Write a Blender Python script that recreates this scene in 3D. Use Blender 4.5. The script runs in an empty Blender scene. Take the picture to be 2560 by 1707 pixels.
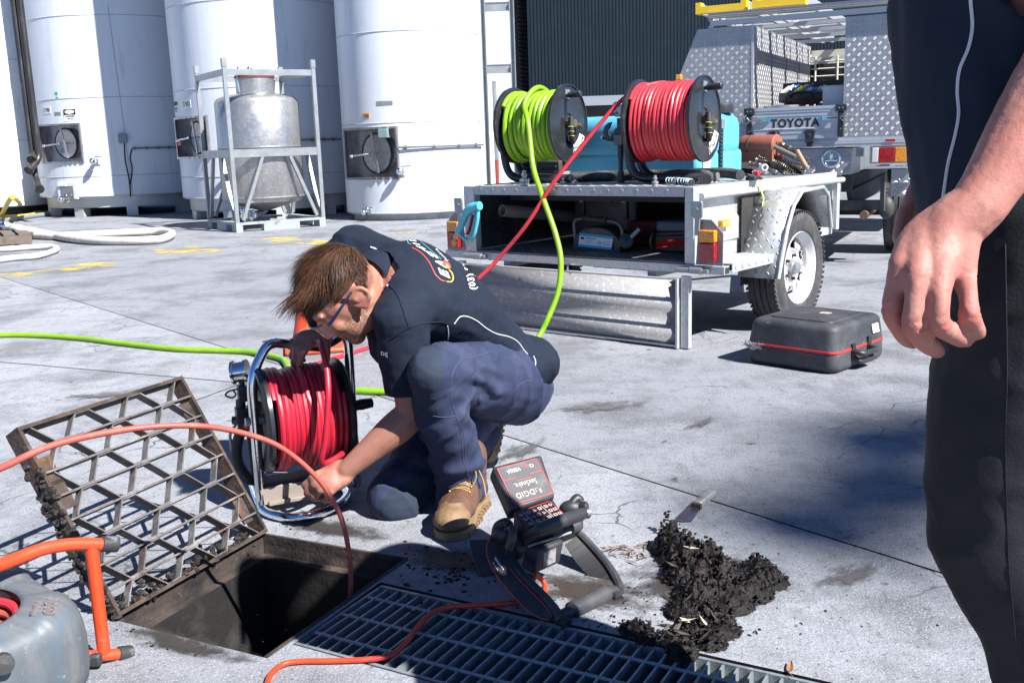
import bpy, bmesh, math, random
from mathutils import Vector as V, Matrix, noise, Quaternion
from mathutils.bvhtree import BVHTree
R = math.radians; PI = math.pi
S = bpy.context.scene; COL = S.collection
random.seed(7)
# ------------------------------------------------------------------ camera
F, CX, CY, EYE = 2489.0, 1280.0, 853.5, 1.0          # 35 mm lens, pixels of the 2560 px photograph
PITCH = math.atan((CY - 360) / F); ROLL = R(1.9)
fw = V((0, math.cos(PITCH), -math.sin(PITCH))); ri0 = V((1, 0, 0)); up0 = ri0.cross(fw)
ri = ri0 * math.cos(ROLL) - up0 * math.sin(ROLL); up = ri0 * math.sin(ROLL) + up0 * math.cos(ROLL)
cam = bpy.data.objects.new('camera', bpy.data.cameras.new('camera')); COL.objects.link(cam)
cam.data.lens = 35.0; cam.data.sensor_width = 36; cam.data.clip_start = .05; cam.data.clip_end = 600
m3 = Matrix((ri, up, -fw)).transposed(); cam.matrix_world = Matrix.Translation((0, 0, EYE)) @ m3.to_4x4()
S.camera = cam
# ------------------------------------------------------------------ light
SUN_ROT, SUN_EL = R(131), R(46)
W = bpy.data.worlds.new('World'); S.world = W; W.use_nodes = True
nt = W.node_tree; bg = nt.nodes['Background']; sk = nt.nodes.new('ShaderNodeTexSky')
sk.sky_type = 'NISHITA'; sk.sun_disc = False; sk.sun_elevation = SUN_EL; sk.sun_rotation = SUN_ROT
sk.air_density = 1.0; sk.dust_density = 0; sk.ozone_density = 10; sk.altitude = 4500
nt.links.new(sk.outputs[0], bg.inputs[0]); bg.inputs[1].default_value = .062
sun = bpy.data.objects.new('sun', bpy.data.lights.new('sun', 'SUN')); COL.objects.link(sun)
sun.data.energy = 5.0; sun.data.angle = R(.5); sun.data.color = (1, .98, .95)
sdir = V((math.sin(SUN_ROT) * math.cos(SUN_EL), math.cos(SUN_ROT) * math.cos(SUN_EL), math.sin(SUN_EL)))
sun.rotation_euler = sdir.to_track_quat('Z', 'Y').to_euler(); sun.location = sdir * 30
S.view_settings.view_transform = 'Standard'; S.view_settings.look = 'None'; S.view_settings.gamma = 1
S.view_settings.use_curve_mapping = False; S.view_settings.exposure = 1.36
S.cycles.max_bounces = 8; S.cycles.diffuse_bounces = 2; S.cycles.glossy_bounces = 4
S.cycles.use_denoising = True
# ------------------------------------------------------------------ picture to world
def ray(x, y): return fw + ri * ((x - CX) / F) - up * ((y - CY) / F)
def gp(x, y, z=0.0):                                   # where a line of sight meets the level z
    d = ray(x, y); return V((0, 0, EYE)) + d * ((z - EYE) / d.z)
def dp(x, y, Y):                                       # the point of a line of sight at the distance Y
    d = ray(x, y); return V((0, 0, EYE)) + d * (Y / d.y)
def zp(x, y, zoom, x0, y0): return (x0 + x / zoom, y0 + y / zoom)
# ------------------------------------------------------------------ mesh builder
class MB:
    def __init__(s): s.v = []; s.f = []
    def add(s, vs, fs):
        o = len(s.v); s.v += [V(a) for a in vs]; s.f += [tuple(i + o for i in q) for q in fs]; return s
    def bx(s, x0, x1, y0, y1, z0, z1):
        return s.add([(x0,y0,z0),(x1,y0,z0),(x1,y1,z0),(x0,y1,z0),(x0,y0,z1),(x1,y0,z1),(x1,y1,z1),(x0,y1,z1)],
            [(0,3,2,1),(4,5,6,7),(0,1,5,4),(1,2,6,5),(2,3,7,6),(3,0,4,7)])
    def obx(s, c, size, M):                            # oriented box, M is a 3x3 with the box axes as columns
        a, b, d = [k / 2 for k in size]; c = V(c)
        return s.add([c + M @ V(q) for q in ((-a,-b,-d),(a,-b,-d),(a,b,-d),(-a,b,-d),(-a,-b,d),(a,-b,d),(a,b,d),(-a,b,d))],
            [(0,3,2,1),(4,5,6,7),(0,1,5,4),(1,2,6,5),(2,3,7,6),(3,0,4,7)])
    def bar(s, p, q, w, h, upv=(0, 0, 1)):             # rectangular bar from p to q, w across, h along up
        p, q = V(p), V(q); d = (q - p).normalized(); sd = d.cross(V(upv))
        if sd.length < 1e-4: sd = d.cross(V((1, 0, 0)))
        sd.normalize(); u = sd.cross(d)
        return s.obx((p + q) / 2, ((q - p).length, w, h), Matrix((d, sd, u)).transposed())
    def tube(s, path, r, n=10, cap=True, closed=False):
        P = [V(p) for p in path]; m = len(P); rs = r if isinstance(r, (list, tuple)) else [r] * m
        T = []
        for i in range(m):
            a = P[(i - 1) % m] if (closed or i) else P[0]; b = P[(i + 1) % m] if (closed or i < m - 1) else P[-1]
            t = (b - a); T.append(t.normalized() if t.length > 1e-9 else V((0, 0, 1)))
        N = T[0].orthogonal().normalized(); vs = []
        for i in range(m):
            if i: N = (T[i - 1].rotation_difference(T[i])) @ N
            N = (N - T[i] * N.dot(T[i])).normalized(); B = T[i].cross(N)
            for k in range(n):
                a = 2 * PI * k / n; vs.append(P[i] + (N * math.cos(a) + B * math.sin(a)) * rs[i])
        fs = []
        for i in range(m if closed else m - 1):
            j = (i + 1) % m
            off = 0
            if closed and j == 0:                      # match the twist
                best = min(range(n), key=lambda o: (vs[i*n] - vs[o]).length); off = best
            for k in range(n):
                k2 = (k + 1) % n; fs.append((i*n+k, i*n+k2, j*n+(k2+off) % n, j*n+(k+off) % n))
        if cap and not closed: fs += [tuple(reversed(range(n))), tuple((m-1)*n + k for k in range(n))]
        return s.add(vs, fs)
    def cyl(s, p, q, r, n=16, r2=None): return s.tube([p, q], [r, r if r2 is None else r2], n)
    def lathe(s, prof, o=(0, 0, 0), axis=(0, 0, 1), n=28, cap=True):   # prof: (radius, height) pairs
        ax = V(axis).normalized(); N = ax.orthogonal().normalized(); B = ax.cross(N); o = V(o); vs = []; fs = []
        for (r, z) in prof:
            for k in range(n):
                a = 2 * PI * k / n; vs.append(o + ax * z + (N * math.cos(a) + B * math.sin(a)) * r)
        for i in range(len(prof) - 1):
            for k in range(n):
                k2 = (k + 1) % n; fs.append((i*n+k, i*n+k2, (i+1)*n+k2, (i+1)*n+k))
        if cap and prof[0][0] > 1e-6: fs.append(tuple(reversed(range(n))))
        if cap and prof[-1][0] > 1e-6: fs.append(tuple((len(prof)-1)*n + k for k in range(n)))
        return s.add(vs, fs)
    def ring(s, c, axis, Rr, r, n=32, k=8):
        ax = V(axis).normalized(); N = ax.orthogonal().normalized(); B = ax.cross(N); c = V(c)
        return s.tube([c + (N*math.cos(2*PI*i/n) + B*math.sin(2*PI*i/n))*Rr for i in range(n)], r, k, closed=True)
    def prism(s, poly, M, t):                          # poly in the plane of M (4x4), thickness t along its z
        n = len(poly); vs = [M @ V((a, b, 0)) for a, b in poly] + [M @ V((a, b, t)) for a, b in poly]
        return s.add(vs, [tuple(reversed(range(n))), tuple(range(n, 2*n))] + [(i, (i+1) % n, n+(i+1) % n, n+i) for i in range(n)])
    def ball(s, c, r, nu=14, nv=8, M=None):
        rx, ry, rz = r if isinstance(r, (tuple, list)) else (r, r, r); c = V(c); vs = []; fs = []
        for j in range(nv + 1):
            t = PI * j / nv
            for i in range(nu):
                a = 2*PI*i/nu; q = V((rx*math.sin(t)*math.cos(a), ry*math.sin(t)*math.sin(a), rz*math.cos(t)))
                vs.append(c + (M @ q if M else q))
        for j in range(nv):
            for i in range(nu): fs.append((j*nu+i, (j+1)*nu+i, (j+1)*nu+(i+1) % nu, j*nu+(i+1) % nu))
        return s.add(vs, fs)
    def quad(s, a, b, c, d): return s.add([a, b, c, d], [(0, 1, 2, 3)])
def frame(o, x, y):                                    # 4x4 with origin o and axes x, y
    x = V(x).normalized(); z = x.cross(V(y)).normalized(); y = z.cross(x)
    M = Matrix((x, y, z)).transposed().to_4x4(); M.translation = V(o); return M
def spline(pts, n=8):                                  # Catmull-Rom through the points
    P = [V(p) for p in pts]; P = [P[0]*2 - P[1]] + P + [P[-1]*2 - P[-2]]; out = []
    for i in range(1, len(P) - 2):
        a, b, c, d = P[i-1:i+3]
        for k in range(n):
            t = k / n; out.append(.5*((b*2) + (c-a)*t + (a*2-b*5+c*4-d)*t*t + (b*3-a-c*3+d)*t**3))
    out.append(P[-2]); return out
def fillet(pts, r, n=6):                               # polyline with rounded corners
    P = [V(p) for p in pts]; out = [P[0]]
    for i in range(1, len(P)-1):
        a = (P[i-1]-P[i]); b = (P[i+1]-P[i]); k = min(r, a.length*.49, b.length*.49)
        a = P[i] + a.normalized()*k; b = P[i] + b.normalized()*k
        for j in range(n+1):
            t = j/n; out.append(a*(1-t)**2 + P[i]*2*t*(1-t) + b*t*t)
    out.append(P[-1]); return out
# ------------------------------------------------------------------ objects
def thing(name, label, cat, loc=(0, 0, 0), rz=0, group=None):
    o = bpy.data.objects.new(name, None); COL.objects.link(o); o.location = loc; o.rotation_euler = (0, 0, R(rz))
    o.empty_display_size = .1; o['label'] = label; o['category'] = cat
    if group: o['group'] = group
    return o
def mesh(name, mb, sharp=38):
    me = bpy.data.meshes.new(name); me.from_pydata(mb.v, [], mb.f); me.update()
    bm = bmesh.new(); bm.from_mesh(me); bmesh.ops.recalc_face_normals(bm, faces=bm.faces); bm.to_mesh(me); bm.free()
    for p in me.polygons: p.use_smooth = True
    me.set_sharp_from_angle(angle=R(sharp)); return me
def part(name, mb, mat, par=None, bevel=0, label=None, kind=None, sharp=38):
    me = mb if isinstance(mb, bpy.types.Mesh) else mesh(name, mb, sharp)
    o = bpy.data.objects.new(name, me); COL.objects.link(o); o.parent = par
    if mat and not me.materials: me.materials.append(mat)
    if bevel:
        b = o.modifiers.new('bevel', 'BEVEL'); b.width = bevel; b.segments = 2; b.limit_method = 'ANGLE'; b.angle_limit = R(40)
    if label: o['label'] = label
    if kind: o['kind'] = kind
    return o
def solo(name, mb, mat, label, cat, group=None, bevel=0, sharp=38):   # a thing that is one mesh, its origin at its base
    lo = [min(v[i] for v in mb.v) for i in range(3)]; hi = [max(v[i] for v in mb.v) for i in range(3)]
    c = V(((lo[0]+hi[0])/2, (lo[1]+hi[1])/2, lo[2])); mb.v = [v - c for v in mb.v]
    o = part(name, mb, mat, None, bevel, sharp=sharp); o.location = c; o['label'] = label; o['category'] = cat
    if group: o['group'] = group
    return o
def inst(o, par, loc=None, rot=None):                  # copy of a part that shares its mesh
    c = o.copy(); COL.objects.link(c); c.parent = par
    if loc is not None: c.location = loc
    if rot is not None: c.rotation_euler = rot
    return c
def text(name, body, size, M, mat, par=None, extrude=.0008, sx=1.0, fit=None, bold=0, align='CENTER'):
    cu = bpy.data.curves.new(name, 'FONT'); cu.body = body; cu.size = size; cu.align_x = align; cu.align_y = 'CENTER'
    cu.extrude = extrude; cu.offset = bold; cu.resolution_u = 3; cu.space_character = 1.12
    o = bpy.data.objects.new(name, cu); COL.objects.link(o)
    dg = bpy.context.evaluated_depsgraph_get(); dg.update(); me = bpy.data.meshes.new_from_object(o.evaluated_get(dg))
    bpy.data.objects.remove(o); bpy.data.curves.remove(cu)
    if fit:
        xs = [v.co.x for v in me.vertices]; ys = [v.co.y for v in me.vertices]
        kx = fit[0]/(max(xs)-min(xs)); ky = fit[1]/(max(ys)-min(ys)); ox = (max(xs)+min(xs))/2; oy = (max(ys)+min(ys))/2
        for v in me.vertices: v.co.x = (v.co.x-ox)*kx; v.co.y = (v.co.y-oy)*ky
    me.transform(M @ Matrix.Diagonal((sx, 1, 1, 1))); me.materials.clear(); me.materials.append(mat)
    return part(name, me, None, par)
# ------------------------------------------------------------------ materials
def N(nt, t, **k):
    n = nt.nodes.new(t)
    for a, b in k.items():
        if a.startswith('i_'):
            q = a[2:]; n.inputs[int(q) if q.isdigit() else q.replace('_', ' ')].default_value = b
        else: setattr(n, a, b)
    return n
def ramp(nt, fac, a, b, ca=(0,0,0,1), cb=(1,1,1,1)):
    r = N(nt, 'ShaderNodeValToRGB'); e = r.color_ramp.elements; e[0].position = a; e[1].position = b; e[0].color = ca; e[1].color = cb
    nt.links.new(fac, r.inputs[0]); return r.outputs[0]
def mixc(nt, fac, a, b, mode='MIX'):
    m = N(nt, 'ShaderNodeMix', data_type='RGBA', blend_type=mode); L = nt.links
    for s, q in ((0, fac), (6, a), (7, b)):
        if isinstance(q, bpy.types.NodeSocket): L.new(q, m.inputs[s])
        else: m.inputs[s].default_value = q if s == 0 else (tuple(q) + (1,))[:4]
    return m.outputs[2]
def noise_n(nt, vec, scale, detail=4, rough=.6, stretch=None, dist=0):
    if stretch:
        mp = N(nt, 'ShaderNodeMapping'); mp.inputs['Scale'].default_value = stretch; nt.links.new(vec, mp.inputs[0]); vec = mp.outputs[0]
    n = N(nt, 'ShaderNodeTexNoise'); n.inputs['Scale'].default_value = scale; n.inputs['Detail'].default_value = detail
    n.inputs['Roughness'].default_value = rough; n.inputs['Distortion'].default_value = dist; nt.links.new(vec, n.inputs['Vector']); return n.outputs[0]
MATS = {}
def mat(name, col, rough=.5, metal=0, layers=(), bump=None, rvar=0, spec=.5, coat=0, sss=0, crease=None):
    """layers: (colour, noise scale, lo, hi, stretch or None[, strength]) laid over the base; bump: (scale, strength[, stretch])"""
    if name in MATS: return MATS[name]
    m = bpy.data.materials.new(name); m.use_nodes = True; nt = m.node_tree; b = nt.nodes['Principled BSDF']; L = nt.links
    tc = N(nt, 'ShaderNodeTexCoord').outputs['Object']; c = tuple(col)
    for l in layers:
        f = ramp(nt, noise_n(nt, tc, l[1], 6, .62, l[4] if len(l) > 4 else None), l[2], l[3])
        if len(l) > 5:
            mm = N(nt, 'ShaderNodeMath', operation='MULTIPLY'); L.new(f, mm.inputs[0]); mm.inputs[1].default_value = l[5]; f = mm.outputs[0]
        c = mixc(nt, f, c, l[0])
    if isinstance(c, bpy.types.NodeSocket): L.new(c, b.inputs['Base Color'])
    else: b.inputs['Base Color'].default_value = c[:3] + (1,)
    b.inputs['Metallic'].default_value = metal; b.inputs['Roughness'].default_value = rough
    b.inputs['Specular IOR Level'].default_value = spec; b.inputs['Coat Weight'].default_value = coat
    if sss: b.inputs['Subsurface Weight'].default_value = sss; b.inputs['Subsurface Radius'].default_value = (.012, .005, .003); b.inputs['Subsurface Scale'].default_value = 1
    if crease:
        nz_ = N(nt, 'ShaderNodeTexNoise', noise_type='RIDGED_MULTIFRACTAL'); nz_.inputs['Scale'].default_value = crease[0]; nz_.inputs['Detail'].default_value = 3; nz_.inputs['Distortion'].default_value = .6
        mp = N(nt, 'ShaderNodeMapping'); mp.inputs['Scale'].default_value = crease[2]; mp.inputs['Rotation'].default_value = (.3,.5,.4); L.new(tc, mp.inputs[0]); L.new(mp.outputs[0], nz_.inputs['Vector'])
        bc = N(nt, 'ShaderNodeBump'); bc.inputs['Strength'].default_value = crease[1]; bc.inputs['Distance'].default_value = .012; L.new(nz_.outputs[0], bc.inputs['Height']); L.new(bc.outputs[0], b.inputs['Normal'])
    if rvar:
        r = ramp(nt, noise_n(nt, tc, 9, 6), .3, .75, (rough-rvar,)*3+(1,), (rough+rvar,)*3+(1,)); L.new(r, b.inputs['Roughness'])
    if bump:
        bp = N(nt, 'ShaderNodeBump'); bp.inputs['Strength'].default_value = bump[1]; bp.inputs['Distance'].default_value = .01
        L.new(noise_n(nt, tc, bump[0], 5, .6, bump[2] if len(bump) > 2 else None), bp.inputs['Height']); L.new(bp.outputs[0], b.inputs['Normal'])
        if crease: L.new(bc.outputs[0], bp.inputs['Normal'])
    MATS[name] = m; return m
GALV = mat('galvanised steel', (.29,.305,.31), .45, .6, [((.30,.32,.33), 40, .45, .62), ((.37,.39,.39), 7, .5, .8), ((.26,.20,.15), 4, .66, .85, None, .5)], (60, .08), .1)
GALVP = mat('weathered galvanised sheet', (.52,.53,.52), .5, .45, [((.40,.41,.42), 55, .45, .65), ((.36,.33,.30), 3, .55, .8, (1,1,3)), ((.6,.61,.6), 12, .6, .8)], (40, .06), .1)
TREAD = mat('tread plate aluminium', (.36,.36,.37), .42, .55, [((.26,.25,.255), 6, .5, .8), ((.55,.56,.58), 60, .55, .75)], (90, .05), .08)
ALU = mat('brushed aluminium', (.58,.60,.62), .36, .7, [((.46,.48,.5), 20, .4, .8, (1,1,12)), ((.35,.34,.34), 5, .62, .85)], None, .06)
CHROME = mat('chromed tube', (.72,.74,.76), .13, 1, [((.34,.33,.32), 30, .58, .8), ((.25,.20,.16), 9, .64, .8)], (70, .05), .08)
STAIN = mat('stainless steel', (.40,.395,.39), .42, .8, [((.32,.315,.31), 8, .45, .75, (1,1,.3)), ((.62,.61,.6), 30, .5, .8)], (25, .03), .08)
WHITE = mat('white tank paint', (.60,.63,.67), .42, 0, [((.46,.50,.54), 3, .52, .75, (1,1,.15)), ((.42,.43,.42), 9, .60, .80, (2,2,.12)), ((.60,.61,.62), 60, .55, .8), ((.36,.33,.29), 2.2, .64, .80, (3,3,.25))], (8, .06), .08)
BLACKP = mat('black plastic', (.022,.023,.026), .42, 0, [((.055,.058,.062), 14, .52, .8), ((.12,.12,.12), 50, .68, .8)], (80, .08), .1)
RUBBER = mat('black rubber', (.02,.02,.021), .62, 0, [((.06,.058,.056), 12, .5, .8)], (60, .1))
DARK = mat('dark void steel', (.025,.024,.023), .7, 0, [((.06,.05,.045), 8, .5, .8)], (20, .1))
BLACKPAINT = mat('black enamel', (.02,.021,.024), .3, 0, [((.07,.07,.072), 9, .55, .8), ((.13,.12,.11), 40, .68, .82)], (40, .05), .1)
BRASS = mat('brass fitting', (.44,.29,.13), .35, .9, [((.26,.16,.08), 30, .5, .75)], (60, .1))
RUST = mat('rusty steel', (.05,.034,.026), .82, .1, [((.17,.07,.022), 14, .54, .75), ((.10,.09,.08), 22, .54, .75), ((.010,.009,.009), 10, .52, .66)], (60, .5))
WOOD = mat('weathered pallet timber', (.11,.085,.065), .8, 0, [((.20,.17,.14), 12, .45, .8, (1,8,8)), ((.03,.025,.02), 9, .55, .8)], (30, .3, (1,8,8)))
PRINTB = mat('black print', (.012,.012,.014), .6); PRINTW = mat('white print', (.78,.78,.76), .6, 0, [((.5,.5,.5), 120, .6, .8)])

# ------------------------------------------------------------------ ground, cut along its joints and round the drain pit
def ground_mat(name, base, dark, pale, agg):
    m = bpy.data.materials.new(name); m.use_nodes = True; nt = m.node_tree; b = nt.nodes['Principled BSDF']; L = nt.links
    tc = N(nt, 'ShaderNodeTexCoord').outputs['Object']
    c = mixc(nt, ramp(nt, noise_n(nt, tc, .55, 6, .6), .35, .7), base, pale)
    c = mixc(nt, ramp(nt, noise_n(nt, tc, 1.6, 8, .7), .48, .62), c, dark)
    c = mixc(nt, ramp(nt, noise_n(nt, tc, 2.7, 9, .72, (1,.45,1)), .54, .68, cb=(.8,)*3+(1,)), c, tuple(k*.78 for k in dark))
    c = mixc(nt, ramp(nt, noise_n(nt, tc, 4.2, 9, .7), .58, .72, cb=(.7,)*3+(1,)), c, tuple(k*1.22 for k in pale))
    c = mixc(nt, ramp(nt, noise_n(nt, tc, 9, 6, .7), .52, .72, cb=(.9,)*3+(1,)), c, dark)
    c = mixc(nt, ramp(nt, noise_n(nt, tc, 120, 4, .8), .48, .64), c, tuple(k*.74 for k in base))
    c = mixc(nt, ramp(nt, noise_n(nt, tc, 230, 2, .6), .56, .68), c, tuple(min(.75, k*agg) for k in pale))
    c = mixc(nt, ramp(nt, noise_n(nt, tc, 48, 8, .75), .575, .625, cb=(.8,)*3+(1,)), c, tuple(k*.55 for k in dark))
    c = mixc(nt, ramp(nt, noise_n(nt, tc, 26, 9, .8, (1,2.6,1)), .60, .66, cb=(.7,)*3+(1,)), c, tuple(k*.6 for k in dark))
    # hair cracks: warped cell edges that show only in places
    nz = N(nt, 'ShaderNodeTexNoise'); nz.inputs['Scale'].default_value = 5; nz.inputs['Detail'].default_value = 5; L.new(tc, nz.inputs['Vector'])
    ad = N(nt, 'ShaderNodeMix', data_type='RGBA', blend_type='LINEAR_LIGHT'); ad.inputs[0].default_value = .09; L.new(tc, ad.inputs[6]); L.new(nz.outputs['Color'], ad.inputs[7])
    vo = N(nt, 'ShaderNodeTexVoronoi', feature='DISTANCE_TO_EDGE'); vo.inputs['Scale'].default_value = 2.6; L.new(ad.outputs[2], vo.inputs['Vector'])
    e = ramp(nt, vo.outputs[0], .004, .011, (1,1,1,1), (0,0,0,1))
    mm = N(nt, 'ShaderNodeMath', operation='MULTIPLY'); L.new(e, mm.inputs[0]); L.new(ramp(nt, noise_n(nt, tc, 1.1, 3), .52, .6), mm.inputs[1])
    c = mixc(nt, mm.outputs[0], c, tuple(k*.62 for k in dark))
    # dark wet spots
    v2 = N(nt, 'ShaderNodeTexVoronoi'); v2.inputs['Scale'].default_value = 5; v2.inputs['Randomness'].default_value = 1; L.new(ad.outputs[2], v2.inputs['Vector'])
    c = mixc(nt, ramp(nt, v2.outputs[0], .05, .075, (.75,)*3+(1,), (0,0,0,1)), c, tuple(k*.4 for k in dark))
    # long streaks
    c = mixc(nt, ramp(nt, noise_n(nt, tc, 3.5, 6, .65, (.25, 2.2, 1)), .6, .74, cb=(.55,)*3+(1,)), c, dark)
    L.new(c, b.inputs['Base Color']); b.inputs['Roughness'].default_value = .82; b.inputs['Specular IOR Level'].default_value = .3
    bp = N(nt, 'ShaderNodeBump'); bp.inputs['Strength'].default_value = .7; bp.inputs['Distance'].default_value = .008
    L.new(noise_n(nt, tc, 95, 6, .75), bp.inputs['Height']); L.new(bp.outputs[0], b.inputs['Normal']); return m
SLAB = ground_mat('pale concrete', (.255,.264,.290), (.132,.139,.152), (.325,.335,.36), 1.3)
YARD = ground_mat('old grey concrete', (.215,.223,.246), (.112,.116,.128), (.255,.264,.287), 1.5)
DIRT = mat('dark gap', (.03,.028,.026), .9, 0, [((.09,.08,.07), 30, .5, .75)])
PIT = [V(p) for p in ((-.683,2.513,0), (-.278,2.316,0), (-.518,1.850,0), (-.900,2.042,0))]     # A back-left, B back-right, C, D
A_, B_, C_, D_ = PIT
# trench: continues the pit to the right
ta0, ta1 = V((-.328,2.19,0)), V((.532,1.712,0)); tdir = (ta1 - ta0).normalized()
tb0 = V((-.474,1.902,0)); ta2 = ta0 + tdir*2.6; tb2 = tb0 + tdir*2.6
TR = [ta0, ta2, tb2, tb0]
J1 = (gp(1400,1132), gp(2406,1448)); J2 = (gp(0,905), gp(575,955)); J3 = (gp(484,1003), gp(595,962))
def cutter(bm, p, q, w=.004):
    n = (q - p).normalized().cross(V((0, 0, 1)))
    for k in (-w, w):
        bmesh.ops.bisect_plane(bm, geom=bm.verts[:]+bm.edges[:]+bm.faces[:], plane_co=p + n*k, plane_no=n)
    return n
def inside(c, poly):
    s = [(poly[(i+1) % 4] - poly[i]).cross(c - poly[i]).z for i in range(4)]
    return all(k > 0 for k in s) or all(k < 0 for k in s)
def ground(name, z, holes, joints, mats, pick):
    bm = bmesh.new()
    for q in ((-70,-30), (70,-30), (70,110), (-70,110)): bm.verts.new((q[0], q[1], 0))
    bm.faces.new(bm.verts)
    for h in holes:
        for i in range(4):
            p, q = h[i], h[(i+1) % 4]; n = (q-p).normalized().cross(V((0,0,1)))
            bmesh.ops.bisect_plane(bm, geom=bm.verts[:]+bm.edges[:]+bm.faces[:], plane_co=p, plane_no=n)
    for j in joints: cutter(bm, *j)
    kill = []
    for f in bm.faces:
        c = f.calc_center_median()
        if any(inside(c, h) for h in holes) or any(abs((c - p).dot((q-p).normalized().cross(V((0,0,1))))) < .0039 and j_ok(c, k) for k, (p, q) in enumerate(joints)): kill.append(f)
    bmesh.ops.delete(bm, geom=kill, context='FACES')
    for f in bm.faces: f.material_index = pick(f.calc_center_median())
    me = bpy.data.meshes.new(name); bm.to_mesh(me); bm.free()
    for m in mats: me.materials.append(m)
    o = part(name, me, None, None, kind='structure'); o.location.z = z; return o
nJ1 = (J1[1]-J1[0]).normalized().cross(V((0,0,1)))
def j_ok(c, k): return True
jl = lambda c, J: (c - J[0]).dot((J[1]-J[0]).normalized().cross(V((0,0,1))))
HOLES = [PIT, TR]
def pick(c): return 0 if jl(c, J1) > 0 else 1
ground('ground', 0, HOLES, [J1], [SLAB, YARD], pick)
bm_ = ground('joint_bed', -.014, HOLES, [], [DIRT], lambda c: 0)
for J, a, b in ((J2, -.2, 1.6), (J3, -.05, 2.2)):      # fainter sawn joints filled with dirt
    d = J[1]-J[0]; mb = MB(); n = d.normalized().cross(V((0,0,1)))*.004; k = 14
    pts = [J[0] + d*(a + (b-a)*i/k) + n*random.uniform(-.5,.5) for i in range(k+1)]
    for i in range(k): mb.quad(pts[i]-n, pts[i+1]-n, pts[i+1]+n, pts[i]+n)
    for v in mb.v: v.z = .0015
    part('joint_filler', mb, DIRT, None, kind='structure')
# worn yellow markings
ym = bpy.data.materials.new('worn yellow paint'); ym.use_nodes = True; nt = ym.node_tree; b = nt.nodes['Principled BSDF']
b.inputs['Base Color'].default_value = (.62,.45,.06,1); b.inputs['Roughness'].default_value = .7
tcn = N(nt, 'ShaderNodeTexCoord').outputs['Object']
tr = N(nt, 'ShaderNodeBsdfTransparent'); mx = N(nt, 'ShaderNodeMixShader'); nt.links.new(ramp(nt, noise_n(nt, tcn, 3.2, 9, .75), .36, .56), mx.inputs[0])
nt.links.new(b.outputs[0], mx.inputs[1]); nt.links.new(tr.outputs[0], mx.inputs[2]); nt.links.new(mx.outputs[0], nt.nodes['Material Output'].inputs[0])
def mark(px, name='yellow_marking'):
    mb = MB(); P = [gp(x, y, .004) for x, y in px]; mb.add(P, [tuple(range(len(P)))]); part(name, mb, ym, None, kind='structure')
mark([(100,676),(255,652),(290,657),(292,664),(150,680),(105,682)])
mark([(375,626),(480,614),(570,628),(480,634),(400,634)]); mark([(640,597),(720,592),(850,606),(800,614),(700,606)])
mark([(960,584),(1000,580),(1050,578),(1045,583)]); mark([(0,686),(110,676),(60,692),(0,696)])
# ------------------------------------------------------------------ drain pit
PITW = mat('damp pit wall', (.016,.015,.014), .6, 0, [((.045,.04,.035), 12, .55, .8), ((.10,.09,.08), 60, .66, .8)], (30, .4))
FRAMEM = mat('rusted pit frame', (.045,.033,.027), .8, .1, [((.12,.075,.05), 9, .54, .75), ((.010,.009,.008), 7, .44, .6), ((.24,.21,.19), 30, .64, .8)], (50, .5))
pit = thing('drain_pit', 'open square drain pit with damp black walls in the concrete', 'drain pit', (-.595,2.18,0))
o = -V((-.595,2.18,0)); cen = (A_+B_+C_+D_)/4
def inset(p, k, z): q = p + (cen-p)*k; return V((q.x, q.y, z)) + o
walls = MB(); T0 = [inset(p, .10, -.055) for p in PIT]; T1 = [inset(p, .13, -.75) for p in PIT]
for i in range(4): walls.quad(T0[i], T0[(i+1) % 4], T1[(i+1) % 4], T1[i])
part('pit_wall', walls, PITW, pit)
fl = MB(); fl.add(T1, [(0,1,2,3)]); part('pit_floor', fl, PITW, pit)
fr = MB()                                              # stepped seat the lid used to lie in
E0 = [p + o for p in PIT]; E1 = [inset(p, .03, -.05) for p in PIT]
for i in range(4):
    j = (i+1) % 4; fr.quad(E0[i], E0[j], E1[j], E1[i]); fr.quad(E1[i], E1[j], T0[j], T0[i])
part('frame_seat', fr, FRAMEM, pit)
rim = MB()
for i in (0, 1, 3):
    a, b2 = PIT[i]+o, PIT[(i+1) % 4]+o; rim.bar(a + V((0,0,-.02)), b2 + V((0,0,-.02)), .008, .046)
part('rim_angle', rim, FRAMEM, pit)
slud = MB(); rnd = random.Random(3)
g = 14
for i in range(g+1):
    for j in range(g+1):
        u, v = i/g, j/g; p = (T1[0]*(1-u)+T1[1]*u)*(1-v) + (T1[3]*(1-u)+T1[2]*u)*v
        slud.v.append(p + V((0,0,.04+.09*noise.noise(p*6)+.03*noise.noise(p*22))))
for i in range(g):
    for j in range(g): a = i*(g+1)+j; slud.f.append((a, a+1, a+g+2, a+g+1))
part('sludge', slud, mat('wet sludge', (.02,.017,.014), .35, 0, [((.07,.055,.04), 25, .55, .75)], (50, .6)), pit, kind='stuff')
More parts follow.
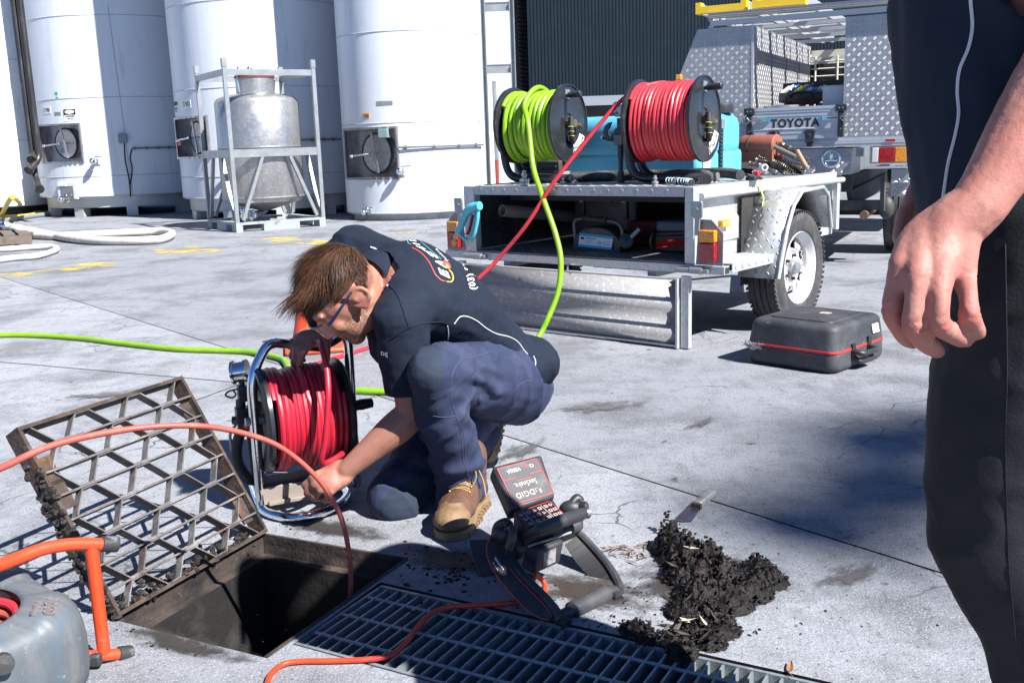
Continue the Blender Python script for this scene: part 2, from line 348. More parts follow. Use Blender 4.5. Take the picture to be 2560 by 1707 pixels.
# ------------------------------------------------------------------ trench with its galvanised grating
GRATE = mat('dull galvanised grate', (.30,.34,.36), .5, .55, [((.18,.2,.21), 25, .5, .7), ((.42,.45,.46), 60, .55, .75)], (70, .12), .1)
tren = MB()
dn = V((0,0,-.4)); q = [p.copy() for p in TR]
for i in range(4): tren.quad(q[i], q[(i+1) % 4], q[(i+1) % 4]+dn, q[i]+dn)
tren.quad(*[p+dn for p in q]); tr_ = part('trench_channel', tren, PITW, None, kind='structure')
tn = (tb0 - ta0); tw = tn.length; tn.normalize(); th = math.degrees(math.atan2(tdir.y, tdir.x))
def grating(i, s0, s1, label):
    base = ta0 + tdir*s0
    t = thing('trench_grating', label, 'drain grating', base, th, 'steel gratings over the trench')
    Ln = s1-s0; y0, y1 = -.012, -(tw-.012)
    # long edge flats, cross rods and the deep bearing bars, all single pieces
    for y in (y0, y1): part('edge_flat', MB().bx(.004, Ln-.004, y-.004, y+.004, -.045, -.002), GRATE, t)
    for x in (.006, Ln-.006): part('end_flat', MB().bx(x-.003, x+.003, y1+.005, y0-.005, -.045, -.003), GRATE, t)
    nb = int(Ln/.0285); b0 = part('bearing_bar', MB().bx(-.0022, .0022, y1+.005, y0-.005, -.05, -.0035), GRATE, t); b0.location.x = .0285
    for k in range(2, nb): inst(b0, t, (.0285*k, 0, 0))
    ys = [y0 + (y1-y0)*f for f in (.19, .5, .81)]
    c0 = part('cross_rod', MB().tube([(.01,0,0),(Ln-.01,0,0)], .0045, 6), GRATE, t); c0.location = (0, ys[0], -.0065)
    for y in ys[1:]: inst(c0, t, (0, y, -.0065))
    return t
grating(0, .004, 1.155, 'long galvanised trench grating with the red cable lying across it')
grating(1, 1.16, 2.35, 'trench grating beyond the joint at the bottom edge, past the mud')
# ------------------------------------------------------------------ the lid, swung up on the left edge of the pit
hd = (A_ - D_).normalized(); Ln = (A_-D_).length; Lw = .475
tl = dp(8,1048,1.0); 
def hinge_angle():                                    # tilt that puts the far corner on its line of sight
    best = None
    n_out = hd.cross(V((0,0,1))).normalized(); n_out = -n_out if n_out.dot(cen - D_) > 0 else n_out
    for k in range(20, 175):
        a = R(k); d = n_out*math.cos(a) + V((0,0,1))*math.sin(a)
        e = 0
        for (base, px) in ((A_, (432,920)), (D_, (0,1050))):
            p = base + d*Lw; w = p - V((0,0,EYE)); z = w.dot(fw); e += math.hypot(CX+F*w.dot(ri)/z-px[0], CY-F*w.dot(up)/z-px[1])
        if best is None or e < best[0]: best = (e, k, d)
    return best
e_, ang_, ld = hinge_angle(); print('LID', e_, ang_)
lid = thing('pit_lid', 'rusty steel lattice lid swung up beside the open pit', 'drain lid', D_)
nrm = hd.cross(ld).normalized()
Lm = Matrix((hd, ld, nrm)).transposed()
LIDM = mat('worn lid steel', (.12,.11,.108), .7, .3, [((.15,.07,.03), 9, .55, .72), ((.27,.26,.255), 14, .5, .75), ((.03,.028,.03), 8, .58, .72), ((.33,.31,.28), 30, .66, .8)], (50, .4))
def lb(name, a, b, w, h, m=LIDM, dz=0): return part(name, MB().bar(Lm @ V((a[0],a[1],dz)), Lm @ V((b[0],b[1],dz)), w, h, Lm @ V((0,0,1))), m, lid)
d_ = .048
for y in (.004, Lw-.004): lb('lid_frame_bar', (0,y), (Ln,y), .009, d_, RUST)
for x in (.004, Ln-.004): lb('lid_frame_bar', (x,.009), (x,Lw-.009), .009, d_, RUST)
nbar = 8
for k in range(1, nbar): y = Lw*k/nbar; lb('lattice_bar', (.009,y), (Ln-.009,y), .0048, .030, LIDM, .010)
for k in range(nbar):                                  # zigzag strips between the bars
    y0 = Lw*k/nbar + (.004 if k else .009); y1 = Lw*(k+1)/nbar - (.004 if k < nbar-1 else .009); nz = 3
    pts = []
    for i in range(nz*2+1):
        x = .012 + (Ln-.024)*i/(nz*2); up_ = (i+k) % 2; yy = y1 if up_ else y0
        for dx in (-.02, .02):
            if 0.011 < x+dx < Ln-.011: pts.append(Lm @ V((x+dx, yy, .010)))
    mb = MB(); hz = Lm @ V((0,0,.013)); tt = Lm @ V((0,.002,0))
    for a, b in zip(pts[:-1], pts[1:]): mb.bar(a, b, .0034, .024, Lm @ V((0,0,1)))
    part('zigzag_strip', mb, LIDM, lid)
for x, y in ((.03,.36),(.03,.30),(Ln-.035,.37),(Ln-.035,.08)):
    part('lug_plate', MB().obx(Lm @ V((x,y,.012)), (.035,.07,.006), Lm), RUST, lid)
mud = MB(); rnd = random.Random(5)
for i in range(260):                                   # caked sludge along the hinge edge and the left side
    if i < 150: p = V((rnd.uniform(.02,Ln-.02), abs(rnd.gauss(0,.018)), rnd.uniform(-.03,.02)))
    else: p = V((rnd.uniform(-.004,.004), rnd.uniform(0,.4), rnd.uniform(-.028,.03)))
    mud.ball(Lm @ p, [rnd.uniform(.004,.012) for _ in '123'], 6, 4)
part('caked_mud', mud, mat('black mud', (.016,.013,.011), .55, 0, [((.05,.04,.03), 40, .5, .75)], (70, .7)), lid, kind='stuff')
# ------------------------------------------------------------------ storage tanks
def cylhit(px, cx, cy, r):
    d = ray(*px); a = d.x**2 + d.y**2; b = -2*(d.x*cx + d.y*cy); c = cx*cx + cy*cy - r*r
    D = b*b - 4*a*c
    if D < 0: D = 0
    t = (-b - math.sqrt(D)) / (2*a); p = V((0,0,EYE)) + d*t
    return math.atan2(p.y-cy, p.x-cx), p.z
def shell(r, z0, z1, holes=(), n=96):                  # cylinder with rectangular openings (a0, a1, z0, z1)
    A = [-PI + 2*PI*i/n for i in range(n)]; Z = [z0, z1]
    for h in holes: A += [h[0], h[1]]; Z += [h[2], h[3]]
    A = sorted(set(A)); Z = sorted(set(Z)); mb = MB(); m = len(A)
    mb.v = [V((r*math.cos(a), r*math.sin(a), z)) for z in Z for a in A]
    for j in range(len(Z)-1):
        for i in range(m):
            am = (A[i] + (A[i+1] if i+1 < m else PI))/2; zm = (Z[j]+Z[j+1])/2
            if any(h[0] < am < h[1] and h[2] < zm < h[3] for h in holes): continue
            mb.f.append((j*m+i, j*m+(i+1) % m, (j+1)*m+(i+1) % m, (j+1)*m+i))
    return mb
def cyl_frame(r, a, z):                                # frame on the shell: x to the right seen from outside, y up, z outwards
    n = V((math.cos(a), math.sin(a), 0)); return frame(n*r + V((0,0,z)), V((0,0,1)).cross(n), (0,0,1))
SEAMM = mat('weld seam', (.36,.39,.42), .5, 0, [((.6,.62,.64), 20, .5, .7)])
RECESS = mat('manway stainless', (.34,.32,.33), .38, .8, [((.2,.18,.18), 6, .45, .75), ((.5,.48,.48), 30, .55, .75)], (20, .05), .1)
GREENM = mat('green mark', (.05,.25,.22), .6); ORANGEM = mat('orange label', (.75,.32,.04), .5)
GREYL = mat('grey label', (.12,.13,.14), .6, 0, [((.4,.4,.4), 200, .5, .6)]); SIGNW = mat('sign white', (.75,.75,.72), .5)
CABLE = mat('black cable', (.02,.02,.02), .6)
def tank(cx, cy, r, z0, label, rings=(), recess=None, top=7.5):
    t = thing('storage_tank', label, 'storage tank', (cx, cy, 0), 0, 'white storage tanks along the yard'); H = []
    if recess:
        x0, y0, x1, y1 = recess; a0, _ = cylhit((x0,(y0+y1)/2), cx, cy, r); a1, _ = cylhit((x1,(y0+y1)/2), cx, cy, r)
        xm = (x0+x1)/2; _, zt = cylhit((xm,y0), cx, cy, r); _, zb = cylhit((xm,y1), cx, cy, r); H = [(a0, a1, zb, zt)]
    part('shell', shell(r, z0, top, H), WHITE, t, sharp=60)
    part('roof', MB().lathe([(r, top), (r*.6, top+.35), (0, top+.5)], n=64), WHITE, t)
    bot = MB().lathe([(0, z0-.02), (r-.02, z0-.02), (r, z0+.0)], n=64); part('tank_floor', bot, WHITE, t)
    for z in rings: part('weld_seam', MB().ring((0,0,z), (0,0,1), r, .007, 96, 6), SEAMM, t)
    if H: manway(t, r, *H[0])
    return t
def manway(t, r, a0, a1, zb, zt, px=None):
    hw = r*math.sin((a1-a0)/2); h = zt-zb; am = (a0+a1)/2; ap = r*math.cos((a1-a0)/2); sag = r-ap
    M = cyl_frame(ap, am, (zb+zt)/2); D = -.13
    b = MB()                                           # recess walls and back
    c = [(-hw,-h/2),(hw,-h/2),(hw,h/2),(-hw,h/2)]
    for i in range(4):
        p, q = c[i], c[(i+1) % 4]; b.quad((*p,.004),(*q,.004),(*q,D),(*p,D))
    b.quad(*[(x,y,D) for x,y in c])
    mw = part('manway_recess', b, RECESS, t); mw.matrix_local = M
    f = MB(); e = .03; n = 10
    for s in (-1, 1):
        f.bx(*sorted((s*hw, s*(hw+e))), -h/2-e, h/2+e, -.03, .02)
        for k in range(n):
            xa, xb = -hw+2*hw*k/n, -hw+2*hw*(k+1)/n; xm = (xa+xb)/2; zz = math.sqrt(r*r-xm*xm)-ap
            f.bx(xa, xb, *sorted((s*h/2, s*(h/2+e))), -.03, zz+.018)
    part('manway_frame', f, RECESS, mw)
    rd = min(hw, h/2)*.84; cx = hw*.12
    part('manway_door', MB().lathe([(0,D+.035),(rd*.7,D+.04),(rd*.9,D+.075),(rd,D+.075),(rd,D+.005),(rd*1.02,D+.001)][::-1], (cx,0,0), (0,0,1), 40), STAIN, mw)
    part('door_rim', MB().ring((cx,0,D+.07), (0,0,1), rd, .016, 40, 8), RUBBER, mw)
    part('door_crossbar', MB().bar((cx-.04,rd*1.0,D+.12),(cx+.05,-rd*1.0,D+.12), .04, .018, (0,0,1)), STAIN, mw)
    part('door_spindle', MB().cyl((cx,0,D+.03),(cx,0,.10), .016, 12).tube([(cx,0,.06),(cx-.30,-.03,.14)], .014, 10).ball((cx-.30,-.03,.14), .03), CHROME, mw)
    return mw
def on(t, r, px):
    a, z = cylhit(px, t.location.x, t.location.y, r); return cyl_frame(r, a, z), a, z
def plate(name, t, r, p0, p1, m, label=None, th=.004):  # thin curved plate between two corners of the picture
    a0, z0 = cylhit(p0, t.location.x, t.location.y, r); a1, z1 = cylhit(p1, t.location.x, t.location.y, r); n = 4; mb = MB()
    for k in range(n+1):
        a = a0+(a1-a0)*k/n; c, s = math.cos(a), math.sin(a)
        for rr, z in ((r, z1), (r+th, z1), (r+th, z0), (r, z0)): mb.v.append(V((rr*c, rr*s, z)))
    for k in range(n):
        for j in range(4): mb.f.append((k*4+j, k*4+(j+1) % 4, k*4+4+(j+1) % 4, k*4+4+j))
    mb.f += [(3,2,1,0), tuple(n*4+i for i in range(4))]
    return part(name, mb, m, t, label=label), cyl_frame(r+th+.0015, (a0+a1)/2, (z0+z1)/2), abs(a1-a0)*r, abs(z1-z0)
def valve(t, r, px, s=1.0):
    M, a, z = on(t, r, px); b = MB()
    b.lathe([(.05,0),(.05,.02),(.032,.02),(.032,.10),(.05,.10),(.055,.12),(.055,.16),(.03,.17),(.0,.17)], (0,0,0), (0,0,1), 16)
    b.tube([(0,0,.08),(0,.06,.09),(.02,.07,.09),(.16,.075,.09)], .011, 8); b.ball((0,0,.16), .045)
    b.v = [v*s for v in b.v]
    v = part('outlet_valve', b, CHROME, t); v.matrix_local = M; return v
def rail_pipe(t, r, pxs):                              # thin pipe strapped round the shell
    pts = []
    q = [cylhit(p, t.location.x, t.location.y, r) for p in pxs]; z = sum(k[1] for k in q)/len(q); n = 16
    for i in range(n+1):
        a = q[0][0] + (q[-1][0]-q[0][0])*i/n; pts.append(((r+.035)*math.cos(a), (r+.035)*math.sin(a), z))
    b = MB().tube(pts, .014, 6); part('conduit', b, SEAMG, t)
    k = MB()
    for i in range(1, n, 4):
        p = V(pts[i]); k.bar(p*1, V((p.x*(r-.005)/(r+.035), p.y*(r-.005)/(r+.035), z)), .03, .05)
    part('conduit_clip', k, SEAMG, t, kind='stuff')
SEAMG = mat('grey conduit', (.16,.17,.18), .5, .3)
def cable(t, r, pxs, w=.011):
    pts = []
    for p in pxs:
        a, z = cylhit(p, t.location.x, t.location.y, r+.015); pts.append(((r+.015)*math.cos(a), (r+.015)*math.sin(a), z))
    part('cable', MB().tube(spline(pts, 6), w, 5), CABLE, t)
def ringz(t, r, px): return cylhit(px, t.location.x, t.location.y, r)[1]
class C_: pass
def mk(cx, cy, r, zpx, label, ringpx, recess):
    dummy = C_(); dummy.location = V((cx, cy, 0)); z0 = ringz(dummy, r, zpx)
    rings = [ringz(dummy, r, p) for p in ringpx] + [z0]
    return tank(cx, cy, r, z0, label, rings, recess), z0
def legs(t, r, z0, n=10, h=None):
    part('base_ring', MB().lathe([(r*.93,z0-.2),(r*.93,z0-.025),(r*.85,z0-.025),(r*.85,z0-.2),(r*.93,z0-.2)], n=48), GALVP, t)
    l0 = part('support_leg', MB().bx(-.09,.09,-.09,.09,0,z0-.2), GALVP, t); l0.location = (r*.88,0,0)
    for k in range(1, n):
        a = 2*PI*k/n; l = inst(l0, t, (r*.88*math.cos(a), r*.88*math.sin(a), 0), (0,0,a))
# tank 1
r1 = 1.6; X1, Y1 = -6.95, 18.8; t1, z1 = mk(X1, Y1, r1, (230,491), 'left white tank with T1901 plate, confined space sign and half its wall in shade', [(230,37),(230,244),(230,441)], (104,314,202,404))
legs(t1, r1, z1, 10)
_, M, w, h = plate('number_plate', t1, r1, (107,267), (128,284), SIGNW); text('lettering', 'T1901', .1, M, PRINTB, t1, fit=(w*.8,h*.6))
_, M, w, h = plate('warning_sign', t1, r1, (158,273), (193,302), SIGNW)
part('sign_header', MB().prism([(-w*.46,h*.02),(w*.46,h*.02),(w*.46,h*.46),(-w*.46,h*.46)], M, .001), PRINTB, t1)
part('sign_oval', MB().prism([(w*.38*math.cos(2*PI*i/24), h*.24+h*.16*math.sin(2*PI*i/24)) for i in range(24)], M @ Matrix.Translation((0,0,.002)), .001), SIGNW, t1)
text('lettering', 'CONFINED\nSPACE', .1, M @ Matrix.Translation((0,-h*.22,0)), PRINTB, t1, fit=(w*.7,h*.34))
plate('grey_tag', t1, r1, (136,281), (152,288), GREYL); plate('green_mark', t1, r1, (137,231), (144,237), GREENM); plate('green_mark', t1, r1, (139,243), (145,247), GREENM)
valve(t1, r1, (240,403)); valve(t1, r1, (172,498), 1.1)
a, z = cylhit((171,480), X1, Y1, r1); M = cyl_frame(r1, a, z); b = part('outlet_box', MB().bx(-.2,.2,-.12,.16,-.03,.03).bx(-.17,-.0,.1,.13,.03,.05), WHITE, t1); b.matrix_local = M
b = part('outlet_mouth', MB().bx(-.14,.14,-.13,.1,.03,.034), RECESS, t1); b.matrix_local = M
M, a, z = on(t1, r1, (308,347)); b = part('junction_box', MB().bx(-.075,.06,-.075,.075,0,.1), mat('green grey box', (.16,.25,.26), .5), t1, .008); b.matrix_local = M
cable(t1, r1, [(310,357),(313,400),(321,440),(325,470),(326,492)]); rail_pipe(t1, r1, [(330,371),(440,369)]); cable(t1, r1, [(330,372),(325,395),(330,425),(324,470)])
b = MB();
for k in range(40): b.ball(((r1)*math.cos(0), 0, 0), .001, 4, 3)
vs = [cylhit((270+k*2.2, 20+k*16.5), X1, Y1, r1) for k in range(29)]
b = MB()
for a, z in vs: b.obx((r1*math.cos(a), r1*math.sin(a), z), (.012,.012,.10), Matrix.Identity(3))
part('vertical_seam', b, SEAMM, t1)
# tank 2
r2 = 1.42; t2, z2 = mk(-3.85, 16.6, r2, (600,495), 'white tank behind the framed stainless container, T1902', [(600,-2),(600,217),(600,441)], (441,296,520,392))
legs(t2, r2, z2, 10)
_, M, w, h = plate('number_plate', t2, r2, (455,252), (478,270), SIGNW); text('lettering', 'T1902', .1, M, PRINTB, t2, fit=(w*.8,h*.6))
_, M, w, h = plate('warning_sign', t2, r2, (435,252), (450,285), SIGNW)
part('sign_oval', MB().prism([(w*.4*math.cos(2*PI*i/24), h*.24+h*.16*math.sin(2*PI*i/24)) for i in range(24)], M, .001), PRINTB, t2)
text('lettering', 'CONFINED\nSPACE', .1, M @ Matrix.Translation((0,-h*.2,0)), PRINTB, t2, fit=(w*.7,h*.34))
plate('green_mark', t2, r2, (489,199), (496,217), GREENM); rail_pipe(t2, r2, [(740,350),(848,349)])
plate('red_tag', t2, r2, (443,354), (453,364), mat('red tag', (.6,.02,.02), .4))
# tank 3
r3 = 1.01; t3, z3 = mk(-1.36, 14.9, r3, (1010,533), 'nearest white tank with the T1201 sticker and a big open door niche', [(1010,76),(1010,306)], (866,324,992,444))
part('plinth', MB().lathe([(r3*.9,0),(r3*.9,z3-.03),(0,z3-.03)], n=48), mat('plinth', (.5,.49,.48), .7, 0, [((.3,.28,.26), 8, .5, .7)]), t3)
_, M, w, h = plate('orange_sticker', t3, r3, (908,284), (924,295), ORANGEM); text('lettering', 'T1201', .1, M, PRINTB, t3, fit=(w*.8,h*.6))
plate('grey_label', t3, r3, (941,254), (982,263), GREYL); valve(t3, r3, (1004,428), .9); valve(t3, r3, (924,529), .8); rail_pipe(t3, r3, [(997,368),(1202,363)])
M, a, z = on(t3, r3, (960,334)); b = part('junction_box', MB().bx(-.07,.07,-.06,.06,-.06,.05), mat('green grey box', (.16,.25,.26), .5), t3, .008); b.matrix_local = M
for k in range(2): pass
b = MB()
for k in range(30):
    a, z = cylhit((1106+k*.35, 62+k*15.7), -1.36, 14.9, r3); b.obx((r3*math.cos(a), r3*math.sin(a), z), (.008,.008,.05), Matrix.Identity(3))
part('vertical_seam', b, SEAMM, t3)
# tank 4 behind the ladder, tank 0 far left
t4 = tank(-1.28, 17.6, 1.46, .35, 'white tank farthest right, behind the galvanised ladder', [1.1, 3.9]); part('plinth', MB().lathe([(1.35,0),(1.35,.33),(0,.33)], n=40), GALVP, t4)
t0 = tank(-10.15, 19.2, 1.75, .2, 'tank cut by the left edge of the photo, wholly in blue shade', [1.35, 2.75, 4.3]); part('plinth', MB().lathe([(1.6,0),(1.6,.18),(0,.18)], n=40), DARK, t0)
# two drain pipes left of tank 1
PIPE = mat('dark pipe', (.05,.045,.045), .4, .6, [((.14,.13,.13), 10, .5, .8, (1,1,.2))])
def vpipe(px0, px1, Y, tail, label):
    a, b = dp(*px0, Y), dp(*px1, Y); x = (a.x+b.x)/2; y = Y; t = dp(*tail, Y-.25)
    mb = MB().tube(fillet([(x,y,7.2),(x,y,b.z),t], .12), .05, 10); d = (t-V((x,y,b.z))).normalized(); mb.cyl(t, t+d*.05, .075, 12)
    solo('drain_pipe', mb, PIPE, label, 'pipe', 'dark pipes beside the left tank')
vpipe((45,0),(88,372), 16.6, (80,396), 'dark vertical pipe whose black end turns out above the other')
vpipe((52,0),(97,398), 16.45, (75,423), 'dark vertical pipe with the lower bent black end')
vpipe((52,380),(116,440), 16.5, (98,470), 'short dark pipe end low beside the left tank')
# ------------------------------------------------------------------ dark clad shed behind the yard
CLAD = mat('charcoal cladding', (.005,.012,.019), .75, 0, [((.008,.016,.024), 3, .5, .8)], None, .06, .15)
shed = thing('shed', 'dark charcoal shed with ribbed metal cladding behind the truck', 'shed', (4.5, 20, 0))
def ribs(x0, x1, y, z0, z1, pitch=.066, d=.008):
    mb = MB(); xs = []; x = x0; k = 0
    while x < x1: xs += [(x, 0), (x+pitch*.30, 0), (x+pitch*.5, -d), (x+pitch*.8, -d)]; x += pitch
    for x, dy in xs: mb.v += [V((x, y+dy, z0)), V((x, y+dy, z1))]
    for i in range(len(xs)-1): mb.f.append((2*i, 2*i+2, 2*i+3, 2*i+1))
    return mb
sx = dp(1326,200,20).x - 4.5
part('wall_cladding', ribs(sx, 9, 0, 1.86, 7.5), CLAD, shed, sharp=20)
lv = MB(); lx0 = dp(1300,200,20.1).x - 4.5
for k in range(90): z = .1 + k*.08; lv.add([(lx0,.14,z),(sx,.14,z),(sx,.07,z-.03),(lx0,.07,z-.03),(lx0,.14,z+.02),(sx,.14,z+.02)], [(0,1,5,4),(0,3,2,1)])
part('louvre_strip', lv, CLAD, shed, kind='stuff'); part('corner_trim', MB().bx(sx-.03, sx, -.04, .06, 0, 7.5), CLAD, shed)
part('back_wall', MB().bx(lx0-3.2, 9, .25, .5, 0, 7.5), DARK, shed)
part('bottom_rail', MB().bx(sx, 9, -.05, .05, 1.68, 1.86), mat('pale rail', (.26,.28,.31), .5, .4), shed)
part('door_leaf', MB().bx(sx, 9, .08, .14, .05, 1.68), DARK, shed)
part('shed_roof', MB().bx(lx0-3.4, 9.2, -.4, 3, 7.5, 7.7), CLAD, shed)
# ------------------------------------------------------------------ galvanised ladder tower in front of tank 4
lt = thing('ladder_tower', 'galvanised ladder of two posts and bolted cross plates between white tanks', 'ladder', (-.7, 15.5, 0))
LO = V((.7,-15.5,0)); pa = dp(1213,200,15.5)+LO; pb = dp(1281,100,15.5)+LO
for p in (pa, pb):
    post = MB()
    for s in (-1, 1): post.bx(p.x+s*.03-.008, p.x+s*.03+.008, -.05,.05, 0, 6.5)
    post.bx(p.x-.03, p.x+.03, .02,.035, 0, 6.5); part('ladder_post', post, GALV, lt)
for py in (18, 173, -140):
    z = (dp(1248,py,15.5)).z; c = MB().bx(pa.x+.038, pb.x-.038, -.03,-.015, z-.07, z+.07).bx(pa.x+.038, pb.x-.038, -.04,-.03, z-.07,z-.055).bx(pa.x+.038, pb.x-.038, -.04,-.03, z+.055,z+.07)
    rg = part('cross_plate', c, GALV, lt); part('bolt', MB().cyl((pb.x-.06,-.045,z),(pb.x-.06,-.03,z),.014,8).cyl((pb.x-.06,-.045,z-.03),(pb.x-.06,-.03,z-.03),.014,8), RUST, rg)
p = dp(1243,430,14.9); jk = thing('jack_stand', 'grey post with a red screw foot beside the ladder', 'jack stand', (p.x,14.9,0))
zr_ = dp(1243,400,14.9).z; part('post', MB().cyl((0,0,zr_),(0,0,1.9),.035,12), GALV, jk); part('screw_foot', MB().cyl((0,0,.06),(0,0,zr_),.032,12).bx(-.06,.06,-.01,.01,.05,zr_*.45).bx(-.07,.07,-.07,.07,0,.05), mat('dull red paint', (.28,.04,.03), .5, 0, [((.12,.04,.03), 20, .5, .8)]), jk)
# ------------------------------------------------------------------ stainless container in its galvanised frame
ia = gp(592,582); ib = thing('framed_container', 'stainless steel wine container standing in a tall galvanised frame', 'container', ia, 33)
S_ = 1.22; Hh = dp(546,146,ia.y).z; Zm = dp(569,385,ia.y).z; k = .025
posts = ((k,k),(S_-k,k),(k,S_-k),(S_-k,S_-k))
for x, y in posts: part('frame_post', MB().bx(x-k,x+k,y-k,y+k,.12,Hh-.02), GALV, ib)
for x, y in posts: part('post_cap', MB().bx(x-.030,x+.030,y-.030,y+.030,Hh-.10,Hh), GALV, ib)
for z, hgt in ((Hh-.20,.075),(Zm-.05,.10)):
    for a, b in (((0,1)),((2,3)),((0,2)),((1,3))):
        p, q = posts[a], posts[b]
        if p[1] == q[1]: m_ = MB().bx(p[0]+k+.003,q[0]-k-.003,p[1]-.022,p[1]+.022,z,z+hgt)
        else: m_ = MB().bx(p[0]-.022,p[0]+.022,p[1]+k+.003,q[1]-k-.003,z,z+hgt)
        part('frame_rail', m_, GALV, ib)
for a, b in ((0,1),(2,3),(0,2),(1,3)):
    p, q = V(posts[a]).to_3d(), V(posts[b]).to_3d(); mid = (p+q)/2
    for e, s in ((p, .34), (q, .66)):
        t_ = p.lerp(q, s); part('diagonal_brace', MB().bar(e.lerp(q if e == p else p, .07)+V((0,0,.15)), t_+V((0,0,Zm-.05)), .042, .042, (q-p).cross(V((0,0,1)))), GALV, ib)
c = (S_/2, S_/2, 0); zb = dp(640,505,ia.y+.6).z; zt = dp(640,245,ia.y+.6).z; rr = .545
part('vessel', MB().lathe([(.0,zb-.14),(.1,zb-.12),(rr-.04,zb+.0),(rr,zb+.06),(rr,zt-.05),(rr-.03,zt),(rr-.12,zt+.04),(.27,zt+.06)], c, n=64), STAIN, ib)
zz = zt+.06; part('neck', MB().lathe([(.25,zz),(.25,zz+.22),(.235,zz+.22)], c, n=40), STAIN, ib)
part('neck_seal', MB().lathe([(.262,zz+.205),(.262,zz+.235),(.0,zz+.24)], c, n=40), mat('red seal', (.18,.03,.02), .6), ib)
part('lid_clamp', MB().tube([(.61,.61,zz+.24),(.61,.61,zz+.31)], .02, 8).tube([(.55,.61,zz+.30),(.68,.61,zz+.30)], .018, 8).ball((.55,.61,zz+.32),.035).tube([(.36,.5,zz+.02),(.34,.5,zz+.2),(.36,.5,zz+.34)], .012, 6).tube([(.86,.6,zz+.02),(.88,.6,zz+.18)], .012, 6), CHROME, ib)
for z in (Zm+.07, zb+.06): part('vessel_band', MB().ring((S_/2,S_/2,z), (0,0,1), rr, .012, 64, 6), STAIN, ib)
part('outlet_pipe', MB().tube(spline([(S_/2,S_/2,zb-.13),(S_/2,S_/2,.22),(S_/2-.1,S_/2-.1,.19),(.22,.22,.19)], 6), .035, 12), STAIN, ib)
part('outlet_valve', MB().lathe([(.04,0),(.07,.01),(.07,.05),(.045,.06),(.05,.14),(.08,.15),(.08,.2),(.04,.21)], (.35,.35,.19), (-.7,-.7,.0), 16).ball((.2,.25,.25),.05), CHROME, ib)
pl = [('pallet_beam', (0,S_,0,.10)), ('pallet_beam', (0,S_,S_-.10,S_)), ('pallet_beam', (0,.10,.103,S_-.103)), ('pallet_beam', (S_-.10,S_,.103,S_-.103))]
GR2 = mat('grey pallet steel', (.33,.36,.37), .5, .3, [((.16,.12,.1), 6, .56, .75), ((.5,.52,.52), 5, .62, .75)])
for n_, (x0,x1,y0,y1) in pl:
    m_ = MB(); long_x = (x1-x0) > (y1-y0); L0, L1 = (x0,x1) if long_x else (y0,y1)
    def seg(a, b, z0, z1): m_.bx(a,b,y0,y1,z0,z1) if long_x else m_.bx(x0,x1,a,b,z0,z1)
    seg(L0, L1, .09, .12); w_ = (L1-L0)
    for a, b in ((0,.07),(.30,.70),(.93,1)): seg(L0+a*w_, L0+b*w_, 0, .089)
    part(n_, m_, GR2, ib)
# ------------------------------------------------------------------ hoses and pallet at the left
HOSEW = mat('cream suction hose', (.56,.52,.45), .5, 0, [((.38,.35,.30), 9, .5, .75), ((.7,.68,.62), 30, .55, .8)], (20, .1))
lp = lambda pts, r: [gp(x, y, r) for x, y in pts]
hz = .052
path = spline([dp(20,566,12.6),dp(60,574,12.55)] + lp([(110,583),(160,594),(230,601),(330,602),(400,598),(427,588),(425,581),(395,578),(330,581),(230,586),(150,590),(80,588)], hz), 8)
sh = thing('suction_hose', 'thick cream suction hose looping flat across the yard from the pallet', 'hose', path[0])
part('hose', MB().tube([p-path[0] for p in path], .047, 12), HOSEW, sh)
d0 = (path[0]-path[4]).normalized(); part('hose_coupling', MB().lathe([(.05,0),(.06,.01),(.06,.05),(.045,.06),(.045,.13),(.085,.14),(.085,.18),(.05,.19),(.05,.3)], (0,0,0), d0, 20), CHROME, sh)
for k in (3, 8): part('hose_band', MB().ring(path[k]-path[0], path[k+1]-path[k-1], .05, .008, 20, 6), CHROME, sh)
solo('suction_hose', MB().tube(spline(lp([(-40,655),(30,645),(90,640),(130,629),(142,622),(130,617),(80,618),(20,622),(-40,625)], .035), 8), .03, 10), mat('white hose', (.66,.66,.66), .45), 'thinner white hose end curling in at the left edge below the pallet', 'hose')
yp = spline(lp([(-30,548),(0,540)], .04) + [dp(24,500,15.2), dp(38,497,15.2)] + lp([(60,520),(85,532),(120,528),(60,540),(-30,545)], .04), 8)
solo('yellow_hose', MB().tube(yp, .035, 8), mat('yellow hose', (.62,.44,.02), .45), 'yellow hose coiled in front of the shaded tank', 'hose')
solo('grey_hose', MB().tube(spline(lp([(-30,560),(40,547),(100,538),(180,530),(260,524),(330,512)], .04), 8), .04, 8), mat('grey hose', (.2,.21,.22), .5), 'dark grey hose running under the left tank past its legs', 'hose')
pa_ = gp(82,612); pt = thing('timber_pallet', 'dark timber pallet cut by the left edge with the hose coupling on it', 'pallet', pa_, 30)
for y in (0, .5, 1.0): part('pallet_stringer', MB().bx(-1.1,0,y,y+.09,.022,.12), WOOD, pt)
for i in range(7): part('pallet_board', MB().bx(-1.1+i*.16,-1.1+i*.16+.125,0,1.09,.122,.144), WOOD, pt)
for i in (0, 3, 6): part('pallet_board', MB().bx(-1.1+i*.16,-1.1+i*.16+.125,0,1.09,0,.02), WOOD, pt)

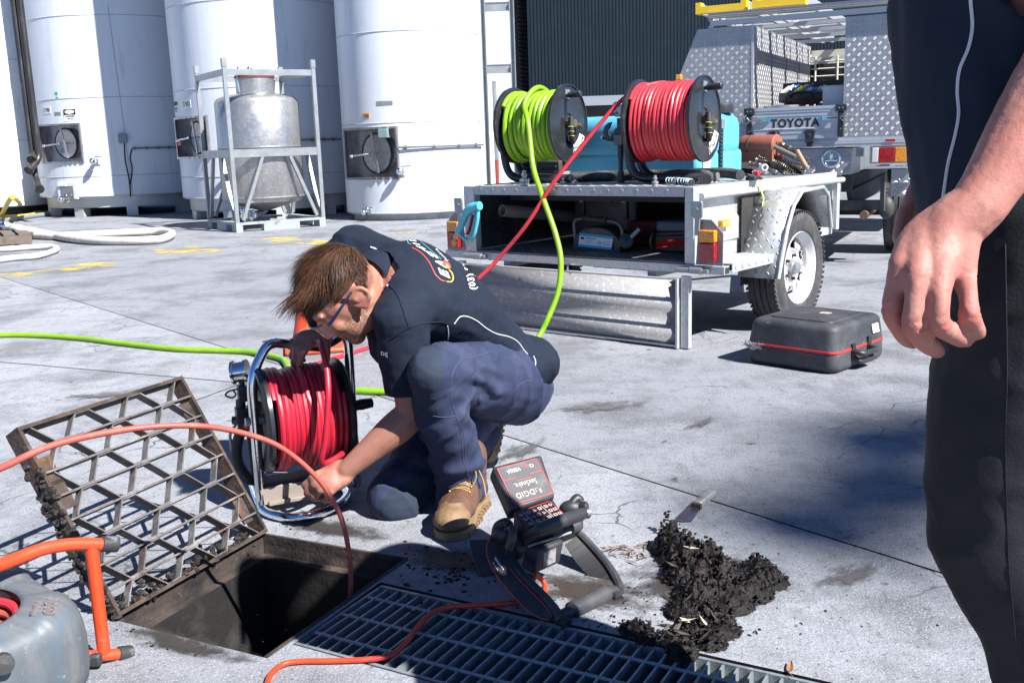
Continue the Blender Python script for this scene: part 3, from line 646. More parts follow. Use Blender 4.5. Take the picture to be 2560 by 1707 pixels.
# ------------------------------------------------------------------ shadow caster mast, unseen and added so that its shadow lies on the slab
spot = gp(2190,1165); hgt_ = 34.0; yl = spot + sdir*(hgt_/sdir.z)
ym_ = thing('shadow_mast', 'tall grey shadow caster mast with broad heads, added out of view to shade the slab', 'shadow caster', (yl.x, yl.y, 0), math.degrees(math.atan2(sdir.y, sdir.x)))
part('mast', MB().tube([(.4,0,0),(.4,0,hgt_-.5),(.2,0,hgt_-.1)], [.12,.05,.03], 12), GALV, ym_)
part('caster_arm', MB().cyl((0,-.75,hgt_),(0,.75,hgt_),.05,10).cyl((0,0,hgt_),(.3,0,hgt_-.1),.05,10), GALV, ym_)
for y_, x_, w_ in ((-.58,.05,.30),(-.18,.1,.36),(.25,-.06,.34),(.62,.1,.28)): part('caster_head', MB().ball((x_,y_,hgt_), (.36,w_*.8,.12), 20, 8), GALV, ym_)
# ------------------------------------------------------------------ local frames of the trailer and the truck
class Fr:
    def __init__(s, o, rz):
        s.o = V((o[0], o[1], 0)); a = R(rz); s.X = V((math.cos(a), math.sin(a), 0)); s.Y = V((-math.sin(a), math.cos(a), 0)); s.Z = V((0,0,1)); s.rz = rz
    def w(s, x, y, z): return s.o + s.X*x + s.Y*y + s.Z*z
    def loc(s, P): P = P - s.o; return V((P.dot(s.X), P.dot(s.Y), P.z))
    def un(s, px, ax, v):                              # line of sight onto a plane of this frame, in local coordinates
        d = ray(*px); A = {'x': s.X, 'y': s.Y, 'z': s.Z}[ax]; e = V((0,0,EYE)) - s.o
        return s.loc(V((0,0,EYE)) + d*((v - e.dot(A))/d.dot(A)))
TF = Fr((.314, 5.188), -41); KF = Fr((2.24, 7.85), -27)
z5 = lambda x, y: zp(x,y,3.92,1700,380); z2 = lambda x, y: zp(x,y,5.6,1380,440); z1 = lambda x, y: zp(x,y,4.61,1120,380)
z6 = lambda x, y: zp(x,y,5.113,1820,260); z3 = lambda x, y: zp(x,y,2.45,1640,0); zr = lambda x, y: zp(x,y,5.226,1180,180)
zq = lambda x, y: zp(x,y,5.058,1500,170); z7 = lambda x, y: zp(x,y,3.564,1120,640)
def bars(M, w, h, pitch, ln=.027, wd=.0055, ht=.0022, n=4, mask=None, single=False):
    """relief of tread plate: clusters of little ridges on the plane of M, from its corner"""
    mb = MB(); nx, ny = int(w/pitch), int(h/pitch); ox = (w-nx*pitch)/2; oy = (h-ny*pitch)/2
    for i in range(nx):
        for j in range(ny):
            cx, cy = ox+(i+.5)*pitch, oy+(j+.5)*pitch
            if mask and not mask(cx, cy): continue
            a = PI/4 if (i+j) % 2 else -PI/4; d = V((math.cos(a), math.sin(a), 0)); s = V((-d.y, d.x, 0)); c = V((cx, cy, 0))
            for k in range(n):
                off = s*((k-(n-1)/2)*wd*1.35); l = ln/2*(1-.1*abs(k-(n-1)/2))
                q = [c+off-d*l, c+off+s*wd/2, c+off+d*l, c+off-s*wd/2, c+off+V((0,0,ht))]
                mb.add([M @ p for p in q], [(0,3,4),(3,2,4),(2,1,4),(1,0,4)])
    return mb
TREADB = mat('tread ridge', (.50,.50,.51), .42, .6, [((.34,.34,.36), 40, .5, .7)])
AMBER = mat('amber lens', (.75,.30,.01), .18, 0, [((.5,.16,.0), 90, .45, .6)], None, 0, .6, .4); REDL = mat('red lens', (.38,.008,.012), .18, 0, [((.2,.004,.006), 60, .45, .6)], None, 0, .6, .4)
# ------------------------------------------------------------------ trailer
tl = thing('box_trailer', 'galvanised box trailer with its tailgate hanging open and hose reels on top', 'trailer', TF.o, TF.rz)
for x0, x1 in ((-.742,-.662), (.692,.742)):
    part('corner_post', MB().bx(x0,x1,0,.05,.411,.775), GALVP, tl, .003)
bm1 = MB().bx(-.905,.905,0,.05,.368,.408); bt = part('rear_beam', bm1, GALVP, tl, .002)
for s in (-1, 1): part('beam_mouth', MB().bx(*sorted((s*.9055, s*.9075)),.006,.044,.374,.402), DARK, bt)
part('floor_sheet', MB().bx(-.655,.700,.0,1.66,.41,.418), mat('dirty shade-dark tub floor', (.13,.125,.12), .6, .2, [((.05,.045,.04), 5, .45, .7), ((.25,.24,.23), 40, .6, .75)]), tl)  # dirt, with the floor colour darkened for the shade under the deck
LIN = mat('grimy shade-dark tub side', (.06,.062,.065), .6, .2, [((.02,.02,.021), 5, .45, .65), ((.16,.17,.17), 20, .62, .78)])  # grime, darkened further to paint in the shade of the tub
for s in (-1, 1): part('shade_lining', MB().bx(*sorted((s*.699,s*.703)),.06,1.18,.42,.727), LIN, tl)  # sheets added inside both walls to darken the tub like shade
part('tread_relief', bars(frame((-.65,.01,.418),(1,0,0),(0,1,0)), 1.35, .5, .04, n=1, ln=.022, wd=.007, ht=.002), TREADB, tl, kind='stuff')
for s in (-1, 1):
    prof = [(.716,.41),(.716,.485),(.726,.495),(.726,.60),(.716,.615),(.716,.735),(.734,.737),(.734,.776),(.722,.776),(.722,.747),(.704,.735),(.704,.61),(.714,.595),(.714,.5),(.704,.49),(.704,.41)]
    part('side_wall', MB().prism([(s*x, z) for x, z in prof], frame((0,.052,0),(1,0,0),(0,0,1)) @ Matrix.Diagonal((1,1,-1,1)), 1.6), GALVP, tl, sharp=25)
    part('rope_rail', MB().cyl((s*.752,.05,.727),(s*.752,1.70,.727),.0165,12), GALVP, tl)
    part('front_stake', MB().bx(*sorted((s*.7365,s*.762)),1.60,1.64,.44,.71), GALVP, tl)
part('front_wall', MB().bx(-.70,.70,1.652,1.664,.41,.76), GALVP, tl)
# deck of tread plate with a folded front edge
part('deck', MB().bx(-.659,.689,.004,1.18,.768,.775).bx(-.659,.689,0,.004,.728,.775), TREAD, tl)
part('tread_relief', bars(frame((-.65,0,.730),(1,0,0),(0,0,1)), 1.32, .044, .043, n=4).add(*(lambda m: (m.v, m.f))(bars(frame((-.65,.01,.775),(1,0,0),(0,1,0)), 1.33, .6, .043, n=4))), TREADB, tl, kind='stuff')
part('shade_bulkhead', MB().bx(-.70,.70,1.185,1.195,.42,.77), DARK, tl)  # unseen wall added to keep daylight out of the tub
part('deck_bearer', MB().bx(-.655,.70,.30,.34,.68,.766).bx(-.655,.70,.9,.94,.68,.766), DARK, tl)
# hanging tailgate with pressed ribs
gp_ = [(-.02,.335),(-.02,.245),(-.036,.228),(-.036,.188),(-.02,.166),(-.02,.112),(-.036,.095),(-.036,.055),(-.022,.032),(-.022,.018)]
g = MB(); xl, xr = -.72, .672
for y, z in gp_: g.v += [V((xl,y,z)), V((xr,y,z))]
for i in range(len(gp_)-1): g.f.append((2*i,2*i+1,2*i+3,2*i+2))
tg = part('tailgate', g, mat('scuffed tailgate', (.26,.255,.255), .6, .12, [((.22,.21,.21), 6, .5, .72, (1,1,4)), ((.08,.075,.07), 18, .66, .74, (1,1,6)), ((.50,.49,.48), 50, .55, .7)], (60,.1), .1), tl, sharp=20)
tg.modifiers.new('s', 'SOLIDIFY').thickness = .003
for nm, b in (('gate_top_lip', (xl,xr,-.042,-.016,.335,.343)), ('gate_bottom_lip', (xl,xr,-.04,-.014,.010,.018)), ('gate_end_flange', (xr,xr+.010,-.052,-.012,.004,.343)), ('gate_end_flange', (xl-.01,xl,-.052,-.012,.004,.343)), ('gate_stile', (xr+.018,xr+.06,-.03,.0,.008,.355)), ('gate_stile', (xl-.062,xl-.018,-.03,0,.008,.355))):
    part(nm, MB().bx(*b), GALVP, tg)
for x in (-.72, .685): part('hinge', MB().cyl((x-.02,-.018,.386),(x+.045,-.018,.386),.014,12).cyl((x+.05,-.018,.386),(x+.115,-.018,.386),.017,12).cyl((x+.115,-.018,.386),(x+.145,-.018,.386),.011,12), GALV, tl)
for s, x in ((1, .762), (-1, -.775)):
    lt_ = part('gate_latch', MB().prism([(-.028,.02),(.03,.02),(.034,.008),(.034,-.05),(.02,-.065),(.016,-.14),(-.008,-.14),(-.006,-.062),(-.028,-.05)], frame((x,-.006,.69),(1,0,0),(0,0,1)), .012), GALV, tl, .002)
    part('latch_bolt', MB().cyl((x+.004,-.01,.672),(x+.004,-.024,.672),.010,6), GALV, lt_)
# lights
for s in (1, -1):
    pts = [(.75,.41),(.892,.41),(.893,.562),(.831,.624),(.765,.624)]
    part('light_plate', MB().prism([(s*a, b) for a, b in pts], frame((0,.012,0),(1,0,0),(0,0,1)), .006), mat('dark zinc', (.24,.24,.25), .5, .4), tl)
    part('amber_lens', MB().bx(*sorted((s*.779,s*.866)),-.024,.005,.519,.577), AMBER, tl, .006); part('red_lens', MB().bx(*sorted((s*.779,s*.866)),-.024,.005,.426,.517), REDL, tl, .006)
p = TF.un(z5(425,700), 'x', .735); part('side_marker', MB().bx(.727,.752,p.y-.035,p.y+.045,p.z-.018,p.z+.018), AMBER, tl, .004)
# mudguards, step and wheels
gl = [(.44,.30),(.53,.543),(.60,.655),(.69,.717),(.94,.725),(1.01,.68),(1.06,.505)]
def guard(s):
    m = MB()
    for y, z in gl: m.v += [V((s*.737,y,z)), V((s*.96,y,z))]
    for i in range(len(gl)-1): m.f.append((2*i,2*i+1,2*i+3,2*i+2))
    o = part('mudguard', m, GALVP, tl, sharp=20); o.modifiers.new('s','SOLIDIFY').thickness = .004
    part('guard_lip', MB().tube([(s*.962,y,z) for y, z in gl], .010, 8), GALVP, o)
    rb = MB()
    for i in range(3):
        (y0,z0),(y1,z1) = gl[i],gl[i+1]; M = frame((.745 if s > 0 else -.955,y0,z0+.0005),(1,0,0),(0,y1-y0,z1-z0)); q = bars(M, .21, math.hypot(y1-y0,z1-z0), .034, n=1, ln=.028, wd=.007, ht=.003); rb.add(q.v, q.f)
    q = bars(frame((.745 if s > 0 else -.955,.69,.719),(1,0,0),(0,1,.03)), .21, .24, .034, n=1, ln=.028, wd=.007, ht=.003); rb.add(q.v, q.f)
    part('tread_relief', rb, TREADB, o, kind='stuff')
    st = part('step_plate', MB().bx(*sorted((s*.737,s*.918)),.052,.515,.412,.418).bx(*sorted((s*.914,s*.918)),.052,.515,.375,.412), GALVP, tl)
    q = bars(frame((.914*s,.06,.377) if s < 0 else (.9185,.06,.377),(0,1,0),(0,0,1)), .45,.034,.034, n=1, ln=.028, wd=.007, ht=.003); part('tread_relief', q, TREADB, st, kind='stuff')
    part('inner_wing', MB().bx(*sorted((s*.738,s*.742)),.47,1.05,.25,.70), DARK, tl)
for s in (1, -1): guard(s)
TYRE = mat('tyre rubber', (.035,.034,.035), .75, 0, [((.085,.08,.08), 12, .45, .75), ((.14,.13,.125), 40, .62, .8)], (80,.2))
RIMW = mat('white rim', (.62,.61,.60), .38, 0, [((.35,.31,.27), 7, .55, .8), ((.2,.15,.12), 22, .68, .8)])
def wheel(par, c, rad, wid, s, rim_r, rimmat):
    """tyre with cut shoulder blocks, rim with windows; s is the side its face looks to"""
    w2 = wid/2; ax = V((s,0,0)); c = V(c)
    prof = [(rim_r*1.0,-w2*.75),(rim_r*1.08,-w2*.98),(rad*.86,-w2*1.03),(rad*.955,-w2*.86),(rad*.985,-w2*.62)]
    for k in (-.38, 0, .38): prof += [(rad*.992,w2*(k-.07)),(rad*.965,w2*(k-.05)),(rad*.965,w2*(k+.05)),(rad*.992,w2*(k+.07))]
    prof += [(rad*.985,w2*.62),(rad*.955,w2*.86),(rad*.86,w2*1.03),(rad*.84,w2*1.05),(rad*.80,w2*1.03),(rim_r*1.1,w2*.98),(rim_r*1.0,w2*.80)]
    ty = part('tyre', MB().lathe(prof, c, ax, 72, False), TYRE, par, sharp=30)
    tb = MB(); n = 66
    for k in range(n):
        a = 2*PI*k/n; d = V((0,math.cos(a),math.sin(a))); t = V((0,-math.sin(a),math.cos(a)))
        for q in (-1, 1): tb.obx(c + ax*(q*w2*.78) + d*rad*.958, (w2*.40, rad*.050, rad*.034), Matrix((ax, (t+ax*.35*q).normalized(), d)).transposed())
    part('tread_block', tb, TYRE, ty, kind='stuff')
    rm = part('rim', MB().lathe([(rim_r*.985,-w2*.7),(rim_r*.93,-w2*.3),(rim_r*.86,w2*.1),(rim_r*.88,w2*.5),(rim_r*.93,w2*.62),(rim_r*.98,w2*.82),(rim_r*1.04,w2*.96),(rim_r*1.05,w2*.90),(rim_r*.97,w2*.6)], c, ax, 56, False), rimmat, par, sharp=30)
    # dished disc with five windows
    d = MB(); N_ = 60
    for ri_, (f0, f1, x0, x1) in enumerate(((.14,.46,.22,.24),(.46,.55,.24,.34),(.55,.80,.34,.26),(.80,.91,.26,.12))):
        for k in range(N_):
            if ri_ == 2 and (k % 10) in (2,3,4,5,6): continue
            q = []
            for f, xx, kk in ((f0,x0,k),(f0,x0,k+1),(f1,x1,k+1),(f1,x1,k)):
                a = 2*PI*kk/N_; q.append(c + ax*(w2*xx) + V((0,math.cos(a),math.sin(a)))*rim_r*f)
            d.quad(*q)
    dd = part('rim_disc', d, rimmat, rm, sharp=30); dd.modifiers.new('s','SOLIDIFY').thickness = .005
    part('brake_drum', MB().lathe([(0,-w2*.5),(rim_r*.82,-w2*.5),(rim_r*.82,-w2*.15),(0,-w2*.14)], c, ax, 24), DARK, rm)
    part('hub', MB().lathe([(rim_r*.21,w2*.2),(rim_r*.21,w2*.55),(rim_r*.17,w2*.60),(rim_r*.17,w2*.82),(rim_r*.10,w2*.88),(0,w2*.88)], c, ax, 20), GALV, rm)
    nb = MB()
    for k in range(5):
        a = 2*PI*k/5; e = c + ax*w2*.24 + V((0,math.cos(a),math.sin(a)))*rim_r*.36; nb.cyl(e, e+ax*.022, .009, 6)
    part('wheel_nut', nb, RUST, rm, kind='stuff')
    return ty
for s in (1, -1):
    wh = part('wheel', MB().cyl((s*.60,.82,.31),(s*.78,.82,.31),.02,10), DARK, tl); wheel(wh, (s*.822,.82,.31), .31, .17, s, .182, RIMW)
part('axle', MB().bx(-.72,.72,.80,.85,.29,.34), DARK, tl)
for s in (-1, 1):
    part('leaf_spring', MB().bar((s*.55,.40,.345),(s*.55,.75,.30),.05,.03).bar((s*.55,.75,.30),(s*.55,1.1,.345),.05,.03), DARK, tl)
part('chassis_rail', MB().bx(-.50,-.45,.05,2.0,.33,.366).bx(.45,.50,.05,2.0,.33,.366), GALVP, tl)
part('drawbar', MB().bar((-.45,1.6,.345),(0,2.45,.345),.05,.05).bar((.45,1.6,.345),(0,2.45,.345),.05,.05), GALVP, tl)
mk_ = part('marker_board', MB().bx(-.30,.25,.62,.64,.27,.345), WHITE, tl)
REDP = mat('red paint', (.5,.02,.02), .4)
for k in range(4): part('red_stripe', MB().prism([(0,0),(.05,0),(.02,.075),(-.03,.075)], frame((-.22+k*.13,.619,.27),(1,0,0),(0,0,1)), .0015), REDP, mk_)
part('gate_catch', MB().tube(spline([(.0,-.01,.372),(.012,-.03,.36),(.02,-.03,.335),(.03,-.028,.325)],4), .006, 6), CHROME, tl)
# ------------------------------------------------------------------ truck
KM = mat('tray aluminium', (.46,.47,.49), .42, .45, [((.43,.45,.48), 5, .45, .75, (2,1,14)), ((.3,.3,.3), 9, .64, .8)], None, .06)
tk = thing('work_truck', 'utility truck with tread plate tool boxes and a dropside tray, seen from behind', 'truck', KF.o, KF.rz)
def box_poly(x0, x1, side):                            # tool box outline from behind, upper outer corner cut off
    return [(-.914,.965),(-.332,.965),(-.332,1.838),(-.774,1.838),(-.914,1.511)] if side < 0 else [(.352,.965),(.914,.965),(.914,1.511),(.774,1.84),(.352,1.84)]
for s in (-1, 1):
    pl = box_poly(0, 0, s); bx_ = part('tool_box', MB().prism(pl, frame((0,0,0),(1,0,0),(0,0,1)) @ Matrix.Diagonal((1,1,-1,1)), 2.38), TREAD, tk)
    x0 = -.914 if s < 0 else .352
    def msk(cx, cy): X, Z = x0+cx, .965+cy; return abs(X) < .89 - max(0, (Z-1.511))*.43
    rb = bars(frame((x0,-.0006,.965),(1,0,0),(0,0,1)), .582 if s < 0 else .562, .873, .0362, n=4, ln=.026, wd=.0048, ht=.0014, mask=msk)
    if s < 0: q = bars(frame((-.3314,.0,.965),(0,1,0),(0,0,1)), 2.38, .873, .0362, n=3, ln=.028, wd=.0058, ht=.0024); rb.add(q.v, q.f)
    part('tread_relief', rb, TREADB, bx_, kind='stuff')
    if s < 0:
        for y in (.659, 1.249, 1.837): part('door_gap', MB().bx(-.3316,-.3300,y-.006,y+.006,.97,1.83), DARK, bx_)
        part('edge_angle', MB().bx(-.345,-.3275,-.004,.014,.965,1.840), KM, bx_)
part('marker_lamp', MB().bx(-.945,-.90,-.03,.03,1.455,1.50), AMBER, tk, .006)
part('tray_floor', MB().bx(-.92,.92,0,2.5,.90,.9645), KM, tk)
part('tray_rail', MB().bx(-.92,.92,-.012,0,.898,.945).bx(-.92,.92,-.018,-.012,.898,.905).bx(-.92,.92,-.016,-.012,.918,.922), KM, tk)
gt = part('tailgate', MB().bx(-.325,.34,-.03,-.004,.965,1.208), KM, tk)
gr = MB()
for z in (1.005,1.035,1.137,1.165,1.185): gr.bx(-.325,.34,-.033,-.03,z,z+.003)
part('pressed_line', gr, KM, gt, kind='stuff'); part('bright_line', MB().bx(-.24,.15,-.0332,-.03,1.043,1.047), PRINTW, gt)
text('lettering', 'TOYOTA', .1, frame((.003,-.031,1.087),(1,0,0),(0,0,1)), PRINTB, gt, .001, fit=(.372,.068), bold=.004)
for s in (-1, 1):
    x = s*.345; part('gate_post', MB().bx(x-.022,x+.022,-.045,-.031,.97,1.16).bx(x-.042,x+.042,-.05,-.031,1.16,1.212), BLACKP, gt, .006)
    part('post_bolt', MB().cyl((x-.012,-.05,1.185),(x-.012,-.055,1.185),.005,8).cyl((x+.014,-.05,1.185),(x+.014,-.055,1.185),.005,8).cyl((x,-.045,1.03),(x,-.05,1.03),.005,8), CHROME, gt)
    xi = s*.245; lt_ = part('over_centre_latch', MB().bx(*sorted((xi-s*.04, xi+s*.03)),-.044,-.031,1.10,1.126).tube([(xi,-.05,1.113),(s*.345,-.056,1.113)],.006,6).tube([(s*.34,-.056,1.113),(s*.36,-.056,1.135),(s*.39,-.056,1.13),(s*.39,-.056,1.096),(s*.36,-.056,1.091)],.0055,6,closed=True), CHROME, gt)
    part('latch_tip', MB().bx(*sorted((xi-s*.058, xi-s*.041)),-.042,-.031,1.10,1.126), mat('blue tip', (.05,.28,.42), .4), lt_)
for x in (-.15, .118):
    h_ = part('gate_hinge', MB().prism([(-.045,.0),(.045,0),(.03,-.085),(-.03,-.085)], frame((x,-.031,1.035),(1,0,0),(0,0,1)), .012).cyl((x-.035,-.036,.945),(x+.035,-.036,.945),.009,10).bx(x-.022,x+.022,-.034,-.018,.905,.945), BLACKP, gt, .003)
    part('hinge_screw', MB().cyl((x-.035,-.043,1.025),(x-.035,-.047,1.025),.005,8).cyl((x+.035,-.043,1.025),(x+.035,-.047,1.025),.005,8).cyl((x,-.043,.995),(x,-.047,.995),.006,8), CHROME, h_)
ub = part('underbody_box', MB().bx(-.25,.424,.01,.5,.687,.887), TREAD, tk, .004)
part('tread_relief', bars(frame((-.24,.0095,.69),(1,0,0),(0,0,1)), .66,.19,.036, n=4, ln=.028, wd=.006, ht=.0022), TREAD, ub, kind='stuff')
lk = part('lock_dish', MB().lathe([(.066,-.002),(.07,.008),(.062,.012),(.054,.004),(.0,.002)], (.275,.008,.81), (0,-1,0), 28), CHROME, ub)
part('lock_handle', MB().tube([(.275,-.012,.84),(.275,-.014,.80)],.007,8).tube([(.235,-.01,.795),(.262,-.016,.80),(.288,-.016,.80),(.315,-.01,.795)],.008,8), CHROME, lk)
# lights and bumper bar right
part('light_bracket', MB().bx(.555,.90,.0,.02,.765,.895), KM, tk)
for x0, x1, m, nm in ((.575,.62,mat('clear lens',(.6,.58,.56),.2),'reverse_lens'), (.622,.735,REDL,'stop_lens'), (.737,.85,AMBER,'indicator_lens')): part(nm, MB().bx(x0,x1,-.03,-.002,.775,.882), m, tk, .004)
part('bumper_bar', MB().bx(.515,.95,-.03,.0,.728,.746).bx(.515,.53,-.03,0,.746,.89), KM, tk)
part('red_reflector', MB().bx(.665,.735,-.026,-.0185,.924,.944), REDL, tk, .003); part('grey_bracket', MB().bx(.455,.52,.0,.04,.82,.885), GALV, tk)
fl_ = part('mud_flap', MB().bx(.711,.95,.03,.04,.52,.72), TREAD, tk); part('tread_relief', bars(frame((.713,.0295,.522),(1,0,0),(0,0,1)), .235,.195,.036, n=4, ln=.03, wd=.0062, ht=.0028), TREADB, fl_, kind='stuff')
for s in (-1, 1):
    w_ = part('wheel', MB().cyl((s*.4,1.05,.36),(s*.6,1.05,.36),.05,10), DARK, tk); wheel(w_, (s*.70,1.05,.36), .36, .23, s, .2, DARK)
part('rear_axle', MB().cyl((-.6,1.05,.36),(.6,1.05,.36),.06,12).ball((0,1.05,.36),.17).bx(-.42,-.34,.1,2.6,.55,.68).bx(.34,.42,.1,2.6,.55,.68), DARK, tk)
SUSP = mat('dusty black steel', (.05,.047,.045), .6, .2, [((.12,.11,.10), 6, .5, .75)])
part('tow_bar', MB().bx(-.10,.64,.1,.18,.41,.485).bx(.63,.66,.08,.2,.40,.68).bx(.30,.335,.09,.1,.42,.46), SUSP, tk); part('exhaust', MB().cyl((.53,-.02,.38),(.53,.8,.40),.032,14), mat('burnt exhaust', (.16,.11,.07), .6, .5), tk)
part('spring_hanger', MB().bar((.40,.15,.50),(.62,.5,.62),.05,.12).ball((.66,.25,.42),(.06,.06,.09)), SUSP, tk)
# cab beyond the tray with its mesh headboard
part('cab', MB().prism([(-.85,.55),(.85,.55),(.85,1.2),(.70,1.78),(-.70,1.78),(-.85,1.2)], frame((0,2.62,0),(1,0,0),(0,0,1)) @ Matrix.Diagonal((1,1,-1,1)), 1.6), mat('cab paint', (.5,.5,.48), .3), tk, .03)
part('cab_window', MB().bx(-.62,.62,2.61,2.618,1.25,1.68), mat('dark glass', (.012,.014,.016), .06), tk)
hb = MB(); part('headboard_top', MB().bx(-.33,.35,2.42,2.46,1.735,1.80), mat('cream bar', (.6,.57,.48), .4), tk)
for x in (-.29,-.08,.13): part('headboard_bar', MB().cyl((x,2.42,.97),(x,2.42,1.74),.010,8), mat('cream bar', (.6,.57,.48), .4), tk)
for z in (1.694,1.624,1.553,1.48,1.41,1.3): part('headboard_wire', MB().cyl((-.33,2.42,z),(.35,2.42,z),.007,6), mat('cream bar', (.6,.57,.48), .4), tk)
# roof rack
part('rack_tube', MB().cyl((-.67,-.03,1.928),(.95,-.03,1.924),.024,14), mat('rack tube', (.5,.47,.45), .25, .9), tk)
part('rack_rail', MB().bx(-.67,.95,-.01,.03,1.855,1.893), KM, tk)
for x in (-.668, .94): part('rack_stanchion', MB().bx(x-.018,x+.018,-.006,.034,1.841,1.855).bx(x-.018,x+.018,-.006,.034,1.893,1.955), KM, tk)
for y in (.55,1.1,1.65,2.2): part('rack_crossbar', MB().bx(-.66,.95,y,y+.05,1.86,1.89), KM, tk)
for x in (-.64, .93): part('rack_side', MB().bx(x-.02,x+.02,.034,3.6,1.895,1.935), KM, tk)
for y in (1.0, 2.3): part('rack_post', MB().bx(-.66,-.63,y,y+.04,1.839,1.859).bx(.90,.93,y,y+.04,1.841,1.859), KM, tk)
# ladders on the rack
YEL = mat('yellow fibreglass', (.72,.48,.02), .4)
def ladder(x, z, w, y0, y1, label):
    t = thing('extension_ladder', label, 'ladder', KF.w(x, y0, z), KF.rz, 'ladders on the truck rack'); L_ = y1-y0
    for q in (0, w):
        part('stile', MB().bx(q,q+.03,.10,L_,0,.075), KM, t); part('end_cap', MB().bx(q-.006,q+.036,0,.10,-.006,.081), YEL, t)
    r0 = part('rung', MB().cyl((.03,0,.04),(w,0,.04),.016,10), KM, t); r0.location.y = .22
    for k in range(1, int((L_-.3)/.28)): inst(r0, t, (0,.22+.28*k,0))
    part('end_bar', MB().bx(.036,w-.006,.0,.06,-.004,.05), YEL, t)
ladder(-.80, 1.965, .36, .05, 3.6, 'aluminium ladder with yellow ends lying nearest the shed on the rack')
ladder(-.34, 1.965, .36, .0, 3.6, 'aluminium ladder lying flat in the middle of the truck rack')
# things in the tray
tt = thing('tool_tray', 'open black tool tray heaped with bottles and tapes in the truck', 'tool tray', KF.w(.0,.42,1.255), KF.rz+4)
part('tray_body', MB().bx(-.20,.16,-.02,.25,0,.012).bx(-.20,.16,-.03,-.02,0,.075).bx(-.20,.16,.25,.26,0,.075).bx(-.21,-.20,-.03,.26,0,.075).bx(.16,.17,-.03,.26,0,.075), BLACKP, tt)
part('tray_lid', MB().prism([(-.2,0),(.3,0),(.28,.10),(-.2,.09)], frame((-.02,.262,.075),(1,0,0),(0,.35,.9)), .015), BLACKP, tt); part('tray_handle', MB().tube(spline([(-.12,-.04,.02),(-.1,-.07,.07),(.04,-.07,.07),(.06,-.04,.02)],5),.009,8), BLACKP, tt)
rnd = random.Random(11)
for nm, c, m in (('white_bottle',(-.15,.03,.10),(.7,.7,.7)),('blue_bottle',(-.11,.06,.11),(.03,.12,.5)),('yellow_tape',(-.05,.05,.10),(.65,.6,.05)),('blue_tape',(.03,.05,.09),(.05,.25,.6)),('purple_ball',(.0,.1,.11),(.3,.12,.25)),('grey_spray',(.1,.08,.09),(.35,.4,.42)),('black_torch',(.06,.14,.1),(.02,.02,.02))):
    d = V((rnd.uniform(.4,1),rnd.uniform(-.5,.5),rnd.uniform(0,.5))).normalized()
    part(nm, MB().lathe([(.0,-.05),(.022,-.05),(.024,.02),(.012,.035),(.010,.06),(0,.06)], c, d, 14), mat(nm, m, .35), tt)
tb = thing('plastic_tub', 'milky plastic tub standing in the truck tray beside the right tool box', 'tub', KF.w(.255,.22,1.0), KF.rz)
part('tub_wall', MB().bx(-.08,.085,-.09,.09,.0,.36), mat('milky plastic', (.55,.56,.60), .35, 0, [((.4,.42,.48), 6, .5, .75)], None, 0, .5, 0, .2), tb, .015); part('tub_rim', MB().bx(-.086,.091,-.096,-.09,.33,.35), mat('milky plastic', (.55,.56,.60), .35), tb)
rg = MB(); rnd = random.Random(2)
for k in range(90):
    a = rnd.uniform(0,2*PI); q = [V((.14*math.cos(a+j*.4)*rnd.uniform(.7,1), .09*math.sin(a+j*.4)*rnd.uniform(.7,1), .03+.05*rnd.random())) for j in range(5)]; rg.tube(spline(q,3), .006, 4)
rg.v = [KF.w(*(v+V((.02,.18,1.2)))) for v in rg.v]; solo('fibre_bundle', rg, mat('brown fibre', (.045,.022,.018), .9), 'dark brown fibrous rope bundle under the tool tray in the truck', 'rope')
rr_ = MB().lathe([(.15,0),(.16,.0),(.16,.06),(.15,.06),(.145,.03)], KF.w(-.12,.18,1.165), (0,0,1), 30, False); solo('metal_hoop', rr_, STAIN, 'pale metal hoop under the brown rope in the truck tray', 'hoop')
solo('tray_crate', MB().obx(KF.w(.0,.35,1.06),(.62,.4,.19),Matrix((KF.X,KF.Y,KF.Z)).transposed()), BLACKP, 'black crate low in the truck tray carrying the hoop and tool tray', 'crate')
# ------------------------------------------------------------------ hose reels on the trailer deck
def hose_mat(name, a, b, c): 
    m = mat(name, a, .42, 0, [(b, 6, .45, .7), (c, 40, .6, .8), ((.05,.042,.035), 13, .64, .80, None, .55)], (60,.05)); return m
GREENH = hose_mat('lime hose', (.20,.38,.008), (.13,.30,.006), (.32,.42,.03)); REDH = hose_mat('red hose', (.50,.028,.04), (.50,.03,.05), (.55,.10,.05)); MAGH = hose_mat('crimson hose', (.40,.012,.03), (.30,.010,.025), (.48,.04,.045))
def coil(cx, x0, x1, rr, hr, axis, side, up_, turns, layer=1, seed=1, wob=.4, seg=40):
    """hose wound between two flanges, a little uneven"""
    rnd = random.Random(seed); pts = []; n = turns*seg; offs = [rnd.uniform(-1,1) for _ in range(turns+2)]
    for i in range(n+1):
        t = i/seg; k = int(t); f = t-k; o = offs[k]*(1-f)+offs[k+1]*f; a = 2*PI*t + .6
        sag = max(0, -math.sin(a))
        x = x0+(x1-x0)*i/n + o*hr*wob*.8*math.sin(a*.5+offs[k]*3); r = rr + o*hr*wob + sag*hr*.9*(1+offs[k])*.8
        pts.append(V(cx) + V(axis)*x + (V(side)*math.cos(a) + V(up_)*math.sin(a))*r)
    return pts
def bend(me, M, r0, a0):                              # wrap a flat word round an arc of the flange
    for v in me.vertices:
        a = a0 - v.co.x/r0; r = r0 + v.co.y; v.co = M @ V((r*math.cos(a), r*math.sin(a), v.co.z))
def arc_text(name, body, w, h, M, r0, a0, m, par):
    o = text(name, body, .1, Matrix.Identity(4), m, par, .0004, fit=(w, h), bold=.002); bend(o.data, M, r0, a0); return o
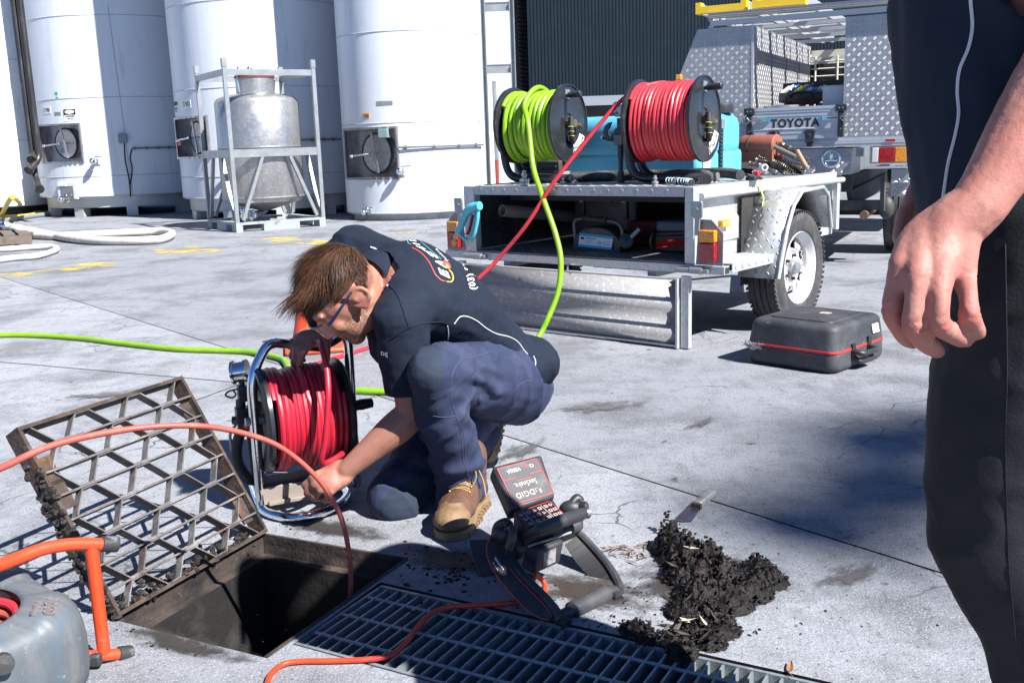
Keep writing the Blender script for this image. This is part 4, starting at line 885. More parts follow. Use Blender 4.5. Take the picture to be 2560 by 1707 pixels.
def arc_band(M, r0, r1, a0, a1, t=.0008, n=14):
    mb = MB()
    for i in range(n+1):
        a = a0+(a1-a0)*i/n
        for r in (r0, r1):
            for z in (0, t): mb.v.append(M @ V((r*math.cos(a), r*math.sin(a), z)))
    for i in range(n):
        b = i*4; mb.f += [(b+1,b+3,b+7,b+5),(b,b+4,b+6,b+2),(b,b+1,b+5,b+4),(b+2,b+6,b+7,b+3)]
    return mb
def flange(s, x, r):                                   # dished disc with a rolled rim, facing s along x
    return MB().lathe([(0,0),(.05,0),(.055,.006),(r*.80,.012),(r*.90,.004),(r*.955,.004),(r*.975,.012),(r,.012),(r*1.005,.006),(r,-.004),(r*.96,-.006),(.0,-.006)], (x,0,0), (s,0,0), 56)
def deck_reel(loc, label, hr, turns, hm, seed, brass):
    t = thing('hose_reel', label, 'hose reel', TF.w(loc[0],loc[1],.775), TF.rz+8, 'hose reels on the trailer deck'); h = loc[2]-.775; c = V((0,0,h)); r = .212; w = .172
    for s in (-1, 1):
        f = flange(s, s*w, r); f.v = [v+c for v in f.v]; fl = part('flange', f, BLACKPAINT, t, sharp=30)
        if s > 0:
            M = frame((w+.013,0,h),(0,1,0),(0,0,1)); a = R(-50)
            band = arc_band(M, .148, .182, a-R(26), a+R(26)); part('label_band', band, PRINTW, fl)
            part('label_band', arc_band(M, .124, .140, a-R(22), a+R(24)), PRINTW, fl)
            part('label_block', arc_band(M @ Matrix.Translation((0,0,.001)), .150, .180, a-R(25), a-R(7)), BLACKPAINT, fl)
            q = text('lettering','MUSTANG',.1,Matrix.Identity(4),PRINTB,fl,.0004,fit=(.082,.022),bold=.002); bend(q.data, M @ Matrix.Translation((0,0,.0015)), .165, a+R(8.5))
            q = text('lettering','REEL',.1,Matrix.Identity(4),PRINTW,fl,.0004,fit=(.042,.02),bold=.002); bend(q.data, M @ Matrix.Translation((0,0,.0025)), .165, a-R(16))
            kn = part('winding_knob', MB().lathe([(.0,0),(.010,0),(.010,.02),(.016,.022),(.015,.05),(.0165,.055),(.0165,.10),(.013,.104),(.0,.104)], (w+.012,-.035,h+r*.70), (1,-.12,.05), 18), BLACKP, fl)
            part('crank_plate', MB().obx((w+.014,-.02,h+r*.74),(.006,.05,.05),Matrix.Identity(3)), GALV, fl)
            sw = MB().cyl((w,0,h),(w+.05,0,h),.022,14).cyl((w+.03,0,h),(w+.03,.06,h-.012),.016,12).cyl((w+.03,.055,h-.01),(w+.03,.075,h-.014),.020,6).cyl((w+.03,-.0,h),(w+.03,-.025,h+.03),.014,10)
            part('swivel', sw, BRASS if brass else mat('bronze', (.20,.13,.07), .4, .8, [((.5,.48,.42), 30, .6, .7)]), fl)
            el = part('feed_elbow', MB().tube(spline([(w+.035,-.02,h+.03),(w+.04,-.03,h-.03),(w+.035,-.02,h-.08),(w+.02,.02,h-.10),(w-.0,.04,h-.075)],6), .015, 10), RUBBER, fl)
            st = MB()
            for q in ((-.032,-.02),(-.028,-.045),(-.024,-.07)): st.ring((w+.039,q[0],h+q[1]), (0,.15,1), .0155, .0022, 16, 5)
            part('hose_stripe', st, mat('yellow stripe', (.5,.45,.05), .5), el)
            part('hub_hole', MB().lathe([(.0,.0005),(.035,.0005),(.037,0)], (w+.0075,.02,h-.085), (1,0,0), 20), DARK, fl)
    part('drum', MB().cyl((-w+.01,0,h),(w-.01,0,h), .12, 32), BLACKPAINT, t)
    for y in (-.055, .075):
        part('stand_tube', MB().tube(fillet([(-w-.03,y*.3,h),(-w-.055,y,h-.12),(-w-.02,y,.028),(.215,y,.028)], .10, 8), .023, 12), BLACKPAINT, t)
        part('tube_cap', MB().cyl((.215,y,.028),(.222,y,.028),.0215,14), GALV, t); part('foot_plate', MB().bx(.17,.20,y-.035,y+.035,0,.012), GALVP, t)
        part('foot_bolt', MB().cyl((.185,y-.028,.0),(.185,y-.028,.03),.007,6), GALV, t)
    return t, c, w, r
gr_, gc, gw, grr = deck_reel((-.44,.337,1.10), 'black hose reel wound with lime green hose, left on the trailer', .0145, 9, GREENH, 2, True)
rd_, rc_, rw, rrr = deck_reel((.415,.335,1.09), 'black hose reel wound with red hose, right on the trailer', .0105, 15, REDH, 5, False)
def rframe(t):
    a = t.rotation_euler.z; return V(t.location), V((math.cos(a),math.sin(a),0)), V((math.sin(a),-math.cos(a),0))
def wound(t, h, hr, w, turns, rad, seed, layers=2):
    o, X, Yn = rframe(t); c = o + V((0,0,h)); pts = []
    return coil(c, -w+hr*1.3, w-hr*1.3, rad, hr, X, Yn, V((0,0,1)), turns, 1, seed)
TFp = lambda px, y: (lambda q: TF.w(*q))(TF.un(px, 'y', y))
# lime hose: turns on the reel, then over the deck edge, down behind the man, round the small reel and off to the left
inner = wound(gr_, .325, .0145, .172, 10, .148, 9); solo_pts = wound(gr_, .325, .0145, .172, 10, .172, 2)
GH = thing('garden_hose', 'lime green hose running from its reel past the tailgate and along the ground', 'hose', gr_.location)
O = V(GH.location)
part('wound_layer', MB().tube([p-O for p in inner], .0145, 8), GREENH, GH); part('wound_layer', MB().tube([p-O for p in solo_pts], .0145, 8), GREENH, GH)
o, X, Yn = rframe(gr_); c = o+V((0,0,.325))
top = [c + X*(.01) + (Yn*math.cos(a) + V((0,0,1))*math.sin(a))*rr_ for a, rr_ in ((2.6,.17),(2.0,.187),(1.45,.203),(.95,.207),(.5,.212))]
hang = [TFp((1319,300),.10), TFp((1325,352),.07), TFp((1333,419),.03), TFp((1352,480),-.022), TFp((1364,514),-.05), TFp((1389,586),-.07), TFp((1402,651),-.10), TFp((1396,724),-.14), TFp((1372,791),-.2), TFp((1338,856),-.32)]
gnd = [gp(1290,905,.03), gp(1200,965,.0145), gp(1080,985,.0145), gp(980,980,.0145), gp(900,977,.0145), gp(840,972,.0145), gp(775,962,.0145), gp(735,945,.0145), gp(722,925,.0145), gp(715,908,.0145), gp(697,895,.0145), gp(620,880,.0145), gp(530,876,.0145), gp(430,872,.0145), gp(300,858,.0145), gp(200,846,.0145), gp(100,839,.0145), gp(0,838,.0145), gp(-160,848,.0145), gp(-420,900,.0145), gp(-700,1000,.0145)]
part('free_length', MB().tube([p-O for p in spline(top+hang+gnd, 8)], .0148, 10), GREENH, GH)
# red hose of the right reel
RH = thing('red_hose', 'red hose stretched from the right reel across the trailer down behind the man', 'hose', rd_.location); O = V(RH.location)
for rad, sd in ((.160,4),(.182,6)): part('wound_layer', MB().tube([p-O for p in wound(rd_, .315, .0105, .172, 15, rad, sd)], .0107, 8), REDH, RH)
o, X, Yn = rframe(rd_); c = o+V((0,0,.315))
top = [c + X*x + (Yn*math.cos(a) + V((0,0,1))*math.sin(a))*.196 for a, x in ((2.9,-.02),(2.3,-.035),(1.85,-.055))]
hang = [TFp((1619,214),.27), TFp((1589,226),.23), TFp((1565,242),.2), TFp((1540,265),.17), TFp((1500,310),.12), TFp((1440,384),.05), TFp((1390,448),-.01), TFp((1376,468),-.025), TFp((1315,564),-.09), TFp((1250,642),-.14), TFp((1207,686),-.2), TFp((1120,765),-.34)]
gnd = [gp(1010,832,.03), gp(928,866,.0107), gp(860,888,.0107), gp(795,908,.0107), gp(740,935,.0107), gp(690,970,.0107), gp(655,1000,.03), dp(624,1050,2.80), dp(619,1066,2.76)]
part('free_length', MB().tube([p-O for p in spline(top+hang+gnd, 8)], .0108, 10), REDH, RH)
# ------------------------------------------------------------------ water tank, gauge, pipes and scrap on the deck
CYAN = mat('pale blue polyethylene', (.085,.38,.58), .42, 0, [((.12,.44,.63), 3, .4, .7), ((.30,.55,.68), 24, .66, .85)], (20,.04), 0, .5, 0, .25)
wt = thing('water_tank', 'pale blue plastic water tank strapped down behind the reels', 'water tank', TF.w(-.06,.885,.775), TF.rz)
part('tank_body', MB().bx(-.46,.46,-.255,.255,.10,.362), CYAN, wt, .085).modifiers['bevel'].segments = 5
part('tank_base', MB().bx(-.46,.455,-.25,.255,.0,.16), CYAN, wt, .03)
part('filler_cap', MB().lathe([(.07,0),(.075,.03),(.07,.05),(0,.052)], (.38,.12,.355), (0,0,1), 24), BLACKP, wt)
sp = part('strap', MB().bar((.463,-.02,.02),(.466,-.02,.30),.034,.004,(1,0,0)).bar((.466,-.02,.30),(.40,-.02,.366),.034,.004,(1,0,0)), RUBBER, wt)
sb = MB()
for k in range(13): z = .03+k*.021; sb.bx(.464,.474,-.034,-.006,z,z+.007)
part('strap_ridge', sb, mat('strap teal', (.03,.10,.12), .5), sp, kind='stuff'); part('strap_buckle', MB().bx(.462,.478,-.04,.0,.27,.32), GALV, sp)
part('paper_label', MB().bx(.4602,.4615,-.21,-.13,.06,.16), PRINTW, wt)
eng = thing('engine_block', 'dark oily engine block on the deck under the green reel', 'engine', TF.w(-.61,.75,.775), TF.rz)
part('block', MB().bx(-.09,.09,-.15,.15,0,.12), DARK, eng, .01); part('cooling_fin', MB().bx(-.07,.07,-.165,-.152,.02,.03).bx(-.07,.07,-.165,-.152,.05,.06).bx(-.07,.07,-.165,-.152,.08,.09), DARK, eng)
gs = thing('gauge_stand', 'pressure gauge on a black valve stem with an anchor hook between the reels', 'pressure gauge', TF.w(.09,.35,.775), TF.rz)
part('stem', MB().cyl((0,0,0),(0,0,.06),.018,12).cyl((0,0,.06),(0,0,.13),.013,10).cyl((0,0,.13),(0,0,.21),.016,8).cyl((0,0,.20),(0,0,.32),.010,8).tube(spline([(0,0,.0),(.01,.0,.02),(.03,.05,.03)],5),.016,8), BLACKP, gs)
part('valve_block', MB().bx(-.026,.026,-.026,.026,.20,.255), mat('grey valve', (.10,.105,.12), .4, .6), gs, .003); part('tee', MB().bx(-.013,.013,-.013,.013,.256,.34).cyl((0,0,.305),(.05,0,.305),.012,8), BLACKP, gs)
ga = part('gauge_case', MB().lathe([(.0,.0),(.036,0),(.040,.006),(.040,.022),(.034,.024),(.034,.018),(0,.018)], (0,-.005,.385), (-.25,-1,0), 28), GALV, gs); part('gauge_face', MB().lathe([(.033,0),(0,.0008)], (-.0049,-.0247,.385), (-.25,-1,0), 28), mat('gauge face', (.4,.42,.45), .3, 0, [((.03,.03,.03), 60, .55, .6)]), ga)
hk = MB().tube(spline([(-.026,0,.225),(-.07,0,.228),(-.115,0,.24)],4), .008, 8)
hk.prism([(-.02,-.01),(-.04,-.012),(-.065,-.03),(-.075,-.06),(-.06,-.09),(-.03,-.1),(-.05,-.075),(-.05,-.055),(-.035,-.04)][::-1], frame((-.03,.0,.33),(1,0,0),(0,0,1)), .012).prism([(.03,-.03),(.045,-.045),(.03,-.065),(-.02,-.1),(-.035,-.095),(-.01,-.075)], frame((-.05,.0,.32),(1,0,0),(0,0,1)), .012)
part('anchor_hook', hk, BLACKP, gs); part('lever_ball', MB().ball((-.12,0,.245),.009), CHROME, gs)
TFw = lambda pts: [TF.w(*p) for p in pts]
BIGH = mat('dusty black suction pipe', (.03,.03,.031), .6, 0, [((.12,.11,.10), 4, .5, .7), ((.2,.18,.16), 20, .66, .8)], (40,.1))
solo('suction_pipe', MB().tube(spline(TFw([(-.36,.36,.806),(-.1,.54,.806),(.15,.58,.806),(.36,.56,.806),(.5,.48,.806),(.62,.34,.806),(.675,.22,.80)]),6), .030, 14), BIGH, 'fat black pipe lying on the deck with a grey dusty end under the red reel', 'pipe')
solo('suction_pipe', MB().tube(spline(TFw([(.2,.66,.808),(.45,.63,.815),(.60,.58,.815),(.70,.53,.806)]),6), .027, 14), BIGH, 'dusty grey pipe end lying highest by the strap ratchet on the trailer', 'pipe')
solo('pipe_sleeve', MB().tube(TFw([(-.37,.355,.806),(-.29,.40,.806)]), .034, 14), mat('grey sleeve', (.22,.21,.23), .7), 'grey rubber sleeve on the black pipe under the green reel', 'sleeve')
spp = spline(TFw([(.50,.16,.795),(.57,.135,.795),(.64,.11,.793),(.685,.08,.79)]),10)
sh2 = thing('spiral_hose', 'black hose with pale spiral stripes beside the right reel foot', 'hose', spp[0]); part('hose', MB().tube([p-spp[0] for p in spp], .016, 12), RUBBER, sh2)
st = MB()
for i in range(1, len(spp)-1, 3): st.ring(spp[i]-spp[0], (spp[i+1]-spp[i-1]).normalized()+V((0,0,.35)), .0165, .0026, 16, 5)
part('stripe', st, mat('pale stripe', (.45,.6,.62), .5), sh2, kind='stuff'); part('clamp', MB().cyl(spp[9]-spp[0], spp[11]-spp[0], .019, 14), GALV, sh2)
def fitting(p, s, label):
    b = MB().lathe([(.0,0),(.022,0),(.022,.016),(.018,.018),(.024,.02),(.024,.032),(.011,.036),(.011,.046),(.015,.048),(.015,.058),(.010,.062),(.010,.074),(0,.074)], (0,0,0), (0,0,1), 14); b.v = [V(v)*s + TF.w(*p) for v in b.v]
    solo('pipe_fitting', b, GALV, label, 'fitting', 'steel fittings along the deck edge')
fitting((-.32,.035,.776), 1.1, 'large steel quick coupling standing at the left deck edge'); fitting((.51,.03,.776), .7, 'small steel nipple at the deck edge under the red reel')
# rust drum and drain springs in the front of the tub
dr = thing('rusty_drum', 'terracotta red steel canister lying in front of the blue tank', 'drum', TF.w(.42,1.32,.85), TF.rz-4)
DRM = mat('red oxide', (.30,.085,.05), .65, 0, [((.18,.06,.04), 8, .5, .75), ((.36,.14,.10), 40, .55, .8)], (50,.15))
part('drum_body', MB().lathe([(0,0),(.062,0),(.064,.004),(.064,.215),(.058,.222),(.0,.222)], (-.12,0,.09), (1,0,0), 32), DRM, dr)
for x in (-.065,): part('drum_band', MB().ring((x,0,.09),(1,0,0),.065,.004,32,6), DARK, dr)
part('drum_lug', MB().bx(-.08,-.06,-.01,.01,.15,.17).bx(.07,.09,-.01,.01,.15,.17), DARK, dr); part('cradle', MB().bar((-.12,-.05,.03),(.10,-.05,.03),.02,.06).bar((-.12,.06,.02),(.1,.06,.02),.02,.04), DRM, dr)
SPR = mat('steel drain spring', (.18,.15,.125), .4, .85, [((.30,.24,.17), 18, .5, .7), ((.05,.04,.035), 12, .55, .75)])
rnd = random.Random(4)
for k, (a, b) in enumerate((((.50,1.30,.955),(.66,1.30,.89)),((.46,1.32,.925),(.69,1.36,.83)),((.44,1.30,.90),(.67,1.32,.80)),((.43,1.26,.88),(.64,1.28,.785)),((.42,1.24,.862),(.60,1.25,.785)),((.45,1.36,.94),(.68,1.40,.85)),((.40,1.2,.845),(.56,1.22,.785)))):
    a, b = V(a), V(b); n = 130; d = (b-a); D = d.normalized(); U = D.orthogonal().normalized(); B = D.cross(U); pts = []
    for i in range(n+1):
        f = i/n; q = a + d*f + V((0,0,.012*math.sin(f*PI))); an = 2*PI*f*19; pts.append(TF.w(*(q + (U*math.cos(an)+B*math.sin(an))*.0115)))
    solo('drain_spring', MB().tube(pts, .0033, 5), SPR, ('uppermost drain spring, ending against the red canister','long drain spring just under the uppermost one','drain spring in the middle of the bundle','drain spring low in the bundle towards the trailer rail','lowest long drain spring by the white pipe joint','rear drain spring furthest from the camera','short drain spring at the foot of the bundle')[k], 'drain spring', 'drain springs bundled in the trailer')
solo('drain_spring_core', MB().tube(TFw([(.42,1.34,.85),(.66,1.36,.80)]), .03, 10), DARK, 'dark tangle under the drain springs', 'springs')
solo('cleaning_rod', MB().tube(TFw([(.545,1.22,.935),(.665,1.24,.875)]), .014, 10), mat('dusty rod', (.10,.09,.085), .6), 'grey rod lying over the drain springs', 'rod')
solo('wooden_handle', MB().tube(TFw([(.69,1.2,.912),(.75,1.2,.815)]), .014, 10), mat('brown handle', (.26,.16,.09), .6, 0, [((.12,.07,.04), 20, .5, .7)]), 'brown tool handle sticking out past the drain springs', 'tool handle')
cm = thing('tee_piece', 'small white pipe joint with a dark eye by the trailer rail', 'pipe joint', TF.w(.52,1.12,.79), TF.rz); part('joint', MB().cyl((0,0,.03),(.035,-.03,.035),.02,14).cyl((-.05,.0,.0),(.0,0,.02),.016,10), mat('grey pvc', (.4,.38,.37), .5), cm); part('eye', MB().cyl((.036,-.031,.0352),(.038,-.033,.0353),.010,12), DARK, cm)
solo('plastic_block', MB().obx(TF.w(.56,.98,.795),(.035,.03,.03),Matrix((TF.X,TF.Y,TF.Z)).transposed()), REDP, 'small red plastic block behind the trailer rail', 'block', bevel=.006)
# ratchet strap with its hook
rs = thing('ratchet_strap', 'lime ratchet strap with a black S hook hanging over the trailer rail', 'ratchet strap', TF.w(.735,.60,.777), TF.rz)
part('ratchet', MB().bx(-.02,.03,-.045,.03,.0,.018).bar((-.02,-.04,.03),(.03,.03,.006),.035,.012).cyl((-.02,-.02,.012),(.03,-.02,.012),.012,10), BLACKP, rs, .002)
wb = MB(); sp_ = spline([(.025,.0,.008),(.045,.0,-.03),(.05,.0,-.06),(.062,-.005,-.085),(.058,-.0,-.11),(.056,.002,-.142)],6)
for i, p in enumerate(sp_): tw_ = .012*(1-.6*math.sin(i/len(sp_)*PI)); wb.v += [p+V((0,-tw_,0)), p+V((.002,tw_,0))]
for i in range(len(sp_)-1): wb.f.append((2*i,2*i+1,2*i+3,2*i+2))
o = part('webbing', wb, mat('lime webbing', (.45,.58,.16), .7), rs); o.modifiers.new('s','SOLIDIFY').thickness = .002
q = lambda y, z, off=.02: V((.056+(-.142-z)*.25+off*.5, (z+.142)*.85-off*.6, z))
hp = [q(0,-.142,.006),q(0,-.155)+V((0,.012,0)),q(0,-.172)+V((0,.010,0)),q(0,-.185),q(0,-.20)-V((0,.014,0)),q(0,-.222)-V((0,.018,0)),q(0,-.238)-V((0,.002,0)),q(0,-.24)+V((0,.016,0)),q(0,-.226)+V((0,.026,0))]
part('s_hook', MB().tube(spline([q(0,-.168)-V((0,.012,0)),q(0,-.152)-V((0,.012,0))]+hp,6), .0034, 8), BLACKP, rs)
# trigger gun on the left post
TEAL = mat('turquoise plastic', (.08,.44,.54), .35, 0, [((.14,.52,.60), 30, .55, .8)], (60,.05))
tg_ = thing('trigger_gun', 'turquoise hose trigger gun hung on the left trailer post', 'hose gun', TF.w(-.66,-.06,.44), TF.rz); gl_ = lambda x, z: V((x+.66, 0, z-.44))
part('gun_body', MB().tube(spline([gl_(-.565,.672),gl_(-.60,.668),gl_(-.64,.655),gl_(-.668,.63)],5), [.024]*6+[.026]*10, 12).tube(spline([gl_(-.66,.65),gl_(-.69,.60),gl_(-.72,.55),gl_(-.742,.522)],5), [.021,.02]*8, 12).tube(fillet([gl_(-.58,.65),gl_(-.585,.60),gl_(-.615,.51),gl_(-.655,.475),gl_(-.69,.485),gl_(-.74,.522)],.03,5), .0115, 10), TEAL, tg_)
part('trigger', MB().tube(spline([gl_(-.62,.62),gl_(-.635,.58),gl_(-.65,.54),gl_(-.665,.515)],4), .008, 8), BLACKP, tg_); part('trigger_pin', MB().tube([gl_(-.69,.515),gl_(-.655,.51)], .003, 6), REDP, tg_)
part('coupling', MB().cyl(gl_(-.742,.518),gl_(-.758,.488),.016,12).cyl(gl_(-.758,.488),gl_(-.765,.475),.013,6).cyl(gl_(-.765,.475),gl_(-.774,.455),.016,12).cyl(gl_(-.774,.455),gl_(-.781,.44),.009,10), BRASS, tg_)
# ------------------------------------------------------------------ cases stowed under the deck
bc = thing('equipment_case', 'black hard case with two pale latch tags stowed under the deck', 'case', TF.w(-.20,.72,.418), TF.rz)
part('case_body', MB().bx(-.22,.22,-.12,.12,0,.30), BLACKP, bc, .015); part('case_rib', MB().bx(-.21,.21,-.126,-.1215,.20,.212).bx(-.10,.06,-.128,-.1215,.235,.242), BLACKP, bc)
for x in (-.155,.145):
    l_ = part('case_latch', MB().bx(x-.02,x+.02,-.135,-.121,.14,.27), BLACKP, bc, .003); part('latch_tag', MB().bx(x-.013,x+.013,-.1375,-.1355,.235,.255), mat('cream tag', (.6,.55,.38), .6), l_)
jt = thing('drain_reel', 'black drain cleaner with tube handle and blue bordered label under the deck', 'drain cleaner', TF.w(.0,.26,.418), TF.rz)
part('cleaner_body', MB().lathe([(0,-.07),(.155,-.07),(.17,-.05),(.17,.05),(.155,.07),(0,.07)], (0,.05,.045), (0,1,0), 36), BLACKP, jt)
jt_b = jt.children[0]; jt_b.scale = (1,1,.62)
part('carry_handle', MB().tube(fillet([(-.155,.0,.06),(-.165,.0,.17),(.15,.0,.155),(.165,.0,.06)],.05,6), .0115, 10), mat('grey tube', (.11,.11,.115), .4, .5), jt); part('grip', MB().tube([(-.10,0,.172),(.06,0,.162)], .019, 12), RUBBER, jt)
lb_ = part('label_plate', MB().prism([(-.11,-.035),(.11,-.035),(.11,.035),(-.11,.035)], frame((-.0,-.024,.052),(1,0,-.05),(0,.2,1)), .003), PRINTW, jt, label='white label with blue borders')
LM = frame((-.0,-.0285,.0525),(1,0,-.05),(0,.2,1))
part('label_border', MB().prism([(-.11,.022),(.11,.022),(.11,.036),(-.11,.036)], LM, .0008).prism([(-.11,-.036),(.11,-.036),(.11,-.024),(-.11,-.024)], LM, .0008), mat('label blue', (.04,.36,.58), .5), lb_)
part('label_line', MB().prism([(-.065,.010),(.0,.010),(.0,.015),(-.065,.015)], LM, .0008).prism([(-.065,-.002),(-.02,-.002),(-.02,.0),(-.065,.0)], LM, .0008).prism([(-.065,-.010),(-.025,-.010),(-.025,-.008),(-.065,-.008)], LM, .0008).prism([(.05,.0),(.09,.0),(.09,.002),(.05,.002)], LM, .0008).prism([(.05,-.012),(.10,-.012),(.10,-.010),(.05,-.010)], LM, .0008), GREYL, lb_)
for x in (-.096,-.088,-.08): part('label_mark', MB().prism([(x+.004*math.cos(2*PI*i/10), .010+.007*math.sin(2*PI*i/10)) for i in range(10)], LM, .001), PRINTB, lb_)
part('label_picture', MB().ring(LM @ V((.03,-.006,.001)), (0,-1,0), .008, .0012, 14, 4), GREYL, lb_)
part('star_knob', MB().lathe([(0,-.03),(.035,-.03),(.04,-.01),(.04,.02),(.0,.03)], (.20,-.02,.06), (.3,-1,.2), 10), BLACKP, jt); part('metal_stub', MB().cyl((.225,-.02,.08),(.265,.0,.125),.013,12), GALV, jt)
solo('red_toolbox', MB().obx(TF.w(.16,.62,.49),(.30,.2,.14),Matrix((TF.X,TF.Y,TF.Z)).transposed()), mat('deep red plastic', (.16,.01,.015), .5), 'dark red box half hidden behind the drain cleaner under the deck', 'tool box', bevel=.01)
cc = thing('cable_case', 'dark blue case with red test leads in a black frame under the deck', 'case', TF.w(.47,.30,.418), TF.rz+6)
part('case_body', MB().bx(-.14,.19,.03,.24,.10,.165), mat('blue grey plastic', (.05,.085,.12), .5), cc, .015); part('case_lower', MB().bx(-.15,.19,.04,.24,0,.098), BLACKP, cc, .01)
for k, z in enumerate((.045,.055,.065,.035)): part('test_lead', MB().tube(spline([(-.13,.028-k*.004,z-.01),(-.02,.012-k*.004,z+.002),(.10,.012,z+.008),(.15,.02,z+.002)],6), .0045, 6), REDP, cc)
part('lead_frame', MB().tube(fillet([(-.14,.03,.0),(-.15,-.02,.05),(-.13,-.02,.10),(-.14,.03,.11)],.02,4),.008,8).tube(fillet([(.16,.03,.0),(.16,-.02,.03),(.155,-.02,.11),(.16,.03,.12)],.02,4),.009,8).tube([(-.13,.02,.095),(.15,.015,.112)],.013,10), BLACKP, cc)
part('lead_plug', MB().cyl((.13,-.02,.01),(.155,-.03,.035),.014,10), BLACKP, cc)
solo('pvc_pipe', MB().add(*(lambda m: (m.v, m.f))(MB().tube(TFw([(-.57,.13,.632),(-.525,.40,.595),(-.45,.95,.52)]), .034, 18, False))).add(*(lambda m: (m.v, m.f))(MB().tube(TFw([(-.57,.13,.632),(-.525,.40,.595),(-.45,.95,.52)]), .030, 18, False))).ring(TF.w(-.57,.13,.632), TF.w(-.525,.40,.595)-TF.w(-.57,.13,.632), .032, .0025, 24, 5).ring(TF.w(-.553,.23,.618), TF.w(-.525,.40,.595)-TF.w(-.57,.13,.632), .0345, .002, 24, 5), mat('grey brown pvc', (.22,.19,.17), .5), 'grey plastic pipe poking out of the dark under the deck', 'pipe')
# ------------------------------------------------------------------ black zip case on the ground
zc = lambda x, y: zp(x,y,5.88,1820,720)
a = gp(1862,906); b = gp(2088,940); c = gp(2164,886); ex = (b-a).normalized(); ey = V((-ex.y,ex.x,0)); wd_ = (b-a).length; dpth = (c-b).dot(ey)
SOFT = mat('scuffed black case', (.028,.029,.033), .6, 0, [((.075,.075,.082), 5, .45, .7), ((.2,.19,.19), 22, .64, .78), ((.36,.34,.33), 60, .7, .8)], (90,.15))
cs = thing('zip_case', 'scuffed black moulded case with a red zip lying shut on the ground', 'case', a + ex*wd_/2 + ey*dpth/2, math.degrees(math.atan2(ex.y, ex.x)))
hw, hd_ = wd_/2, dpth/2; zt_ = .205
def rbox(x, y, z0, z1, r, top_in=0, n=6, rt=.03, nt_=5, rb=.0):
    """box with rounded corners and a rounded top edge"""
    mb = MB(); rings = []
    def ring_(ins, z):
        pts = []; rr_ = max(.002, r-ins*.6)
        for cx_, cy_, a0 in ((x-ins-rr_, y-ins-rr_, 0), (-x+ins+rr_, y-ins-rr_, PI/2), (-x+ins+rr_, -y+ins+rr_, PI), (x-ins-rr_, -y+ins+rr_, 1.5*PI)):
            for k in range(n+1): t = a0+PI/2*k/n; pts.append(V((cx_+rr_*math.cos(t), cy_+rr_*math.sin(t), z)))
        return pts
    if rb:
        for k in range(nt_): t = PI/2*k/nt_; rings.append(ring_(rb*(1-math.sin(t)), z0+rb*(1-math.cos(t))))
    else: rings.append(ring_(0, z0))
    if rb: rings.append(ring_(0, z0+rb))
    for k in range(nt_+1): t = PI/2*k/nt_; rings.append(ring_(top_in*(1-0)+rt*(1-math.cos(t)), z1-rt+rt*math.sin(t)))
    m = len(rings[0])
    for q in rings: mb.v += q
    for i in range(len(rings)-1):
        for k in range(m): mb.f.append((i*m+k, i*m+(k+1) % m, (i+1)*m+(k+1) % m, (i+1)*m+k))
    mb.f += [tuple(reversed(range(m))), tuple((len(rings)-1)*m+k for k in range(m))]
    return mb
part('case_base', rbox(hw, hd_, 0, .086, .05, 0, rt=.006, rb=.03), SOFT, cs, sharp=30)
part('zip_band', rbox(hw+.002, hd_+.002, .0862, .0975, .05, 0, rt=.002, rb=.002), mat('red zip tape', (.55,.03,.025), .6, 0, [((.3,.02,.02), 30, .5, .7)]), cs)
lid_ = part('case_lid', rbox(hw, hd_, .098, zt_, .05, .012, rt=.030), SOFT, cs, sharp=30)
part('lid_panel', rbox(hw*.70, hd_*.66, zt_-.002, zt_+.006, .03, .003, rt=.004), SOFT, lid_)
part('worn_sticker', MB().bx(.0,.045,.02,.06,zt_+.0062,zt_+.007), mat('worn sticker', (.5,.42,.36), .6, 0, [((.4,.05,.04), 40, .5, .6)]), lid_)
part('side_sticker', MB().obx((hw-.004,hd_*.55,.15),(.004,.06,.04),Matrix.Rotation(R(-12),3,'Y')), mat('cream sticker', (.6,.54,.42), .6), lid_)
hn = part('carry_handle', MB().tube(fillet([(hw,-.09,.085),(hw+.045,-.085,.075),(hw+.05,.055,.075),(hw,.06,.085)],.03,5), .012, 10).tube(fillet([(hw,-.08,.06),(hw+.03,-.075,.035),(hw+.035,.045,.035),(hw,.05,.06)],.03,5), .011, 10), BLACKP, cs)
part('strap_tab', MB().bx(hw-.002,hw+.008,-.10,-.07,.05,.115), BLACKP, cs); part('strap_tab', MB().bx(hw-.002,hw+.008,.045,.075,.05,.125), BLACKP, cs)
tn_ = MB(); rnd = random.Random(8)
for k in range(26):
    p = V((-hw+rnd.uniform(-.004,.09), -hd_-.004, .092+rnd.uniform(-.008,.008))); tn_.tube(spline([p, p+V((rnd.uniform(-.02,.02),-.006,rnd.uniform(-.02,.015))), p+V((rnd.uniform(-.03,.03),rnd.uniform(-.01,.0),rnd.uniform(-.02,.02)))],3), .0009, 4)
tn_.prism([(-.0,0),(.045,-.025),(.09,-.004),(.05,.0)], frame((-hw,-hd_-.006,.088),(1,0,0),(0,.2,1)), .003)
part('torn_edge', tn_, mat('torn fabric', (.28,.27,.28), .8), cs, kind='stuff')
